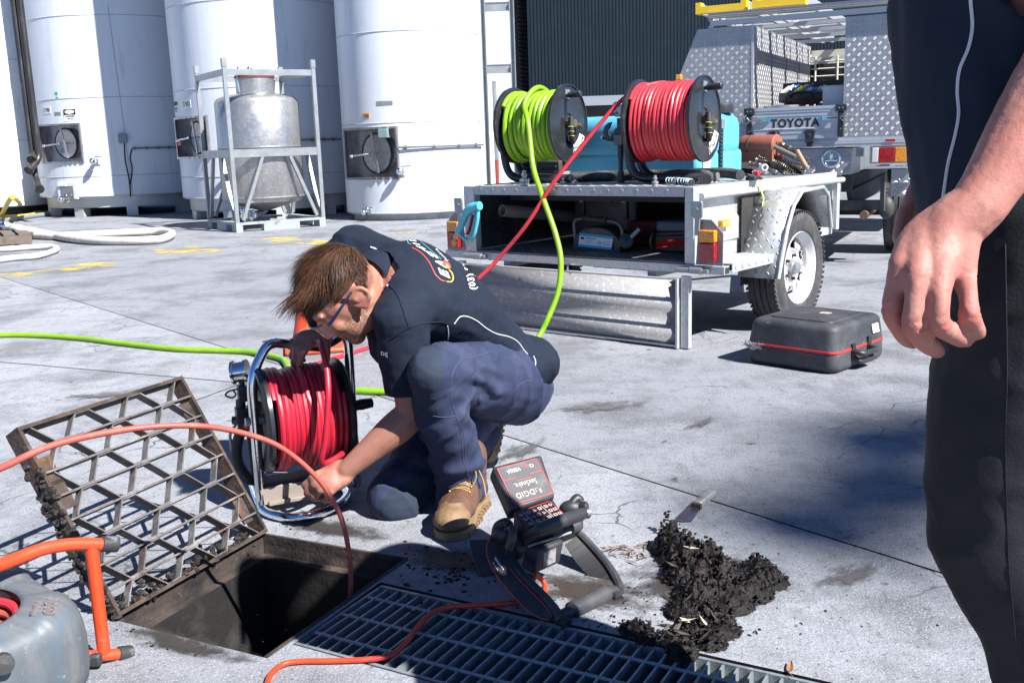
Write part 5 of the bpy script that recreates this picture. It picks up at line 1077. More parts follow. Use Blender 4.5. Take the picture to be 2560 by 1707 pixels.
# ------------------------------------------------------------------ chrome framed hand reel the man holds
zs = lambda x, y: zp(x,y,3.014,540,800)
ca = dp(*zs(360,770), 2.70); cb = dp(*zs(915,650), 2.79); cb.z = ca.z = (ca.z+cb.z)/2
AX = (cb-ca).normalized(); SD = AX.cross(V((0,0,1))); mid = (ca+cb)/2     # SD points to the camera side
hr_ = thing('hand_reel', 'chrome framed hand reel wound with crimson hose in front of the man', 'hose reel', (mid.x, mid.y, 0), math.degrees(math.atan2(AX.y, AX.x)))
LL = (cb-ca).length/2; hz_ = ca.z; RF = .150; Wl = lambda P: V(((P-V((mid.x,mid.y,0))).dot(AX), -(P-V((mid.x,mid.y,0))).dot(SD), P.z))
for s, x in ((-1,-LL),(1,LL)):
    f = MB().lathe([(0,0),(.05,0),(.055,.005),(RF*.86,.014),(RF*.95,.016),(RF*1.0,.008),(RF*1.0,-.002),(RF*.9,-.004),(0,-.004)], (x,0,hz_), (s,0,0), 48); fl = part('flange', f, BLACKPAINT, hr_, sharp=30)
    rv = MB()
    for k in range(6): t = 2*PI*k/6+.3; rv.ball((x-s*.006, .07*math.cos(t), hz_+.07*math.sin(t)), .008, 8, 5)
    part('rivet', rv, GALV, fl, kind='stuff')
    if s < 0:
        M = frame((x-.0165,0,hz_),(0,-1,0),(0,0,1)); MI = frame((x+.0055,0,hz_),(0,1,0),(0,0,1))
        for q, a0, wd2, rr2 in (('MUSTANG', -20, .075, .125), ('REELS', 30, .05, .125)):
            part('label_band', arc_band(MI, rr2-.018, rr2+.018, R(a0-22), R(a0+22)), BLACKPAINT, fl); o = text('lettering', q, .1, Matrix.Identity(4), PRINTW, fl, .0004, fit=(wd2,.022), bold=.002); bend(o.data, MI @ Matrix.Translation((0,0,.0015)), rr2, R(a0))
part('drum', MB().cyl((-LL,0,hz_),(LL,0,hz_), .09, 28), BLACKPAINT, hr_)
part('crank_knob', MB().lathe([(0,0),(.007,0),(.008,.02),(.016,.025),(.015,.045),(.0165,.05),(.014,.085),(.0,.087)], (LL+.012,-.03,hz_+.01), (1,.1,-.0), 16), BLACKP, hr_)
gz = lambda x, y: Wl(gp(*zs(x,y), .014))
base = [gz(270,1240),gz(300,1330),gz(345,1420),gz(430,1465),gz(560,1488),gz(700,1478),gz(850,1430),gz(950,1370),gz(985,1310),gz(940,1262),gz(860,1235),gz(700,1190),gz(430,1175),gz(300,1190)]
bp_ = spline(base + [base[0]], 5)[:-1]; part('base_loop', MB().tube(bp_, .0135, 12, closed=True), CHROME, hr_)
uy = gp(*zs(340,1420), .014).y+.005; U = lambda x, y, d=0: Wl(dp(*zs(x,y), uy+d))
hand_top = dp(*zs(700,150), 2.78)
top_path = fillet([U(345,1420), U(262,420,.02), U(395,163,.06), U(560,183,.10), Wl(dp(*zs(830,200),2.86)), (LL+.05,.02,hz_+.22), (LL+.05,.03,.014)], .075, 8)
part('carry_frame', MB().tube(top_path, .0145, 12), CHROME, hr_); part('grip_sleeve', MB().tube([U(555,182,.10), Wl(dp(*zs(830,200),2.86))], .0165, 12), RUBBER, hr_)
part('axle', MB().cyl((-LL-.05,0,hz_),(LL+.05,.02,hz_),.012,10), GALV, hr_)
DUST = mat('dusty steel plate', (.24,.20,.17), .7, .2, [((.38,.34,.30), 9, .5, .75), ((.07,.06,.05), 7, .55, .75)], (40,.2))
part('base_plate', MB().obx(Wl(gp(*zs(600,1330),.03)),(.16,.05,.012),Matrix.Identity(3)).obx(Wl(gp(*zs(560,1290),.05)),(.17,.012,.05),Matrix.Identity(3)).obx(Wl(gp(*zs(590,1230),.06)),(.20,.012,.07),Matrix.Identity(3)), DUST, hr_, .002)
Ug = lambda x, y: U(x,y,.10)
gd = (U(150,390,.1)-U(215,380,.1)).normalized()
part('gauge_can', MB().lathe([(0,-.022),(.033,-.022),(.033,-.014),(.029,-.012),(.029,.014),(.034,.016),(.034,.022),(0,.023)], Ug(182,388), gd, 24), CHROME, hr_)
part('valve_body', MB().cyl(Ug(195,440),Ug(195,500),.008,8).obx(Ug(200,550),(.026,.03,.045),Matrix.Identity(3)).cyl(Ug(185,600),Ug(185,660),.014,12).obx(Ug(205,720),(.04,.04,.05),Matrix.Identity(3)).cyl(Ug(125,755),Ug(165,755),.012,10), mat('black grey valve', (.05,.05,.055), .45, .6, [((.2,.19,.18), 20, .55, .75)]), hr_)
part('valve_ring', MB().tube(spline([Ug(160,520),Ug(100,535),Ug(72,565),Ug(120,585),Ug(150,560),Ug(130,530)],5), .0028, 6), BLACKP, hr_)
part('lead_hose', MB().tube(spline([Ug(230,790),Ug(180,860),Ug(155,980),Ug(175,1100),Ug(240,1190),U(300,1200,.13),U(300,1120,.16),U(280,960,.15),U(270,850,.14)],6), .016, 10), RUBBER, hr_)
part('brake_rod', MB().tube(fillet([Ug(150,790),Ug(100,850),Ug(125,1000),Ug(150,1140)],.02,4), .0045, 6), GALV, hr_)
# crimson hose on it
CH = thing('crimson_hose', 'crimson hose wound on the chrome hand reel, one turn lifted to the hand', 'hose', hr_.location)
O = V(CH.location); cc_ = V((mid.x,mid.y,hz_))
for rad, sd, n_ in ((.118,3,16),(.134,12,14)):
    part('wound_layer', MB().tube([p-O for p in coil(cc_, -LL+.012, LL-.012, rad, .0088, AX, SD, V((0,0,1)), n_, 1, sd, .75)], .0088, 8), MAGH, CH)
lo = cc_ + SD*.142 + AX*.075; HS = lambda x, y, Y: dp(*zs(x,y), Y)
part('lifted_turn', MB().tube([p-O for p in spline([cc_-V((0,0,.13))+AX*.08, lo-V((0,0,.09)), HS(800,1080,2.57), HS(825,900,2.56), HS(845,600,2.57), HS(838,400,2.60), HS(805,230,2.64), HS(778,165,2.70), HS(720,185,2.76), HS(640,225,2.79), HS(612,290,2.81), HS(598,340,2.83), cc_+V((0,0,.125))-AX*.02],6)], .0088, 10), MAGH, CH)
# ------------------------------------------------------------------ traffic cone behind the man's head
cg = gp(790,872); CONE = mat('cone orange', (.75,.07,.015), .5)
cn = thing('traffic_cone', 'orange traffic cone standing behind the kneeling man', 'traffic cone', cg, 12)
part('cone_base', MB().bx(-.155,.155,-.155,.155,0,.028), CONE, cn, .012); part('cone_body', MB().lathe([(.122,.028),(.116,.05),(.045,.40),(.038,.408),(0,.409)], (0,0,0), (0,0,1), 32), CONE, cn)
# ------------------------------------------------------------------ camera cable that arcs over the lid into the pit
ARC = mat('faded red cable', (.36,.075,.055), .5, 0, [((.27,.05,.045), 8, .5, .7), ((.44,.14,.11), 30, .55, .75)])
arc = [dp(-75,1545,1.66), dp(-210,1460,1.58), dp(-230,1300,1.55), dp(-120,1215,1.60), dp(0,1170,1.70), dp(140,1110,1.80), dp(326,1072,1.90), dp(490,1064,1.97), dp(610,1083,2.03), dp(707,1121,2.07), dp(795,1197,2.10), dp(849,1284,2.13), dp(871,1371,2.15), dp(877,1440,2.16), dp(876,1490,2.16)]
arc += [arc[-1]+V((-.01,-.02,-.15)), arc[-1]+V((-.06,-.05,-.38)), arc[-1]+V((-.15,-.07,-.62))]
solo('push_cable', MB().tube(spline(arc,8), [.0066]*int(8*6)+[.0061]*int(8*3)+[.0058]*(8*8+1), 10), ARC, 'faded red cable arcing from the left over the lid down into the pit', 'cable')
ORC = mat('orange red cable', (.62,.05,.012), .45, 0, [((.42,.02,.02), 8, .45, .65)])
dd_ = lambda x, y, z=.007: gp(x*1.0884, y*1.0884, z)
solo('camera_cable', MB().tube(spline([dd_(1228,1320,.04),dd_(1246,1332,.02),dd_(1252,1352),dd_(1240,1368),dd_(1200,1380),dd_(1150,1386),dd_(1085,1390),dd_(1025,1395),dd_(985,1412),dd_(955,1445),dd_(930,1478),dd_(895,1505),dd_(840,1514),dd_(760,1517),dd_(690,1518),dd_(650,1525),dd_(622,1548),dd_(600,1590),dd_(520,1640),dd_(380,1660)],8), .0058, 10), ORC, 'thin orange red cable snaking from the monitor across the trench grating', 'cable')
# ------------------------------------------------------------------ inspection monitor on its folding stand
zm = lambda x, y, Y: dp(x/3.336+1140, y/3.336+1110, Y)
mo = thing('inspection_monitor', 'black pipe inspection monitor tilted on its folding handle stand by the boot', 'monitor', gp(1350,1470)); MO = V(mo.location)
MONB = mat('dusty monitor plastic', (.028,.029,.032), .5, 0, [((.07,.07,.072), 10, .48, .75), ((.17,.165,.16), 70, .64, .78)], (120,.1))
L_ = lambda x, y, Y: zm(x,y,Y)-MO
def slab(c4, th_, rnd_=.006, nm='x'):                  # thick plate from four corners, away from the viewer
    n = (c4[1]-c4[0]).cross(c4[2]-c4[0]).normalized()
    if n.dot(V((0,0,EYE))-MO-c4[0]) > 0: n = -n
    return MB().add(list(c4)+[p+n*th_ for p in c4], [(0,1,2,3),(7,6,5,4),(0,4,5,1),(1,5,6,2),(2,6,7,3),(3,7,4,0)]), n
F4 = [L_(300,185,2.29), L_(715,80,2.345), L_(832,437,2.255), L_(462,553,2.20)]
m_, n_ = slab(F4, .05); part('visor', m_, MONB, mo, .008)
def face_frame(c4, flip=False):
    o = sum(c4, V((0,0,0)))/4; x = (c4[1]+c4[2]-c4[0]-c4[3]).normalized(); y = (c4[0]+c4[1]-c4[2]-c4[3]).normalized()
    if flip: x, y = -x, -y
    M = frame(o, x, y)
    w = ((c4[1]-c4[0]).length+(c4[2]-c4[3]).length)/2; h = ((c4[0]-c4[3]).length+(c4[1]-c4[2]).length)/2; return M, w, h
M, w, h = face_frame(F4, True); M = M @ Matrix.Translation((0,0,.0012))
fc = part('visor_decal', MB().prism([(-w*.42,-h*.42),(w*.42,-h*.42),(w*.42,h*.42),(-w*.42,h*.42)], M @ Matrix.Translation((0,0,-.0008)), .001), mat('decal dark', (.06,.06,.065), .5, 0, [((.13,.13,.13), 20, .5, .75)]), mo)
REDLN = mat('decal red', (.50,.05,.05), .5); ln = MB(); e = .0012
for x0, x1, y0, y1 in ((-.42,.42,-.42,-.405),(-.42,.42,.405,.42),(-.42,-.408,-.42,.42),(.408,.42,-.42,.42),(-.42,-.15,-.135,-.12),(.15,.42,-.135,-.12),(-.15,.15,-.06,-.05)): ln.prism([(x0*w,y0*h),(x1*w,y0*h),(x1*w,y1*h),(x0*w,y1*h)], M, .001)
part('decal_line', ln, REDLN, fc, kind='stuff')
text('lettering','RIDGID',.1,M @ Matrix.Translation((w*.05,h*.26,.0006)), mat('decal cream',(.55,.45,.36),.6,0,[((.06,.06,.06),60,.55,.62)]), fc, .0004, fit=(w*.52,h*.12))
text('lettering','SeeSnake.',.1,M @ Matrix.Translation((w*.02,h*.05,.0006)), mat('decal cream',(.55,.45,.36),.6), fc, .0004, fit=(w*.46,h*.12))
text('lettering','CS',.1,M @ Matrix.Translation((-w*.26,-h*.29,.0006)), PRINTW, fc, .0004, fit=(w*.08,h*.07)); text('lettering','6x',.1,M @ Matrix.Translation((-w*.15,-h*.29,.0006)), REDLN, fc, .0004, fit=(w*.1,h*.07)); text('lettering','VERSA',.1,M @ Matrix.Translation((w*.12,-h*.29,.0006)), PRINTW, fc, .0004, fit=(w*.28,h*.08))
K4 = [L_(478,572,2.19), L_(812,458,2.245), L_(905,600,2.185), L_(585,718,2.12)]
m_, n_ = slab(K4, .045); kb = part('keypad_body', m_, MONB, mo, .005)
M, w, h = face_frame(K4); M = M @ Matrix.Translation((0,0,.0012))
kp = part('keypad', MB().prism([(-w*.45,-h*.42),(w*.45,-h*.42),(w*.45,h*.44),(-w*.45,h*.44)], M @ Matrix.Translation((0,0,-.0006)), .001), mat('keypad black', (.015,.015,.017), .4), mo)
KEYM = mat('key pink', (.62,.36,.32), .5); kd = PRINTB
for row, y in ((0,.24),(1,-.03),(2,-.30)):
    for colm, x in enumerate((-.36,-.17,-.03,.11,.27,.38)):
        s = w*.040; T_ = M @ Matrix.Translation((w*x, h*y, 0))
        poly = [(s*math.cos(2*PI*i/12), s*math.sin(2*PI*i/12)) for i in range(12)] if (row, colm) in ((0,0),(0,5)) else ([(0,s),(-s,-s*.8),(s,-s*.8)] if (row, colm) == (0,2) else [(-s,0),(s*.8,s),(s*.8,-s)] if (row, colm) == (1,1) else [(s,0),(-s*.8,s),(-s*.8,-s)] if (row, colm) == (1,3) else [(0,-s),(-s,s*.8),(s,s*.8)] if (row, colm) == (2,2) else [(-s,-s),(s,-s),(s,s),(-s,s)])
        k_ = part('key', MB().prism(poly, T_, .0018), KEYM, kp); part('key_symbol', MB().prism([(a_*.5,b_*.5) for a_,b_ in poly], T_ @ Matrix.Translation((0,0,.0018)), .0004), kd, k_)
for x in (-.27,.19): part('keypad_line', MB().prism([(w*x,-h*.36),(w*x+.0008,-h*.36),(w*x+.0008,h*.36),(w*x,h*.36)], M, .001), PRINTW, kp)
part('keypad_border', MB().prism([(-w*.45,h*.42),(w*.45,h*.42),(w*.45,h*.44),(-w*.45,h*.44)], M, .001).prism([(-w*.45,-h*.42),(-w*.437,-h*.42),(-w*.437,h*.44),(-w*.45,h*.44)], M, .001).prism([(w*.437,-h*.42),(w*.45,-h*.42),(w*.45,h*.44),(w*.437,h*.44)], M, .001), REDLN, kp)
B4 = [L_(430,700,2.18), L_(1050,520,2.29), L_(1085,690,2.25), L_(540,900,2.13)]
m_, n_ = slab(B4, .06); part('lower_housing', m_, MONB, mo, .012)
part('front_grip', MB().tube(spline([L_(600,770,2.12),L_(690,712,2.085),L_(880,640,2.13),L_(1060,578,2.20),L_(1100,572,2.21)],5), [.011]*5+[.0155]*10+[.0135]*6, 12), MONB, mo)
part('grip_button', MB().cyl(L_(1085,575,2.2),L_(1112,565,2.205),.0095,12), GALV, mo)
part('silver_slot', MB().tube([L_(600,850,2.13),L_(960,735,2.19)], .003, 6), GALV, mo)
part('cable_hook', MB().tube(spline([L_(330,770,2.16),L_(350,690,2.15),L_(410,655,2.14),L_(445,680,2.13)],5), .012, 10).tube(spline([L_(440,870,2.10),L_(470,790,2.10),L_(475,710,2.11),L_(435,705,2.13)],5), .010, 10).ball(L_(395,745,2.15),.026), BLACKP, mo)
part('cable_hook', MB().tube(spline([L_(900,560,2.27),L_(960,500,2.27),L_(1010,450,2.28),L_(1040,480,2.28)],5), .011, 10).tube(spline([L_(1010,590,2.26),L_(1050,520,2.26),L_(1075,505,2.26),L_(1075,540,2.25)],5), .009, 10).ball(L_(960,540,2.27),(.03,.02,.022)), BLACKP, mo)
bt4 = [L_(700,860,2.15), L_(890,785,2.20), L_(915,860,2.18), L_(640,1085,2.13)]
bt4 = [L_(705,880,2.12), L_(905,800,2.17), L_(870,990,2.17), L_(645,1090,2.12)]; m_, n_ = slab(bt4, .045); bt_ = part('battery', m_, MONB, mo, .006)
M, w, h = face_frame(bt4); part('battery_label', MB().prism([(-w*.25,-h*.32),(w*.22,-h*.32),(w*.22,h*.3),(-w*.25,h*.3)], M @ Matrix.Translation((0,0,.0005)), .0008), mat('worn label', (.3,.28,.28), .6, 0, [((.08,.07,.07), 60, .45, .6)]), bt_)
# curved left side panel, right arm, ground grip and rear foot
def strip(outer, inner, th_, side):                    # curved panel between two edges
    mb = MB(); n = len(outer)
    for a_, b_ in zip(outer, inner): mb.v += [a_, b_, a_+side*th_, b_+side*th_]
    for i in range(n-1):
        k = i*4; mb.f += [(k,k+4,k+5,k+1),(k+2,k+3,k+7,k+6),(k,k+2,k+6,k+4),(k+1,k+5,k+7,k+3)]
    mb.f += [(0,1,3,2), (n*4-4,n*4-2,n*4-1,n*4-3)]; return mb
sd_ = (L_(1040,500,2.28)-L_(400,680,2.17)).normalized()
Lo = spline([L_(320,735,2.17),L_(262,830,2.15),L_(262,940,2.12),L_(330,1080,2.08),L_(440,1220,2.03),L_(560,1350,1.99),L_(680,1440,1.965),L_(775,1468,1.955)],4)
Li = spline([L_(345,728,2.17),L_(420,830,2.16),L_(415,960,2.13),L_(470,1060,2.09),L_(570,1170,2.04),L_(680,1280,2.0),L_(760,1370,1.975),L_(800,1430,1.96)],4)
SP = mat('side panel', (.035,.033,.036), .45, 0, [((.09,.085,.085), 14, .5, .75)]); pan = part('side_panel', strip(Lo, Li, .022, sd_), SP, mo)
part('panel_edge', MB().tube(Lo, .0016, 5).tube(Li, .0016, 5), REDLN, pan)
part('arm_spine', MB().tube([q+sd_*.014 for q in Li]+[L_(880,1480,1.95)], [.011]*len(Li)+[.014], 8), MONB, mo)
def panel_text(t, c, d, w, h, m):                      # along the side panel
    x = (L_(*d)-L_(*c)).normalized(); nv = -sd_; y = nv.cross(x); o = (L_(*c)+L_(*d))/2 + nv*.0035
    text('lettering', t, .1, frame(o, -x, -y) if 0 else frame(o, x, y), m, pan, .0006, fit=(w,h))
panel_text('RIDGID', (415,1150,2.07), (310,990,2.115), .062, .014, PRINTW); panel_text('SeeSnake.', (430,1090,2.09), (330,940,2.12), .05, .010, PRINTW)
panel_text('VERSA', (595,1300,2.01), (525,1215,2.035), .032, .008, PRINTW); panel_text('CS6x', (710,1400,1.98), (630,1340,1.995), .03, .008, PRINTW)
Ro = spline([L_(905,840,2.25),L_(1000,980,2.22),L_(1120,1110,2.18),L_(1230,1200,2.14),L_(1330,1210,2.12)],4); Ri = spline([L_(1030,745,2.27),L_(1150,870,2.24),L_(1260,1000,2.20),L_(1330,1110,2.16),L_(1365,1190,2.12)],4)
ra = part('side_arm', strip(Ro, Ri, .012, sd_), mat('ribbed inside', (.012,.012,.013), .55), mo); part('arm_edge', MB().tube(Ri+[L_(1370,1240,2.09),L_(1330,1260,2.07)], .0095, 8), MONB, ra)
rbb = MB()
for i in range(2, len(Ro), 2): rbb.tube([Ro[i]-sd_*.001, Ri[i]-sd_*.001], .0009, 4)
part('arm_rib', rbb, MONB, ra)
part('ground_grip', MB().tube(spline([L_(880,1425,1.97),L_(930,1405,1.98),L_(1000,1370,2.0),L_(1150,1300,2.04),L_(1270,1240,2.075),L_(1330,1225,2.09)],5), [.011]*5+[.0125]*3+[.020]*12+[.013]*6, 14), MONB, mo)
part('rubber_foot', MB().cyl(L_(890,1470,1.955),L_(935,1505,1.945),.013,12), RUBBER, mo); part('rubber_foot', MB().cyl(L_(1330,1260,2.07),L_(1360,1300,2.055),.012,12), RUBBER, mo)
part('rear_foot', strip([L_(105,800,2.27),L_(140,960,2.24),L_(190,1110,2.20)], [L_(270,790,2.28),L_(300,900,2.25),L_(335,1080,2.20)], .03, (L_(400,680,2.3)-L_(400,680,2.17)).normalized()), MONB, mo, .004)
part('cable_plug', MB().tube([L_(600,1105,2.15),L_(655,1125,2.14)], .008, 10), RUBBER, mo)
# ------------------------------------------------------------------ camera reel at the lower left
zk = lambda x, y, Y: dp(x/4.053, 1320+y/4.053, Y)
sr = thing('camera_reel', 'blue grey moulded cable drum in a worn orange red tube frame, lower left', 'cable reel', gp(60,1690)); SO = V(sr.location); K_ = lambda x, y, Y: zk(x,y,Y)-SO
ORT = mat('worn orange paint', (.60,.055,.015), .42, 0, [((.10,.07,.06), 7, .60, .70), ((.22,.15,.12), 15, .66, .74), ((.5,.04,.012), 30, .55, .8)], (50,.05), .08)
tp = spline([K_(-400,520,1.64),K_(-200,430,1.68),K_(0,370,1.72),K_(200,295,1.76),K_(450,205,1.80),K_(700,165,1.835),K_(900,160,1.86),K_(1030,162,1.875)],6)
part('top_tube', MB().tube(tp, .0128, 14), ORT, sr); part('upright', MB().tube([K_(925,180,1.863),K_(1055,1260,1.850)], .0128, 14), ORT, sr)
btp = K_(1060,1285,1.850); part('bottom_tube', MB().tube([K_(500,1310,1.80), btp, K_(1195,1275,1.868)], .0118, 14), ORT, sr)
for a_, b_ in ((K_(1025,160,1.874),K_(1195,160,1.895)), (K_(1192,1275,1.867),K_(1330,1262,1.888))):
    d = (b_-a_); L2 = d.length; part('end_cap', MB().lathe([(.0135,0),(.0155,.002),(.0165,L2*.8),(.0155,L2*.97),(.011,L2),(.010,L2*.95),(0,L2*.95)], a_, d, 18), mat('rubbed cap', (.03,.03,.032), .55, 0, [((.30,.29,.28), 30, .55, .75)], (60,.2)), sr)
part('rubber_pad', MB().obx(K_(945,1330,1.83),(.033,.02,.026),Matrix.Identity(3)), mat('rubbed cap', (.03,.03,.032), .55), sr, .005)
DRUM = mat('worn drum plastic', (.085,.10,.112), .55, .0, [((.13,.13,.135), 9, .45, .65, (1,4,1)), ((.075,.11,.145), 7, .5, .7, (4,1,1)), ((.11,.085,.085), 9, .56, .76, (1,3,3)), ((.24,.25,.25), 70, .62, .76)], (14,.2), .12)
ctr = dp(-71,1515,1.66)-SO-V((0,0,.066)); an = V((.05,-.12,.99)).normalized(); bx_ = an.cross(V((0,0,1))).normalized(); by_ = an.cross(bx_)
nn = 144; dm = MB(); prof = [(.078,.058),(.081,.064),(.088,.066),(.096,.063),(.125,.058),(.140,.053),(.152,.042),(.160,.024),(.165,.0),(.168,-.03),(.168,-.07),(.164,-.10),(.150,-.12),(.0,-.125)]
for j, (r, z) in enumerate(prof):
    for k in range(nn):
        t = 2*PI*k/nn; qq = max(0, min(1, (r-.09)/.06)); sq = 1+qq*.075*math.cos(4*t+.9); sg = 1/(1+math.exp(-14*math.cos(4*t+.9))); lump = (.011*sg-.004)*(1 if 4 <= j <= 9 else .4 if j == 3 else 0); sq += .035*(sg-.5)*(1 if 7 <= j <= 11 else 0)
        dm.v.append(ctr + (bx_*math.cos(t)+by_*math.sin(t))*r*sq + an*(z+lump))
for j in range(len(prof)-1):
    for k in range(nn): dm.f.append((j*nn+k, j*nn+(k+1) % nn, (j+1)*nn+(k+1) % nn, (j+1)*nn+k))
part('drum_shell', dm, DRUM, sr, sharp=50)
part('drum_lining', MB().lathe([(.080,.060),(.082,-.12),(0,-.12)], ctr, an, 40, False), DARK, sr)
for k in range(6):
    z = .035-k*.02; part('stored_cable', MB().ring(ctr+an*z+bx_*.002*(k % 3), an, .071-.002*(k % 2), .0085, 40, 8), ARC if k else REDH, sr)
tm = frame(ctr + (bx_*0 + by_*0), bx_, by_)
def on_drum(px, y_, Y): return K_(px, y_, Y)
c0 = K_(450,815,1.74); tx = (K_(490,770,1.755)-K_(480,880,1.735)).normalized()
dg_ = bpy.context.evaluated_depsgraph_get()
def drum_hit(px, py):
    vs = [v for v in dm.v]; bv = BVHTree.FromPolygons(vs, dm.f); d = ray(px/4.053, 1320+py/4.053).normalized(); h_ = bv.ray_cast(V((0,0,EYE))-SO, d); return h_
EMB = mat('embossed letters', (.20,.17,.17), .5)
for body, pa2, pb2, hgt in (('RIDGID',(520,740),(490,885),.020), ('KollmannReel'[:8],(390,770),(345,890),.014)):
    h1, h2 = drum_hit(*pa2), drum_hit(*pb2)
    if h1[0] and h2[0]:
        x = (h2[0]-h1[0]); n = (h1[1]+h2[1]).normalized(); n = -n if n.dot(V((0,0,EYE))-SO-h1[0]) < 0 else n
        w_ = x.length; text('embossed_lettering', body, .1, frame((h1[0]+h2[0])/2+n*.0035, x, n.cross(x)), EMB, sr, .0025, fit=(w_, hgt))
part('foot_knob', MB().lathe([(0,0),(.016,0),(.018,.01),(.017,.03),(0,.032)], K_(15,1350,1.56), (.5,-.7,.2), 16), mat('rubbed cap', (.03,.03,.032), .55), sr)
# ------------------------------------------------------------------ scraper, mud and litter
h1, h2 = gp(1782,1228,.012), gp(1742,1262,.010); sc = thing('scraper', 'old flat scraper with a worn metal handle lying across the joint', 'scraper', h2); O = V(h2)
dr_ = (h2-h1).normalized(); sx_ = dr_.cross(V((0,0,1))); part('handle', MB().obx((h1+h2)/2-O, ((h2-h1).length,.026,.020), Matrix((dr_,sx_,V((0,0,1)))).transposed()), mat('worn handle', (.36,.36,.35), .4, .5, [((.14,.12,.10), 30, .5, .7)]), sc, .005)
bl = [gp(x, y, .004)-O for x, y in ((1735,1256),(1752,1262),(1745,1280),(1731,1302),(1708,1303),(1685,1300),(1705,1280))]
m_ = MB(); m_.add(bl+[p+V((0,0,.002)) for p in bl], [tuple(range(7)), tuple(range(13,6,-1))]+[(i,(i+1) % 7,7+(i+1) % 7,7+i) for i in range(7)]); part('blade', m_, mat('heat blued blade', (.30,.32,.40), .25, .9, [((.38,.22,.15), 12, .5, .7), ((.16,.2,.36), 6, .5, .7)]), sc)
part('ferrule', MB().obx(h2-O+dr_*.004-V((0,0,.002)),(.014,.028,.018),Matrix((dr_,sx_,V((0,0,1)))).transposed()), RUST, sc)
zd = lambda x, y: (1400+x/2.0276, 1100+y/2.0276)
MUD = mat('wet black mud', (.008,.0065,.006), .42, 0, [((.024,.016,.012), 30, .52, .75), ((.06,.046,.036), 90, .68, .8)], (120,.6), .15, .22)
SC_ = .72
ridge = [(545,470,.075,.020),(570,560,.10,.05),(640,620,.105,.06),(690,700,.10,.065),(740,640,.09,.05),(820,720,.085,.06),(720,800,.08,.06),(850,830,.06,.055),(960,780,.06,.05),(1050,720,.055,.045),(1000,660,.05,.04),(640,880,.05,.045),(760,900,.045,.05),(820,970,.03,.04),(650,960,.025,.035),(600,1020,.03,.04),(760,1030,.035,.035),(380,960,.03,.035),(450,1000,.02,.03),(620,1075,.03,.03),(600,720,.07,.03)]
hp = [(gp(*zd(x,y)), z*SC_, r) for x, y, z, r in ridge]
def hgt(p): return max(z*max(0, 1-((p-q).length/(r*1.18))**2) for q, z, r in hp)
mu = MB(); rnd = random.Random(21); cntr = gp(*zd(720,760))
G_ = 150; sx0, sy0, st_ = cntr.x-.30, cntr.y-.42, .0046
for j in range(G_+1):
    for i in range(G_+1):
        p = V((sx0+i*st_*.75, sy0+j*st_, 0)); h_ = hgt(p); n1 = noise.fractal(p*38, .9, 2, 5); n2 = noise.noise(p*130)
        mu.v.append(V((p.x+.004*n2, p.y+.004*noise.noise(p*120+V((3,3,3))), -.004+h_*(.85+.5*n1)+((.005*n2+.004*noise.noise(p*260)) if h_ > .003 else 0))))
for j in range(G_):
    for i in range(G_):
        q = (j*(G_+1)+i, j*(G_+1)+i+1, (j+1)*(G_+1)+i+1, (j+1)*(G_+1)+i)
        if max(mu.v[k].z for k in q) > .0: mu.f.append(q)
mp_ = thing('mud_pile', 'heap of wet black drain mud and rotten leaves scraped beside the grating', 'mud', V((cntr.x,cntr.y,0))); O = V(mp_.location)
mu.v = [v-O for v in mu.v]; part('mud_heap', mu, MUD, mp_, sharp=60)
ck = MB()
def clod(mb, p, s, rnd):
    m0 = len(mb.v); mb.ball(p, (s*rnd.uniform(.7,1.3), s*rnd.uniform(.7,1.3), s*rnd.uniform(.5,1)), 7, 5)
    for k in range(m0, len(mb.v)): v = mb.v[k]; mb.v[k] = p + (v-p)*(1+.6*noise.noise(v*160+V((s*900,0,0))))
for k in range(650):
    q, z, r = rnd.choice(hp); a_ = rnd.uniform(0,2*PI); rr2 = r*1.1*math.sqrt(rnd.random()); p = q+V((rr2*math.cos(a_), rr2*math.sin(a_), 0)); h_ = hgt(p)
    clod(ck, V((p.x,p.y,h_*rnd.uniform(.8,1.12)+.001))-O, rnd.choice((.0018,.0025,.0035,.005)), rnd)
part('mud_clod', ck, MUD, mp_, kind='stuff', sharp=60)
lf = MB(); lfb = MB()
for k in range(64):
    q, z, r = rnd.choice(hp); a_ = rnd.uniform(0,2*PI); rr2 = r*1.4*rnd.random(); p = q+V((rr2*math.cos(a_), rr2*math.sin(a_), 0)); h_ = hgt(p)+.003; d = V((rnd.uniform(-1,1),rnd.uniform(-1,1),rnd.uniform(-.3,.4))).normalized(); s_ = d.cross(V((rnd.uniform(-.4,.4),rnd.uniform(-.4,.4),1))).normalized(); l_ = rnd.uniform(.008,.026); w_ = rnd.uniform(.0015,.006); c_ = V((p.x,p.y,h_))-O
    (lf if k % 7 == 0 else lfb).add([c_-d*l_, c_+s_*w_, c_+d*l_+V((0,0,.004)), c_-s_*w_+V((0,0,.002))], [(0,1,2),(0,2,3)])
part('pale_leaf', lf, mat('pale straw', (.52,.46,.33), .7), mp_, kind='stuff'); part('rotten_leaf', lfb, mat('rotten leaf', (.035,.024,.019), .6, 0, [((.09,.06,.045), 30, .55, .75)]), mp_, kind='stuff')
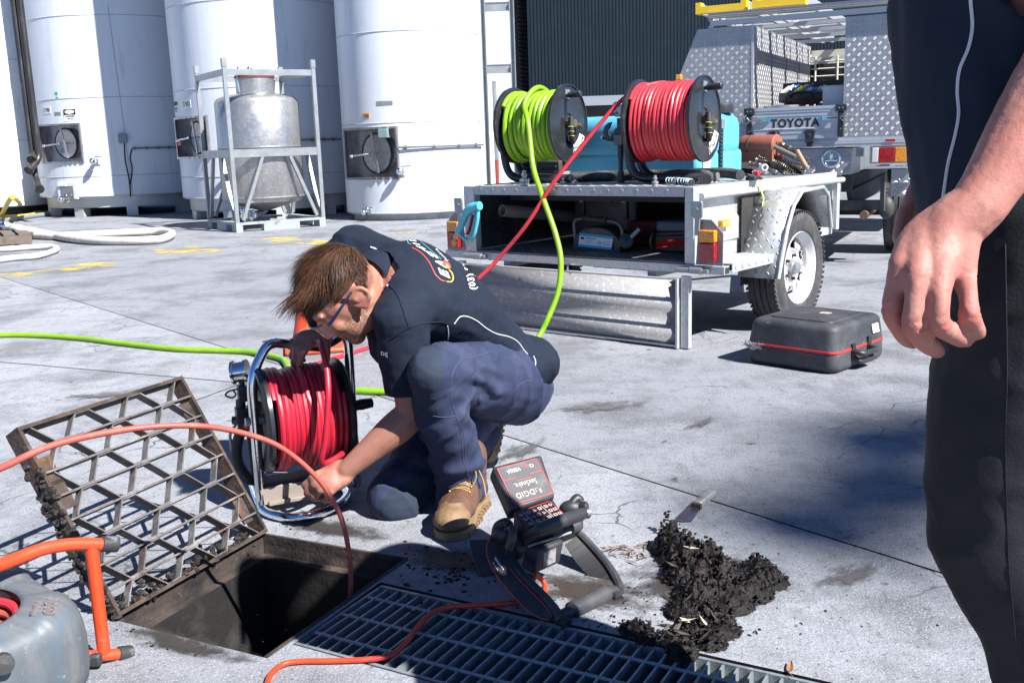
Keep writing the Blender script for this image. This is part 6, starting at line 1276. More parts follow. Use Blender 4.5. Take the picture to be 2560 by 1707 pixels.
# crumbs and smears on the concrete round about
cr = MB(); sm = MB()
spots = [(1105,575,10),(1210,732,6),(1455,788,7),(1495,785,5),(1350,870,13),(1375,900,6),(1425,900,5),(1225,932,10),(1530,945,8),(1570,945,4),(1910,938,9),(1840,1010,4),(1480,1210,5),(850,468,6),(805,508,5),(1100,850,7),(455,730,5),(430,800,5),(480,770,4),(985,910,5),(130,915,8),(195,945,12),(230,950,9),(250,910,5),(500,635,6),(1455,1120,4),(1150,12,3),(1850,924,3),(1300,970,4),(1100,1055,7),(985,975,16),(1010,960,14),(960,990,12),(330,545,6)]
for x, y, s in spots:
    p = gp(*zd(x,y)); s = s/2.0276/1000*.62
    for k in range(5): clod(cr, p+V((rnd.gauss(0,s*.5),rnd.gauss(0,s*.5),s*.25)), s*rnd.uniform(.35,.75), rnd)
for k in range(150):
    p = gp(*zd(rnd.gauss(330,330), rnd.gauss(860,130))); clod(cr, p+V((0,0,.001)), rnd.uniform(.0008,.0032), rnd)
for k in range(110):
    p = gp(rnd.gauss(1110,60), rnd.gauss(1425,42)); clod(cr, p+V((0,0,.0008)), rnd.uniform(.001,.006), rnd)
for k in range(60):
    p = gp(rnd.gauss(700,120), rnd.gauss(1310,26)) if k < 30 else gp(rnd.gauss(420,120), rnd.gauss(1590,22)); clod(cr, p+V((0,0,.0006)), rnd.uniform(.001,.004), rnd)
cr.v = [V((v.x, v.y, max(v.z, .0002))) for v in cr.v]; o = part('mud_crumbs', cr, MUD, None, kind='stuff', sharp=60); o['label'] = 'black mud crumbs scattered over the concrete'; o['category'] = 'mud'
lr = MB()
for k in range(46):
    p = gp(*zd(rnd.gauss(330,60), rnd.gauss(575,22))); d = V((rnd.uniform(-1,1),rnd.uniform(-.35,.35),0)).normalized(); l_ = rnd.uniform(.008,.025); s_ = V((-d.y,d.x,0))*rnd.uniform(.001,.004); z_ = V((0,0,rnd.uniform(.001,.012)))
    lr.add([p-d*l_+z_, p+s_+z_, p+d*l_+z_*.6, p-s_+z_*1.2], [(0,1,2,3)])
o = part('leaf_litter', lr, mat('brown litter', (.17,.115,.08), .7, 0, [((.32,.25,.17), 40, .5, .7)]), None, kind='stuff'); o['label'] = 'brown leaf scraps lying left of the mud'; o['category'] = 'leaves'
def leaf(px, s, label, rz):
    p = gp(*px); m = MB(); k = 7
    for i in range(k+1): t = i/k; w_ = s*.32*math.sin(PI*t)**.8; x = (t-.5)*s*2; z = .003+s*.5*(t-.4)**2*1.6; c_, s2 = math.cos(rz), math.sin(rz); m.v += [p+V((x*c_-w_*s2*-1, x*s2-w_*c_, z+s*.12)), p+V((x*c_, x*s2, z)), p+V((x*c_-w_*s2, x*s2+w_*c_, z+s*.12))]
    for i in range(k): b_ = i*3; m.f += [(b_,b_+3,b_+4,b_+1),(b_+1,b_+4,b_+5,b_+2)]
    m.tube([p+V((-s*math.cos(rz),-s*math.sin(rz),.006)), p+V((-s*1.5*math.cos(rz+.3),-s*1.5*math.sin(rz+.3),.004))], .0007, 4)
    solo('dry_leaf', m, mat('dry leaf', (.24,.11,.05), .5, 0, [((.12,.06,.03), 40, .5, .7)]), label, 'leaf')
leaf(zd(1165,1165), .020, 'curled brown leaf at the right end of the grating', 1.2); leaf(zd(1465,495), .014, 'dry curled leaf caught in the concrete joint', .4)
leaf(zd(970,20), .014, 'small dark leaf lying alone beyond the joint', 2.6)

# wet smears round the mud and along the pit
def smear(px, r, sq, rot, dens, col):
    m = bpy.data.materials.new('mud smear'); m.use_nodes = True; nt = m.node_tree; b = nt.nodes['Principled BSDF']; L = nt.links
    b.inputs['Base Color'].default_value = col + (1,); b.inputs['Roughness'].default_value = .55
    tc = N(nt, 'ShaderNodeTexCoord').outputs['Object']; ln_ = N(nt, 'ShaderNodeVectorMath', operation='LENGTH'); mp = N(nt, 'ShaderNodeMapping'); mp.inputs['Scale'].default_value = (1/r, 1/(r*sq), 1); L.new(tc, mp.inputs[0]); L.new(mp.outputs[0], ln_.inputs[0])
    f = ramp(nt, ln_.outputs['Value'], .15, 1.0, (1,1,1,1), (0,0,0,1)); n1 = noise_n(nt, tc, 9, 9, .72, (1,2.2,1)); ad = N(nt, 'ShaderNodeMath', operation='MULTIPLY_ADD'); L.new(f, ad.inputs[0]); ad.inputs[1].default_value = .42; L.new(n1, ad.inputs[2])
    a_ = ramp(nt, ad.outputs[0], dens, dens+.16); mm = N(nt, 'ShaderNodeMath', operation='MULTIPLY'); L.new(a_, mm.inputs[0]); L.new(f, mm.inputs[1])
    t = N(nt, 'ShaderNodeBsdfTransparent'); mx = N(nt, 'ShaderNodeMixShader'); L.new(mm.outputs[0], mx.inputs[0]); L.new(t.outputs[0], mx.inputs[1]); L.new(b.outputs[0], mx.inputs[2]); L.new(mx.outputs[0], nt.nodes['Material Output'].inputs[0])
    g_ = gp(*px); k = 32; mb = MB().add([(r*math.cos(2*PI*i/k), r*sq*math.sin(2*PI*i/k), 0) for i in range(k)], [tuple(range(k))])
    o = part('mud_smear', mb, m, None, kind='structure'); o.location = (g_.x, g_.y, .0022+.0004*len(SMEARS)); o.rotation_euler = (0,0,rot); SMEARS.append(o)
SMEARS = []
smear((1470,1480), (.26), .75, -.5, .72, (.045,.035,.028)); smear((1760,1450), .30, .8, .5, .64, (.03,.024,.02)); smear((1120,1400), .22, .6, -.5, .70, (.05,.042,.036))
smear((820,1320), .32, .28, -.45, .70, (.035,.03,.027)); smear((460,1610), .34, .25, -.42, .75, (.04,.034,.03)); smear((2120,1440), .24, .5, .7, .80, (.09,.085,.08))
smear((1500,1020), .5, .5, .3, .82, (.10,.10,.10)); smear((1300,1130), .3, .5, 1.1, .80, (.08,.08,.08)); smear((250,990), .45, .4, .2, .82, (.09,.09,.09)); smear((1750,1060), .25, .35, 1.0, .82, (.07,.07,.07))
# ------------------------------------------------------------------ people
def xf(mb, sub, M): return mb.add([M @ v for v in sub.v], sub.f)
def limb(mb, pts, n=14, k=5):                          # tapered rounded limb through (point, radius) pairs
    P = spline([p for p, r in pts], k); Rr = [v.x for v in spline([V((r,0,0)) for p, r in pts], k)]
    mb.tube(P, Rr, n); mb.ball(P[0], Rr[0], n, 8); mb.ball(P[-1], Rr[-1], n, 8); return mb
def trunk(mb, secs, k=6):                              # (centre, half width, half depth, width axis, normal) ellipsoids run along a spine
    C = spline([s[0] for s in secs], k); A = spline([V((s[1], s[2], 0)) for s in secs], k); X = spline([s[3] for s in secs], k); Zn = spline([s[4] for s in secs], k)
    for i in range(len(C)):
        x = X[i].normalized(); d = (C[min(i+1,len(C)-1)]-C[max(i-1,0)]).normalized(); x = (x-d*x.dot(d)).normalized(); n = x.cross(d)
        mb.ball(C[i], (A[i].x, max(.05, A[i].y*.75), A[i].y), 18, 10, Matrix((x, d, n)).transposed())
    return mb
def organic(name, mb, voxel, smooth, mats, par=None, folds=None, sub=False):
    me = bpy.data.meshes.new(name); me.from_pydata(mb.v, [], mb.f); me.update()
    bm = bmesh.new(); bm.from_mesh(me); bmesh.ops.recalc_face_normals(bm, faces=bm.faces); bm.to_mesh(me); bm.free()
    o = bpy.data.objects.new(name, me); COL.objects.link(o)
    m = o.modifiers.new('r','REMESH'); m.mode = 'VOXEL'; m.voxel_size = voxel
    m = o.modifiers.new('s','SMOOTH'); m.factor = .5; m.iterations = smooth
    dg = bpy.context.evaluated_depsgraph_get(); dg.update(); m2 = bpy.data.meshes.new_from_object(o.evaluated_get(dg)); m2.name = name
    bpy.data.objects.remove(o); bpy.data.meshes.remove(me)
    if folds:
        m2.update(); nr = [v.normal.copy() for v in m2.vertices]
        for v, n in zip(m2.vertices, nr): v.co += n*folds(v.co)
    for p in m2.polygons: p.use_smooth = True
    for q in mats: m2.materials.append(q)
    o = bpy.data.objects.new(name, m2); COL.objects.link(o); o.parent = par; return o
def cut(o, P, n, rad):                                 # trim everything within rad of P that lies beyond the plane
    bm = bmesh.new(); bm.from_mesh(o.data); f = [q for q in bm.faces if (q.calc_center_median()-P).length < rad]
    g = list({e for q in f for e in q.edges})+list({v for q in f for v in q.verts})+f
    bmesh.ops.bisect_plane(bm, geom=g, plane_co=P, plane_no=n)
    kill = [q for q in bm.faces if (q.calc_center_median()-P).length < rad and (q.calc_center_median()-P).dot(n) > 0]
    bmesh.ops.delete(bm, geom=kill, context='FACES'); bm.to_mesh(o.data); bm.free()
def bvh(o): return BVHTree.FromPolygons([v.co.copy() for v in o.data.vertices], [tuple(p.vertices) for p in o.data.polygons])
def hit(bv, px, off=.0012):
    d = ray(*px).normalized(); h = bv.ray_cast(V((0,0,EYE)), d)
    if h[0] is None: return None
    n = h[1] if h[1].dot(d) < 0 else -h[1]; return h[0] + n*off
def trim(name, bv, pxs, r, m, par, off=.0005, n=5, k=6):
    P = [hit(bv, (q.x, q.y), off) for q in spline([V((x,y,0)) for x, y in pxs], k)]; P = [p for p in P if p]
    if len(P) < 2: return
    return part(name, MB().tube(P, r, n), m, par)
def print_on(name, body, bv, quad, m, par, off=.0012, bold=0, fitw=None):
    """wrap a printed word onto cloth: quad = picture corners of baseline start, baseline end, top end, top start"""
    o = text(name, body, .1, Matrix.Identity(4), m, par, 0, fit=(1,1), bold=bold); me = o.data
    bm = bmesh.new(); bm.from_mesh(me); bmesh.ops.triangulate(bm, faces=bm.faces); bmesh.ops.subdivide_edges(bm, edges=[e for e in bm.edges if e.calc_length() > .12], cuts=1); bm.to_mesh(me); bm.free()
    a, b, c, d = [V((*q,0)) for q in quad]; bad = False
    for v in me.vertices:
        u, w = v.co.x+.5, v.co.y+.5; q = (a*(1-u)+b*u)*(1-w) + (d*(1-u)+c*u)*w; h = hit(bv, (q.x, q.y), off)
        if h is None: bad = True; h = V((0,0,-5))
        v.co = h
    if bad:
        bm = bmesh.new(); bm.from_mesh(me); bmesh.ops.delete(bm, geom=[v for v in bm.verts if v.co.z < -2], context='VERTS'); bm.to_mesh(me); bm.free()
    me.update(); return o
def hand(mb, W, ydir, zdir, thumb, curls, spread=.10, sc=1.0, tcurl=(.3,.4), tdir=None):
    """palm and five bent fingers; thumb = +1 / -1 side, curls = per finger (knuckle, middle, end) in radians"""
    y = V(ydir).normalized(); x = y.cross(V(zdir)).normalized(); z = x.cross(y); B = lambda a,b,c: V(W) + (x*a*thumb + y*b + z*c)*sc
    Mx = Matrix((x, y, z)).transposed()
    for a, b, c, r in ((.018,.035,0,(.022,.040,.016)),(-.016,.035,0,(.022,.040,.015)),(.0,.06,.002,(.040,.036,.0155)),(.026,.028,-.010,(.018,.032,.017)),(-.024,.04,-.008,(.014,.036,.014)),(0,.01,0,(.027,.03,.018))):
        mb.ball(B(a,b,c), tuple(q*sc for q in r), 14, 8, Mx)
    base = ((.031,.090,.001),(.010,.096,.003),(-.012,.091,.002),(-.032,.080,-.002)); ln = ((.046,.026,.022),(.050,.030,.023),(.046,.028,.022),(.036,.022,.020)); rd = (.0098,.0100,.0095,.0084)
    for i in range(4):
        d0 = spread*(1.5-i)/1.5; a = 0; p = B(*base[i]); pts = [(B(base[i][0]*.8,base[i][1]-.045,0), rd[i]*1.0*sc), (p, rd[i]*1.22*sc)]
        for j in range(3):
            a += curls[i][j]; dirv = (y*math.cos(a) - z*math.sin(a)); dirv = (dirv + x*thumb*d0*math.cos(a)).normalized()
            q = p + dirv*ln[i][j]*sc; pts.append((p.lerp(q,.5), rd[i]*(.95,.88,.84)[j]*sc)); pts.append((q, rd[i]*(1.03,.92,.66)[j]*sc)); p = q
        limb(mb, pts, 10, 3)
    td = V(tdir) if tdir else V((.62,.68,-.35)); p = B(.024,.018,-.008); d = (x*td.x*thumb + y*td.y + z*td.z).normalized(); pts = [(B(.012,.005,-.004),.014*sc),(p,.0155*sc)]
    for j, l in enumerate((.045,.034,.027)):
        q = p + d*l*sc; pts.append((q, (.0125,.0110,.0085)[j]*sc)); p = q
        if j < 2: d = (d + (y*.5 - x*thumb*.6 - z*.3)*tcurl[j]).normalized()
    limb(mb, pts, 10, 3); return mb
def head_shape(beard=True):
    h = MB()                                           # x to the left ear, y to the face, z to the crown
    h.ball((0,-.012,.035),(.074,.095,.088),24,16); h.ball((0,.018,.01),(.068,.078,.085),20,12); h.ball((0,.045,-.045),(.052,.052,.060),20,12)
    h.ball((0,.066,-.088),(.028,.026,.024),14,10); h.ball((0,.01,-.075),(.054,.06,.04),16,10); h.ball((0,.082,.026),(.055,.016,.014),16,8)
    for s in (-1,1):
        h.ball((s*.036,.072,-.022),(.022,.022,.024),12,8); h.ball((s*.030,.074,.006),(.016,.014,.012),12,8)
        M = Matrix.Rotation(s*.35,3,'Z'); e = V((s*.074,-.012,-.012))
        h.ring(e+V((s*.006,0,0)),(s*.92,.35,.1),.0245,.0062,18,6); h.ball(e+V((s*.002,.002,0)),(.010,.019,.026),12,8,M); h.ball(e+V((s*.005,.008,-.026)),(.007,.010,.010),10,6); h.ball(e+V((s*.008,.010,.004)),(.005,.008,.010),10,6)
    h.tube([(0,.088,.02),(0,.100,-.004),(0,.110,-.026)],[.009,.0105,.013],10); h.ball((0,.106,-.03),(.016,.013,.010),12,8)
    h.ball((0,.084,-.056),(.024,.014,.007),12,8); h.ball((0,.082,-.068),(.022,.014,.008),12,8); return h
GL = V((0,0,0))
def hairs(M, n, rnd, top, side, flow, region, par, m, capm, width=.0011):
    mb = MB()
    for k in range(n):
        while True:
            d = V((rnd.gauss(0,1),rnd.gauss(0,1),rnd.gauss(0,1))).normalized()
            p = V((d.x*.079, d.y*.100-.010, d.z*.092+.036))
            if region(p): break
        nrm = V((d.x/.079, d.y/.1, d.z/.092)).normalized(); tp = min(1, max(0, (p.z-.02)/.06)); L_ = (side*(1-tp)+top*tp)*rnd.uniform(.30,1.2)*(1.12 if p.y > .03 else .62+.3*max(0,noise.noise(p*30)+.3))
        fl = flow(p); fl = fl - nrm*fl.dot(nrm); fl = (fl.normalized() if fl.length > 1e-4 else V((0,1,0))); cl = noise.noise_vector(p*15); fl = (fl + cl*1.05 + V((rnd.gauss(0,.07),rnd.gauss(0,.07),rnd.gauss(0,.07)))).normalized()
        lift = (.55 if tp > .5 else .22)*rnd.uniform(.5,1.2); s = nrm.cross(fl).normalized(); q = p - nrm*.004; w = width*rnd.uniform(.7,1.5); nn = 5; pts = []
        for j in range(nn+1):
            t = j/nn; pts.append(q.copy()); dirv = (fl + nrm*lift*(1-1.7*t) + GL*(.55*t*tp) + noise.noise_vector(p*17+V((t,t,0)))*.75*t + nrm*max(0,noise.noise(p*24+V((7,0,0))))*1.1*t*t).normalized(); q = q + dirv*L_/nn
        b = len(mb.v)
        for j, q in enumerate(pts):
            ww = w*(1-.85*j/nn); mb.v += [M @ (q-s*ww), M @ (q+s*ww)]
        for j in range(nn): mb.f.append((b+2*j, b+2*j+1, b+2*j+3, b+2*j+2))
    me = bpy.data.meshes.new('hair'); me.from_pydata(mb.v, [], mb.f); me.update(); me.materials.append(m)
    ca = me.color_attributes.new('tone', 'FLOAT_COLOR', 'POINT')
    for i in range(len(mb.v)//(2*(5+1))):
        t = rnd.random()
        for j in range(12): ca.data[i*12+j].color = (t,t,t,1)
    o = bpy.data.objects.new('hair', me); COL.objects.link(o); o.parent = par; return o
hm_ = bpy.data.materials.new('brown hair'); hm_.use_nodes = True; nt = hm_.node_tree; b = nt.nodes['Principled BSDF']
at_ = N(nt, 'ShaderNodeAttribute', attribute_name='tone'); nt.links.new(mixc(nt, at_.outputs['Fac'], (.010,.005,.0035), (.095,.046,.026)), b.inputs['Base Color']); b.inputs['Roughness'].default_value = .5; b.inputs['Specular IOR Level'].default_value = .14
SKIN = mat('tanned skin', (.30,.135,.092), .5, 0, [((.24,.085,.06), 14, .48, .7), ((.34,.17,.12), 45, .55, .8)], (160,.10), .06, .45, 0, .12)
SKIN2 = mat('pink freckled skin', (.36,.165,.13), .58, 0, [((.40,.145,.115), 11, .46, .68), ((.52,.29,.23), 26, .56, .78), ((.30,.10,.075), 150, .68, .74)], (240,.13), .06, .35, 0, .05)
BEARD = mat('stubbled skin', (.30,.15,.10), .6, 0, [((.10,.05,.03), 260, .45, .6), ((.16,.08,.05), 60, .5, .7)], (300,.2))
NAVY = mat('navy shirt knit', (.0075,.012,.024), .85, 0, [((.012,.02,.036), 260, .5, .7), ((.017,.026,.045), 9, .55, .8)], (300,.12), 0, .25, crease=(4.2,.8,(1,1.3,1)))
NAVY2 = mat('dark navy cotton', (.008,.014,.028), .82, 0, [((.014,.023,.042), 5, .5, .8)], (400,.08), 0, .25, crease=(4.0,.9,(1.3,1.3,.7)))
DENIM = mat('faded navy work trousers', (.026,.034,.072), .85, 0, [((.052,.06,.108), 7, .48, .74), ((.016,.021,.045), 16, .54, .72), ((.09,.10,.145), 330, .62, .78)], (350,.2), 0, .25, crease=(5.5,.9,(1,1,1.7)))
PATCH = mat('dark knee patch', (.022,.032,.052), .85, 0, [((.035,.042,.062), 9, .5, .75), ((.12,.115,.12), 40, .7, .82)], (350,.2), 0, .25, crease=(5.5,.5,(1,1,1.6)))
BLKT = mat('black work trousers', (.006,.007,.009), .68, 0, [((.013,.0145,.018), 6, .5, .75), ((.016,.018,.022), 7, .5, .75), ((.035,.037,.04), 18, .66, .80), ((.05,.05,.052), 260, .66, .78)], (300,.18), 0, .3, crease=(4.6,1.0,(1,1,1.1)))
LEATH = mat('brown boot leather', (.11,.052,.030), .55, 0, [((.06,.03,.019), 18, .5, .72), ((.20,.115,.065), 30, .6, .78)], (120,.25), .1)
TAN = mat('tan boot cap', (.19,.115,.058), .6, 0, [((.11,.065,.036), 25, .46, .68), ((.08,.045,.03), 14, .6, .72)], (90,.3)); LACE = mat('tan lace', (.30,.19,.075), .7)
PIPE_ = mat('grey piping', (.50,.52,.55), .6)
def grow(c, s): return c
# ---- the kneeling man: joints placed in the round from the lines of sight of the photograph
k1 = lambda x, y, Y: dp(660+x/3.92, 550+y/3.92, Y); k3 = lambda x, y, Y: dp(900+x/3.016, 840+y/3.016, Y); ks = lambda x, y, Y: dp(540+x/3.014, 800+y/3.014, Y)
Rsh, Lsh = dp(890,632,2.88), dp(1002,800,2.55); shv = (Lsh-Rsh).normalized()
hipL, hipR, pel = k3(1090,330,2.88), k3(960,330,3.06), k3(1080,300,2.96)
kneeL, ankL = k3(545,270,2.48), k3(770,1090,2.64); kneeR, ankR = k3(255,1235,2.64), k3(985,690,3.07)
elbL, wriL = k3(395,590,2.56), ks(985,1130,2.53); elbR, wriR = dp(772,712,2.96), k1(610,1045,2.79)
nk = k1(1110,560,2.68)
spine = [(k3(1225,215,3.0), .150,.095), (k3(1080,215,2.95), .158,.108), (dp(1190,835,2.87), .152,.108), (dp(1115,765,2.78), .165,.116), (dp(1038,718,2.71), .176,.116), (dp(985,695,2.69), .140,.090)]
body = MB(); axb = [shv]*6
hv = (hipL-hipR).normalized(); wax = [hv, hv, hv.lerp(shv,.4), hv.lerp(shv,.8), shv, shv]
trunk(body, [(c, w*.82, d*.80, wax[i], V((0,0,1))) for i, (c, w, d) in enumerate(spine)][1:])
for sh, el, wr, i in ((Lsh,elbL,wriL,0),(Rsh,elbR,wriR,1)):
    limb(body, [(sh,.050),(sh.lerp(el,.35),.049),(sh.lerp(el,.8),.043),(el,.042)], 16); limb(body, [(el,.043),(el.lerp(wr,.25),.0455),(el.lerp(wr,.65),.036),(wr,.0275)], 16)
hipI = pel
for kn, an_, hp_ in ((kneeL,ankL,hipL),(kneeR,ankR,hipR)):
    limb(body, [(hp_,.085),(hp_.lerp(kn,.5),.07),(kn,.050)]); limb(body, [(kn,.048),(kn.lerp(an_,.35),.05),(an_,.036)]); 
# head: crown to the left, face down
cr_ = V((-.70,-.30,.65)).normalized(); fd = V((-.62,-.25,-.74)); fd = (fd-cr_*fd.dot(cr_)).normalized(); lf_ = cr_.cross(fd)
hc = k1(790,725,2.575); HM = Matrix((lf_, fd, cr_)).transposed().to_4x4(); HM.translation = hc
HS_ = HM @ Matrix.Scale(1.04,4); xf(body, head_shape(), HS_)
limb(body, [(HS_ @ V((0,-.015,-.05)),.054),(nk.lerp(hc,.25),.056),(nk,.062),(dp(985,695,2.69),.07)], 16)
lh = (ks(800,1235,2.50)-wriL).normalized(); hand(body, wriL-lh*.01, lh, V((.15,-.75,.62)), 1, ((.75,1.1,.6),(.85,1.1,.6),(.9,1.1,.6),(1.0,1.1,.6)), .05, .98, (.2,.5), (.35,.85,-.5))
hand(body, wriR, V((-.62,-.30,-.36)), V((-.2,-.62,.75)), -1, ((.85,1.05,.5),(.9,1.05,.5),(.9,1.05,.5),(.95,1.0,.5)), .12, 1.04, (.2,.3), (.75,.55,-.35))
man = organic('person', body, .0042, 4, [SKIN, BEARD])
man['label'] = 'kneeling man in a navy shirt bending over the hand reel, brown hair, safety glasses'; man['category'] = 'person'
HI = HS_.inverted()
for p in man.data.polygons:
    q = HI @ p.center
    if abs(q.x) < .085 and q.y > -.005 and q.z < -.028-.25*max(0,.04-q.y) and q.z > -.125 and q.length < .16 and not (abs(q.x) < .02 and q.y > .088 and q.z > -.046): p.material_index = 1
# shirt
def shirt_fold(v): return .0045*((1-abs(noise.noise(V((v.x*5+v.z*7+3, v.y*6, v.z*4)))))**5) + .0030*(noise.fractal(V((v.x*7, v.y*7, v.z*16)), .8, 2, 4)) + .006*max(0, noise.noise(V((v.x*16+v.z*12, v.y*10, v.z*5)))-.15)
sb_ = MB(); trunk(sb_, [(c, w, d, wax[i], V((0,0,1))) for i, (c, w, d) in enumerate(spine)])
limb(sb_, [(Lsh+V((0,0,.0)),.068),(Lsh.lerp(elbL,.4),.066),(Lsh.lerp(elbL,.95),.064)], 18); limb(sb_, [(Rsh,.072),(Rsh.lerp(elbR,.5),.066),(Rsh.lerp(elbR,.9),.062)], 18)
limb(sb_, [(Lsh,.075),(dp(1038,718,2.71),.09),(Rsh,.08)], 18); limb(sb_, [(dp(1000,700,2.68),.088),(k1(1150,560,2.68),.076),(k1(1085,545,2.67),.071)], 20)
sb_.ball(dp(1000,850,2.64), (.085,.10,.085), 16, 10); sb_.ball(dp(985,790,2.66),(.09,.10,.10),16,10); sb_.ball(dp(1050,880,2.70), (.09,.11,.06), 16, 10)
sb_.ball(k3(1310,190,3.0), (.07,.12,.055), 16, 10)
shirt = organic('shirt', sb_, .0065, 5, [NAVY], man, shirt_fold)
dsl = (elbL-Lsh).normalized(); cut(shirt, Lsh.lerp(elbL,.74), dsl, .12); cn_ = (k1(1070,540,2.665)-k1(1150,560,2.68)).normalized(); cut(shirt, k1(1096,552,2.668), cn_, .11); cut(shirt, Rsh.lerp(elbR,.8), (elbR-Rsh).normalized(), .11)
shirt.modifiers.new('s','SOLIDIFY').thickness = .003
SBV = bvh(shirt); Z1 = lambda pts: [(660+x/3.92, 550+y/3.92) for x, y in pts]; Z5 = lambda pts: [(540+x/1.911, 540+y/1.911) for x, y in pts]
cax = (hc-k1(1120,560,2.68)).normalized(); c0_ = k1(1128,565,2.68)
co_ = MB(); nn_ = 40; cu_ = cax.cross(shv).normalized(); cw_ = cu_.cross(cax)
for j, (r_, h_) in enumerate(((.078,-.012),(.075,.012),(.0715,.036),(.0685,.040),(.068,.036),(.071,.010),(.072,-.012))):
    for k in range(nn_): t = 2*PI*k/nn_; co_.v.append(c0_ + cax*(h_+.012*math.cos(t*1)*0) + (cw_*math.cos(t)*1.02+cu_*math.sin(t)*.98)*r_)
for j in range(6):
    for k in range(nn_): co_.f.append((j*nn_+k, j*nn_+(k+1) % nn_, (j+1)*nn_+(k+1) % nn_, (j+1)*nn_+k))
part('collar', co_, NAVY, shirt)
trim('collar_stripe', SBV, Z1([(1048,268),(1095,290),(1150,370),(1180,470),(1205,570),(1213,640)]), .0034, PIPE_, shirt)
trim('piping', SBV, Z5([(1138,515),(1165,482),(1200,480),(1245,500),(1290,535),(1340,562),(1400,577),(1440,600),(1470,640),(1488,660)]), .0017, PIPE_, shirt)
trim('piping', SBV, Z5([(1108,590),(1110,560),(1106,525)]), .0015, PIPE_, shirt); trim('piping', SBV, Z5([(1516,668),(1526,695),(1522,720),(1512,738)]), .0017, PIPE_, shirt)
LR, LT_, LY = mat('logo red', (.62,.06,.05), .6), mat('logo teal', (.12,.48,.42), .6), mat('logo yellow', (.75,.45,.06), .6)
LC = [(1762,521),(1722,425),(1652,348),(1603,312),(1535,272),(1492,238),(1448,196),(1405,158)]
for i, ch in enumerate('EASTSIDE'):
    t_ = i/7; cx_, cy_ = LC[i]; a_ = LC[max(0,i-1)]; b_ = LC[min(7,i+1)]; ux, uy = b_[0]-a_[0], b_[1]-a_[1]; ul = math.hypot(ux,uy); ux, uy = ux/ul, uy/ul
    w_ = (.40 if i else .34)*(ul/(2 if 0 < i < 7 else 1))*(.35 if ch == 'I' else 1); vx, vy = (-48*(1-t_)-29*t_), (-22*(1-t_)-1*t_)
    print_on('lettering', ch, SBV, Z1([(cx_-ux*w_-vx,cy_-uy*w_-vy),(cx_+ux*w_-vx,cy_+uy*w_-vy),(cx_+ux*w_+vx,cy_+uy*w_+vy),(cx_-ux*w_+vx,cy_-uy*w_+vy)]), PRINTW, shirt, bold=.004)
trim('logo_line', SBV, Z1([(1448,275),(1500,300),(1560,345),(1620,420),(1660,500),(1690,550),(1740,592),(1778,600)]), .0019, LR, shirt)
trim('logo_line', SBV, Z1([(1788,606),(1835,606),(1852,570),(1838,520),(1812,490)]), .0019, LY, shirt)
trim('logo_line', SBV, Z1([(1262,112),(1310,150),(1360,188),(1400,196),(1415,230),(1440,240)]), .0012, LT_, shirt); trim('logo_line', SBV, Z1([(1430,112),(1500,178),(1580,250),(1660,320),(1735,385)]), .0010, LT_, shirt)
def patch(name, pts, m, off=.0016):
    c = V((sum(p[0] for p in pts)/len(pts), sum(p[1] for p in pts)/len(pts), 0)); H = [hit(SBV, p, off) for p in pts]; hcn = hit(SBV, (c.x,c.y), off)
    if None in H or hcn is None: return
    mb = MB().add(H+[hcn], [(i, (i+1) % len(H), len(H)) for i in range(len(H))]); return part(name, mb, m, shirt)
patch('logo_flame', Z1([(1757,400),(1775,395),(1815,430),(1830,465),(1815,490),(1780,470),(1755,430)]), LR); patch('logo_flame', Z1([(1778,432),(1800,448),(1812,472),(1800,480),(1782,460)]), LY, .0022)
print_on('lettering', 'Plumbing', SBV, Z1([(1812,398),(1690,282),(1672,290),(1785,405)]), PRINTW, shirt)
print_on('lettering', '(03) 97', SBV, Z5([(1252,352),(1222,208),(1176,216),(1212,352)]), PRINTW, shirt, bold=.002)
print_on('lettering', 'DE', SBV, Z1([(1150,1318),(1215,1345),(1215,1300),(1150,1285)]), PRINTW, shirt, bold=.003)
trim('sleeve_seam', SBV, Z1([(1235,640),(1300,720),(1345,830),(1380,940),(1420,1050)]), .0022, NAVY, shirt); trim('sleeve_seam', SBV, Z1([(1240,1165),(1340,1100),(1420,1055),(1560,1015),(1740,1000),(1800,1025)]), .0016, NAVY, shirt)
# trousers
def ridg(p): return (1-abs(noise.noise(p)))**4
def pants_fold(v):
    d1 = (v-kneeL).length; f = .0025*noise.fractal(v*13, .8, 2, 4)
    sh_ = (ankL-kneeL).normalized(); th_ = (hipL-kneeL).normalized(); a1 = (v-kneeL).dot(sh_); a2 = (v-kneeL).dot(th_)
    if (v-kneeL-sh_*a1).length < .10 and .04 < a1: f += .013*ridg(V((a1*17+v.x*5, v.x*4, v.y*4)))*min(1,(a1-.04)/.08)
    elif a2 > .06 and (v-hipR).length > .14: f += .010*ridg(V((a2*13+v.z*9, v.x*3, v.y*3)))
    else: f += .004*ridg(v*9)
    back = k3(860,400,2.58); db = (v-back).length
    if db < .16: f += .008*math.sin(((v-back).z*1.2+(v-back).y*.6)*95+3*noise.noise(v*9))*(1-db/.16)
    low = max(0, 1-(v-ankL).length/.24); f += .007*low*math.sin(v.z*75+4*noise.noise(v*8)+v.x*20)
    return f
pb = MB(); limb(pb, [(hipL,.118),(hipL.lerp(kneeL,.35),.106),(hipL.lerp(kneeL,.75),.083),(kneeL,.066)], 20); limb(pb, [(kneeL,.063),(kneeL.lerp(ankL,.3),.067),(kneeL.lerp(ankL,.7),.064),(ankL.lerp(kneeL,.04),.064),(ankL-V((0,0,.055)),.064)], 20)
limb(pb, [(hipR,.115),(hipR.lerp(kneeR,.4),.100),(kneeR,.072)], 20); limb(pb, [(kneeR,.070),(kneeR.lerp(ankR,.4),.068),(ankR.lerp(kneeR,.12),.058)], 20)
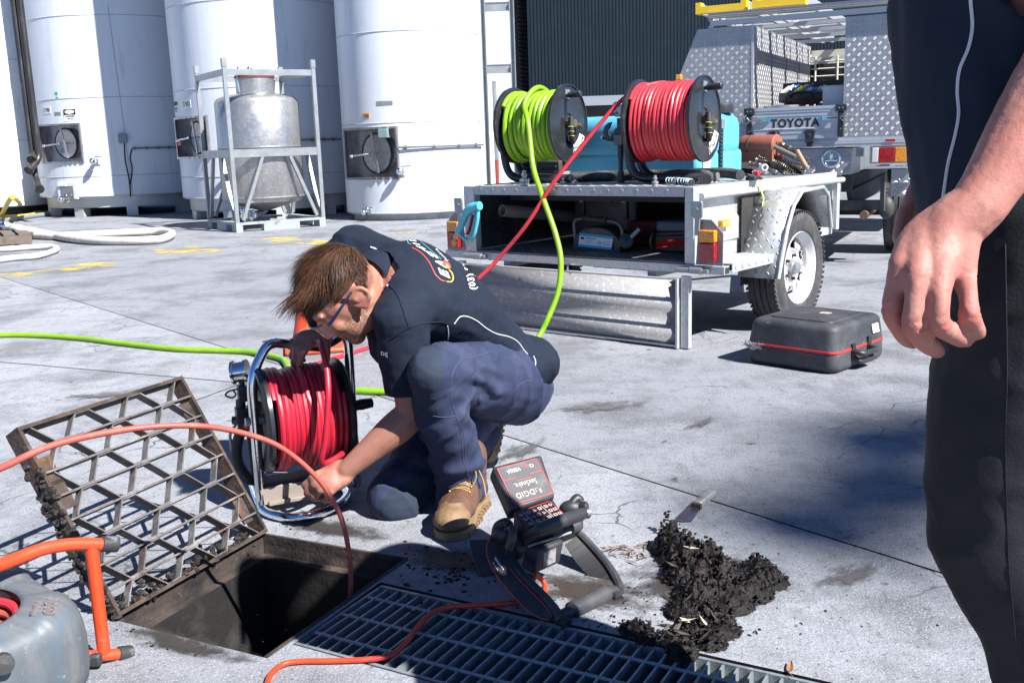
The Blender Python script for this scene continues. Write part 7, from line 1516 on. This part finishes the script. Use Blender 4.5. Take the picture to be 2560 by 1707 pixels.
trunk(pb, [(spine[1][0],.150,.105,hv,V((0,0,1))),(pel,.155,.115,hv,V((0,0,1))),(pel+V((.03,.03,-.05)),.145,.11,hv,V((0,0,1)))]); pb.ball(k3(1130,380,2.92),(.115,.12,.115),18,12); pb.ball(k3(1180,330,2.99),(.10,.11,.10),18,12)
tro = organic('trousers', pb, .006, 4, [DENIM, PATCH], man, pants_fold); cut(tro, ankL-V((.0,.0,.036)), (ankL-kneeL).normalized(), .13)
tro.modifiers.new('s','SOLIDIFY').thickness = .003
kd_ = (kneeL-ankL).normalized()
for p in tro.data.polygons:
    q = p.center-kneeL; fr_ = q.dot(V((-.62,-.72,.25)).normalized()); al = q.dot((hipL-kneeL).normalized()); dn = q.dot((ankL-kneeL).normalized())
    if q.length < .19 and al < .052 and dn < .115 and q.dot(V((-.90,-.30,.1)).normalized()) > -.012: p.material_index = 1
    q = p.center-kneeR
    if q.length < .10 and q.dot(V((.5,-.8,-.2))) > .035: p.material_index = 1
TBV = bvh(tro); Z3 = lambda pts: [(900+x/3.016, 840+y/3.016) for x, y in pts]
SEAM = mat('trouser seam', (.06,.067,.11), .8)
for pts in ([(690,300),(680,420),(700,540),(735,640),(765,760),(775,900),(800,1000),(822,1070)],[(705,540),(745,640),(785,760),(792,900),(812,1000)],[(620,80),(700,110),(775,165),(880,150),(985,115)],[(775,165),(720,230),(690,310)],[(550,600),(640,612),(720,600)],[(1020,130),(1090,165),(1170,175),(1225,190)],[(1150,500),(1170,400),(1235,345),(1300,340)]):
    trim('seam', TBV, Z3(pts), .0009, SEAM, tro)
solo_pocket = [p for p in tro.data.polygons if (p.center-k3(1190,450,2.9)).length < .055]
for p in solo_pocket: p.material_index = 1
# boots
def boot(toe, heel, ank, upv, sole_m, par):
    """leather work boot from toe point to heel point on the sole plane"""
    y = (toe-heel).normalized(); u = (V(upv)-y*V(upv).dot(y)).normalized(); x = y.cross(u); L2 = (toe-heel).length; B = lambda a,b,c: heel + x*a + y*b*L2 + u*c
    M = Matrix((x,y,u)).transposed(); m = MB()
    m.ball(B(0,.84,.045),(.050,.060,.036),18,12,M); m.ball(B(.002,.66,.055),(.052,.075,.042),18,12,M); m.ball(B(0,.45,.065),(.044,.075,.048),18,12,M); m.ball(B(0,.20,.06),(.042,.06,.05),18,12,M)
    limb(m, [(B(0,.28,.08),.047),(B(0,.26,.12),.047),(B(0,.25,.16),.050)], 18)
    o = organic('boot', m, .005, 4, [LEATH, TAN], par, lambda v: .0022*noise.fractal(v*28,.8,2,3))
    for p in o.data.polygons:
        q = (p.center-heel).dot(y)/L2; h_ = (p.center-heel).dot(u)
        if q > .80-.0*h_ and h_ < .085 or h_ < .032: p.material_index = 1
    prof = [(-.036,.03),(-.040,.15),(-.034,.40),(-.046,.62),(-.053,.78),(-.045,.93),(-.022,1.01),(.010,1.02),(.038,.95),(.051,.80),(.049,.62),(.036,.40),(.040,.15),(.034,.03),(.0,-.02)]
    so = MB().prism([(a,b*L2) for a,b in [(p_.x,p_.y) for p_ in spline([V((a_,b_,0)) for a_,b_ in prof+[prof[0]]],3)[:-1]]], frame(heel, x, y), .024); part('sole', so, sole_m, o, .003)
    lg = MB(); k = 0
    for i in range(12):
        t = i/11; a = prof
    for s in (-1,1):
        for i in range(11): lg.obx(B(s*.047*(1 if i > 4 else .84), .12+.075*i, .006), (.012,.010,.014), M)
    part('sole_lug', lg, sole_m, o, kind='stuff')
    bv = BVHTree.FromPolygons([v.co.copy() for v in o.data.vertices], [tuple(p.vertices) for p in o.data.polygons])
    def on(a, b):                                      # point on the boot's upper above (a, b)
        h_ = bv.ray_cast(B(a,b,.3), -u); return (h_[0]+u*.002) if h_[0] else B(a,b,.1)
    lc = []
    for i in range(4):
        b_ = .60-.06*i; part('lace', MB().tube(spline([on(-.026,b_),on(-.010,b_+.012),on(.010,b_+.012),on(.026,b_-.02)],3), .0020, 6), LACE, o); part('lace', MB().tube(spline([on(.026,b_),on(.010,b_+.008),on(-.010,b_-.01),on(-.026,b_-.025)],3), .0020, 6), LACE, o)
        part('eyelet', MB().ball(on(.028,b_),.004,8,5).ball(on(-.028,b_),.004,8,5), BRASS, o, kind='stuff')
    return o, B, on
SOLE = mat('worn tan sole', (.22,.14,.07), .65, 0, [((.17,.11,.06), 18, .48, .72), ((.08,.06,.045), 30, .64, .78)], (80,.3))
toeL = gp(1118,1352); heelL = V((ankL.x+.035, ankL.y+.045, 0)); heelL = toeL + (heelL-toeL).normalized()*.30
bl_, BB, onL = boot(toeL, heelL, ankL, (0,0,1), SOLE, man)
lp0 = onL(.015,.40); part('lace_bow', MB().tube(spline([lp0,lp0+V((.02,-.03,.01)),lp0+V((.045,-.045,-.035)),lp0+V((.03,-.05,-.07)),lp0+V((.008,-.035,-.045)),lp0+V((.0,-.01,-.01))],5), .0023, 6).tube(spline([lp0,lp0+V((.03,-.02,.0)),lp0+V((.06,-.03,-.05)),lp0+V((.07,-.05,-.10))],5), .0022, 6), LACE, bl_, label='loose bow of tan lace')
toeR = k3(985,985,3.03); toeR.z = .012; hl = V((ankR.x+.055, ankR.y+.06, .24)); hl = toeR + (hl-toeR).normalized()*.28
boot(toeR, hl, ankR, (-.9,-.45,.15), SOLE, man)
# hair, glasses
rnd = random.Random(17); grav = HI.to_3x3() @ V((-.1,0,-1))
def flow(p): return V((p.x*5, .75, .0)) + grav.normalized()*.55 + V((-.2,0,0)) if p.z > .02 else V((0,-.35,-1.0))
def region(p):
    if p.z > .045: return p.y < .098-.0 
    if p.y > .028: return False
    return p.z > (-.015 if p.y > -.03 else -.055) and not (abs(p.x) > .05 and -.034 < p.y < .014 and p.z < .020)
capb = MB().ball((0,-.010,.038),(.0775,.0985,.0905),28,18); capb.f = [f for f in capb.f if sum(capb.v[i].z for i in f)/len(f) > .034 and region(sum((capb.v[i] for i in f), V((0,0,0)))/len(f)*1.0)]; capb.v = [HS_ @ v for v in capb.v]
part('hair_cap', capb, mat('dark brown hair', (.028,.016,.011), .8), man)  # dark brown shell that fills in under the strands
GL = grav.normalized(); hairs(HS_, 17000, rnd, .088, .022, flow, region, man, hm_, None, .00085)
GB = mat('dark blue temple', (.01,.015,.05), .3); gm = MB()
for s in (-1,1): gm.tube([HS_ @ V(q) for q in ((s*.081,-.02,.012),(s*.081,.02,.010),(s*.076,.06,.008),(s*.066,.086,.006))], [.0022,.003,.004,.0045], 6)
gl = part('safety_glasses', gm, GB, man)
lens = MB(); n_ = 14
for i in range(n_+1):
    t = -1+2*i/n_; x_ = .068*math.sin(t*1.25)/math.sin(1.25); y_ = .083+.034*math.cos(t*1.25)
    for z_ in (.020,-.024+.008*(abs(t) < .2)): lens.v.append(HS_ @ V((x_, y_, z_)))
for i in range(n_): lens.f.append((2*i,2*i+1,2*i+3,2*i+2))
gmat = bpy.data.materials.new('clear lens plastic'); gmat.use_nodes = True; q = gmat.node_tree.nodes['Principled BSDF']; q.inputs['Base Color'].default_value = (.75,.8,.9,1); q.inputs['Roughness'].default_value = .05; q.inputs['Transmission Weight'].default_value = .9
part('lens', lens, gmat, gl); part('lens_frame', MB().tube([lens.v[2*i] for i in range(n_+1)], .0022, 6), GB, gl)
# ---- the standing man at the right edge
f_ = V((-.90,.44,0)).normalized(); l_ = V((-f_.y, f_.x, 0)); bc_ = V((.678,1.265,0)); up_ = V((0,0,1))
P_ = lambda a, b, z: bc_ + l_*a + f_*b + up_*z
hx = lambda x, y, Y: dp(2200+x/2.614, 400+y/2.614, Y)
sL, eL, wL = P_(.195,-.02,1.43), dp(2745,55,1.13), hx(640,300,1.085)
sR, eR, wR = P_(-.195,-.02,1.43), P_(-.215,-.04,1.13), dp(2355,420,1.50)
b2 = MB(); trunk(b2, [(P_(0,0,.93),.125,.085,l_,f_),(P_(0,.0,1.08),.12,.08,l_,f_),(P_(0,.0,1.28),.14,.09,l_,f_),(P_(0,-.01,1.43),.13,.08,l_,f_)])
for sh, el, wr in ((sL,eL,wL),(sR,eR,wR)):
    limb(b2, [(sh,.052),(sh.lerp(el,.4),.050),(sh.lerp(el,.85),.043),(el,.042)], 16); limb(b2, [(el,.044),(el.lerp(wr,.22),.0485),(el.lerp(wr,.6),.041),(el.lerp(wr,.88),.032),(wr,.0305)], 18)
for s in (1,-1): limb(b2, [(P_(s*.09,0,.9),.075),(P_(s*.10,.03,.5),.045),(P_(s*.10,-.045,.28),.04),(P_(s*.10,-.075,.1),.033)])
hd = Matrix((l_, f_, up_)).transposed().to_4x4(); hd.translation = P_(0,.02,1.66); hd = hd @ Matrix.Rotation(R(-22),4,'X'); xf(b2, head_shape(), hd); limb(b2, [(P_(0,-.01,1.44),.06),(P_(0,.0,1.52),.057),(P_(0,.01,1.60),.056)], 16)
# left hand, back towards the camera, fingers hanging a little curled: laid finger by finger
HS2 = 1.0; KN = [hx(140,690,1.075), hx(245,750,1.055), hx(385,775,1.05), hx(545,760,1.06)]
pal = [(wL,.029),(hx(470,480,1.08),.030),(hx(350,620,1.072),.030)]
limb(b2, [(wL,.030),(hx(505,470,1.085),.029),(KN[3].lerp(hx(505,470,1.085),.15),.0150)], 14); limb(b2, [(wL,.030),(hx(430,480,1.085),.030),(KN[2],.0142)], 14); limb(b2, [(wL.lerp(hx(500,400,1.09),.3),.028),(hx(330,520,1.09),.027),(KN[1],.0142)], 14); limb(b2, [(hx(520,360,1.09),.027),(hx(260,520,1.095),.022),(KN[0],.0140)], 14)
for fg in ([(KN[0],.0138),(hx(100,840,1.072),.0114),(hx(84,985,1.072),.0122),(hx(125,1090,1.085),.0112),(hx(175,1160,1.10),.0106),(hx(215,1190,1.115),.0082)],
           [(KN[1],.0142),(hx(225,920,1.045),.0106),(hx(212,1080,1.045),.0116),(hx(270,1165,1.06),.0116),(hx(330,1215,1.075),.0112),(hx(375,1250,1.087),.0085)],
           [(KN[2],.0142),(hx(392,930,1.035),.0106),(hx(387,1065,1.035),.0116),(hx(460,1125,1.05),.0114),(hx(520,1160,1.065),.0108),(hx(565,1180,1.078),.0080)],
           [(KN[3],.0132),(hx(578,900,1.050),.0100),(hx(586,1015,1.045),.0116),(hx(608,1075,1.055),.0104),(hx(630,1115,1.065),.0098),(hx(648,1135,1.075),.0076)]):
    limb(b2, fg, 14, 5)
limb(b2, [(hx(330,520,1.10),.022),(hx(200,640,1.14),.018),(hx(150,800,1.16),.0135),(hx(160,930,1.165),.012),(hx(175,1000,1.165),.0085)], 12)
# right hand, further back and half hidden
hand(b2, wR, V((-.10,-.02,-1)), V((.25,.95,.1)), -1, ((.5,.6,.4),(.55,.65,.4),(.6,.7,.4),(.65,.7,.4)), .04, 1.0, (.2,.2), (.4,.8,-.4))
CREASE = [(KN[0],hx(84,985,1.072)),(KN[1],hx(212,1080,1.045)),(KN[2],hx(387,1065,1.035)),(KN[3],hx(586,1015,1.045))]
VEINS = [[hx(560,420,1.05),hx(470,560,1.04),hx(430,650,1.04),hx(330,760,1.04)],[hx(600,330,1.05),hx(560,520,1.045),hx(470,700,1.04)],[hx(470,560,1.04),hx(300,600,1.05),hx(210,720,1.06)]]
VP = [q for v_ in VEINS for q in spline(v_,6)]
def skin_detail(v):
    d = .0003*noise.noise(v*150)+.0005*noise.noise(v*55)
    if v.z < 1.02 and v.x < .62:
        for kn_, pip in CREASE:
            for c_, amp, ww in ((pip,.0007,.011),(kn_,.0004,.009)):
                r_ = (v-c_).length
                if r_ < .026: t_ = (v-c_).dot((pip-kn_).normalized()); d += amp*math.sin(t_*1900)*math.exp(-(t_/ww)**2) + (.0012*math.exp(-(r_/.012)**2) if c_ is kn_ else 0)
        m_ = min((v-q).length for q in VP)
        if m_ < .03: d += .0011*math.exp(-((m_-.017)/.006)**2) if m_ > .017 else .0011
    return d
st_ = organic('person', b2, .0028, 5, [SKIN2], None, skin_detail)
fl_c = st_.data.color_attributes.new('flush', 'FLOAT_COLOR', 'POINT'); TIPS = [hx(215,1190,1.115),hx(375,1250,1.087),hx(565,1180,1.078),hx(648,1135,1.075)]
for i, v in enumerate(st_.data.vertices):
    t = 0
    if v.co.z < 1.02 and v.co.x < .62:
        for q in KN+[c_[1] for c_ in CREASE]: t = max(t, .75*math.exp(-((v.co-q).length/.0135)**2))
        for q in TIPS: t = max(t, .9*math.exp(-((v.co-q).length/.014)**2))
    fl_c.data[i].color = (t,t,t,1)
nt = SKIN2.node_tree; b = nt.nodes['Principled BSDF']; src = b.inputs['Base Color'].links[0].from_socket; fa = N(nt, 'ShaderNodeAttribute', attribute_name='flush')
nt.links.new(mixc(nt, fa.outputs['Fac'], src, (.34,.085,.07)), b.inputs['Base Color'])
st_['label'] = 'man standing at the right edge in a navy polo with grey piping, bare forearm hanging'; st_['category'] = 'person'
NAIL = mat('finger nail', (.60,.36,.30), .28); 
SB2 = bvh(st_)
for c_, w_, d_ in ():
    P = [hit(SB2, (2200+(c_[0]+math.cos(t)*w_*2400*.9*.55+0)/2.614, 400+(c_[1]+math.sin(t)*w_*2400*.85)/2.614), .0006) for t in [2*PI*i/12 for i in range(12)]]
    P = [p for p in P if p]; 
    if len(P) == 12 and max((p-P[0]).length for p in P) < .03: part('nail', MB().add(P, [tuple(range(12))]), NAIL, st_)
def polo_fold(v):
    return .006*(1-abs(noise.noise(V((v.x*6+v.z*5,v.y*6+v.z*3,v.z*3)))))**5 + .003*noise.fractal(V((v.x*6,v.y*6,v.z*10)),.8,2,4) + .009*max(0,noise.noise(V((v.x*14+v.z*7,v.y*14,v.z*5)))-.1)
p2 = MB(); trunk(p2, [(P_(-.012,.012,.90),.155,.132,l_,f_),(P_(-.012,.03,1.0),.152,.138,l_,f_),(P_(-.012,.05,1.13),.150,.142,l_,f_),(P_(0,.045,1.30),.172,.130,l_,f_),(P_(0,-.005,1.44),.150,.095,l_,f_)])
for sh, el in ((sL,eL),(sR,eR)): limb(p2, [(sh,.075),(sh.lerp(el,.4),.073),(sh.lerp(el,.75),.072)], 18)
limb(p2, [(sL,.075),(P_(0,-.01,1.45),.085),(sR,.075)]); limb(p2, [(P_(0,0,1.47),.075),(P_(0,.01,1.55),.066)], 16)
polo = organic('shirt', p2, .0075, 5, [NAVY2], st_, polo_fold)
cut(polo, P_(0,0,.895), V((0,0,-1)), .40); cut(polo, P_(0,0,1.535), V((0,0,1)), .12)
for sh, el in ((sL,eL),(sR,eR)): cut(polo, sh.lerp(el,.66), (el-sh).normalized(), .12)
polo.modifiers.new('s','SOLIDIFY').thickness = .003
PBV = bvh(polo); dsp = lambda pts: [(x*1.0884, y*1.0884) for x, y in pts]
trim('piping', PBV, dsp([(2229,-60),(2230,0),(2234,60),(2225,110),(2205,160),(2200,210),(2203,260),(2195,310),(2180,370),(2172,420),(2165,470)]), .0021, PIPE_, polo)
def jean_fold(v):
    kz = max(0, 1-abs(v.z-.50)/.16); return .003*noise.fractal(V((v.x*9,v.y*9,v.z*14)),.8,2,4) + .007*(kz*.8+.25)*(1-abs(noise.noise(V((v.x*5+v.z*4,v.y*5,v.z*13)))))**5 + .0015*kz*math.sin(v.z*62+9*noise.noise(v*6)) + .004*max(0,1-abs(v.z-.16)/.14)*math.sin(v.z*90+6*noise.noise(v*7))
q2 = MB(); trunk(q2, [(P_(-.01,-.005,1.005),.140,.118,l_,f_),(P_(-.01,-.005,.93),.148,.124,l_,f_),(P_(0,-.005,.85),.17,.125,l_,f_)])
for s in (1,-1): limb(q2, [(P_(s*.085,-.005,.86),.105),(P_(s*.095,.02,.70),.098),(P_(s*.10,.035,.55),.082),(P_(s*.10,.02,.47),.078),(P_(s*.10,-.035,.36),.074),(P_(s*.10,-.075,.15),.066),(P_(s*.10,-.08,.09),.066)], 20)
jean = organic('trousers', q2, .007, 4, [BLKT], st_, jean_fold); jean.modifiers.new('s','SOLIDIFY').thickness = .003
part('belt', MB().lathe([(.0,-.0),(.0,.0)], (0,0,0)) if 0 else MB().tube([P_(.148*math.cos(t)-.01, .126*math.sin(t)-.005, .985) for t in [2*PI*i/40 for i in range(40)]], .008, 6, closed=True), BLACKP, st_)
JBV = bvh(jean)
trim('seam', JBV, dsp([(2310,560),(2312,700),(2314,860),(2310,1000),(2312,1150),(2318,1300),(2335,1480)]), .0008, BLKT, jean)
for s in (1,-1): boot(P_(s*.105,.20,0), P_(s*.10,-.10,0), P_(s*.1,-.05,.1), (0,0,1), RUBBER, st_)
cap2 = MB().ball((0,-.010,.038),(.0785,.0995,.0925),24,16); cap2.f = [f for f in cap2.f if region(sum((cap2.v[i] for i in f), V((0,0,0)))/len(f))]; cap2.v = [hd @ v for v in cap2.v]; part('hair', cap2, mat('dark brown hair', (.028,.016,.011), .8), st_)
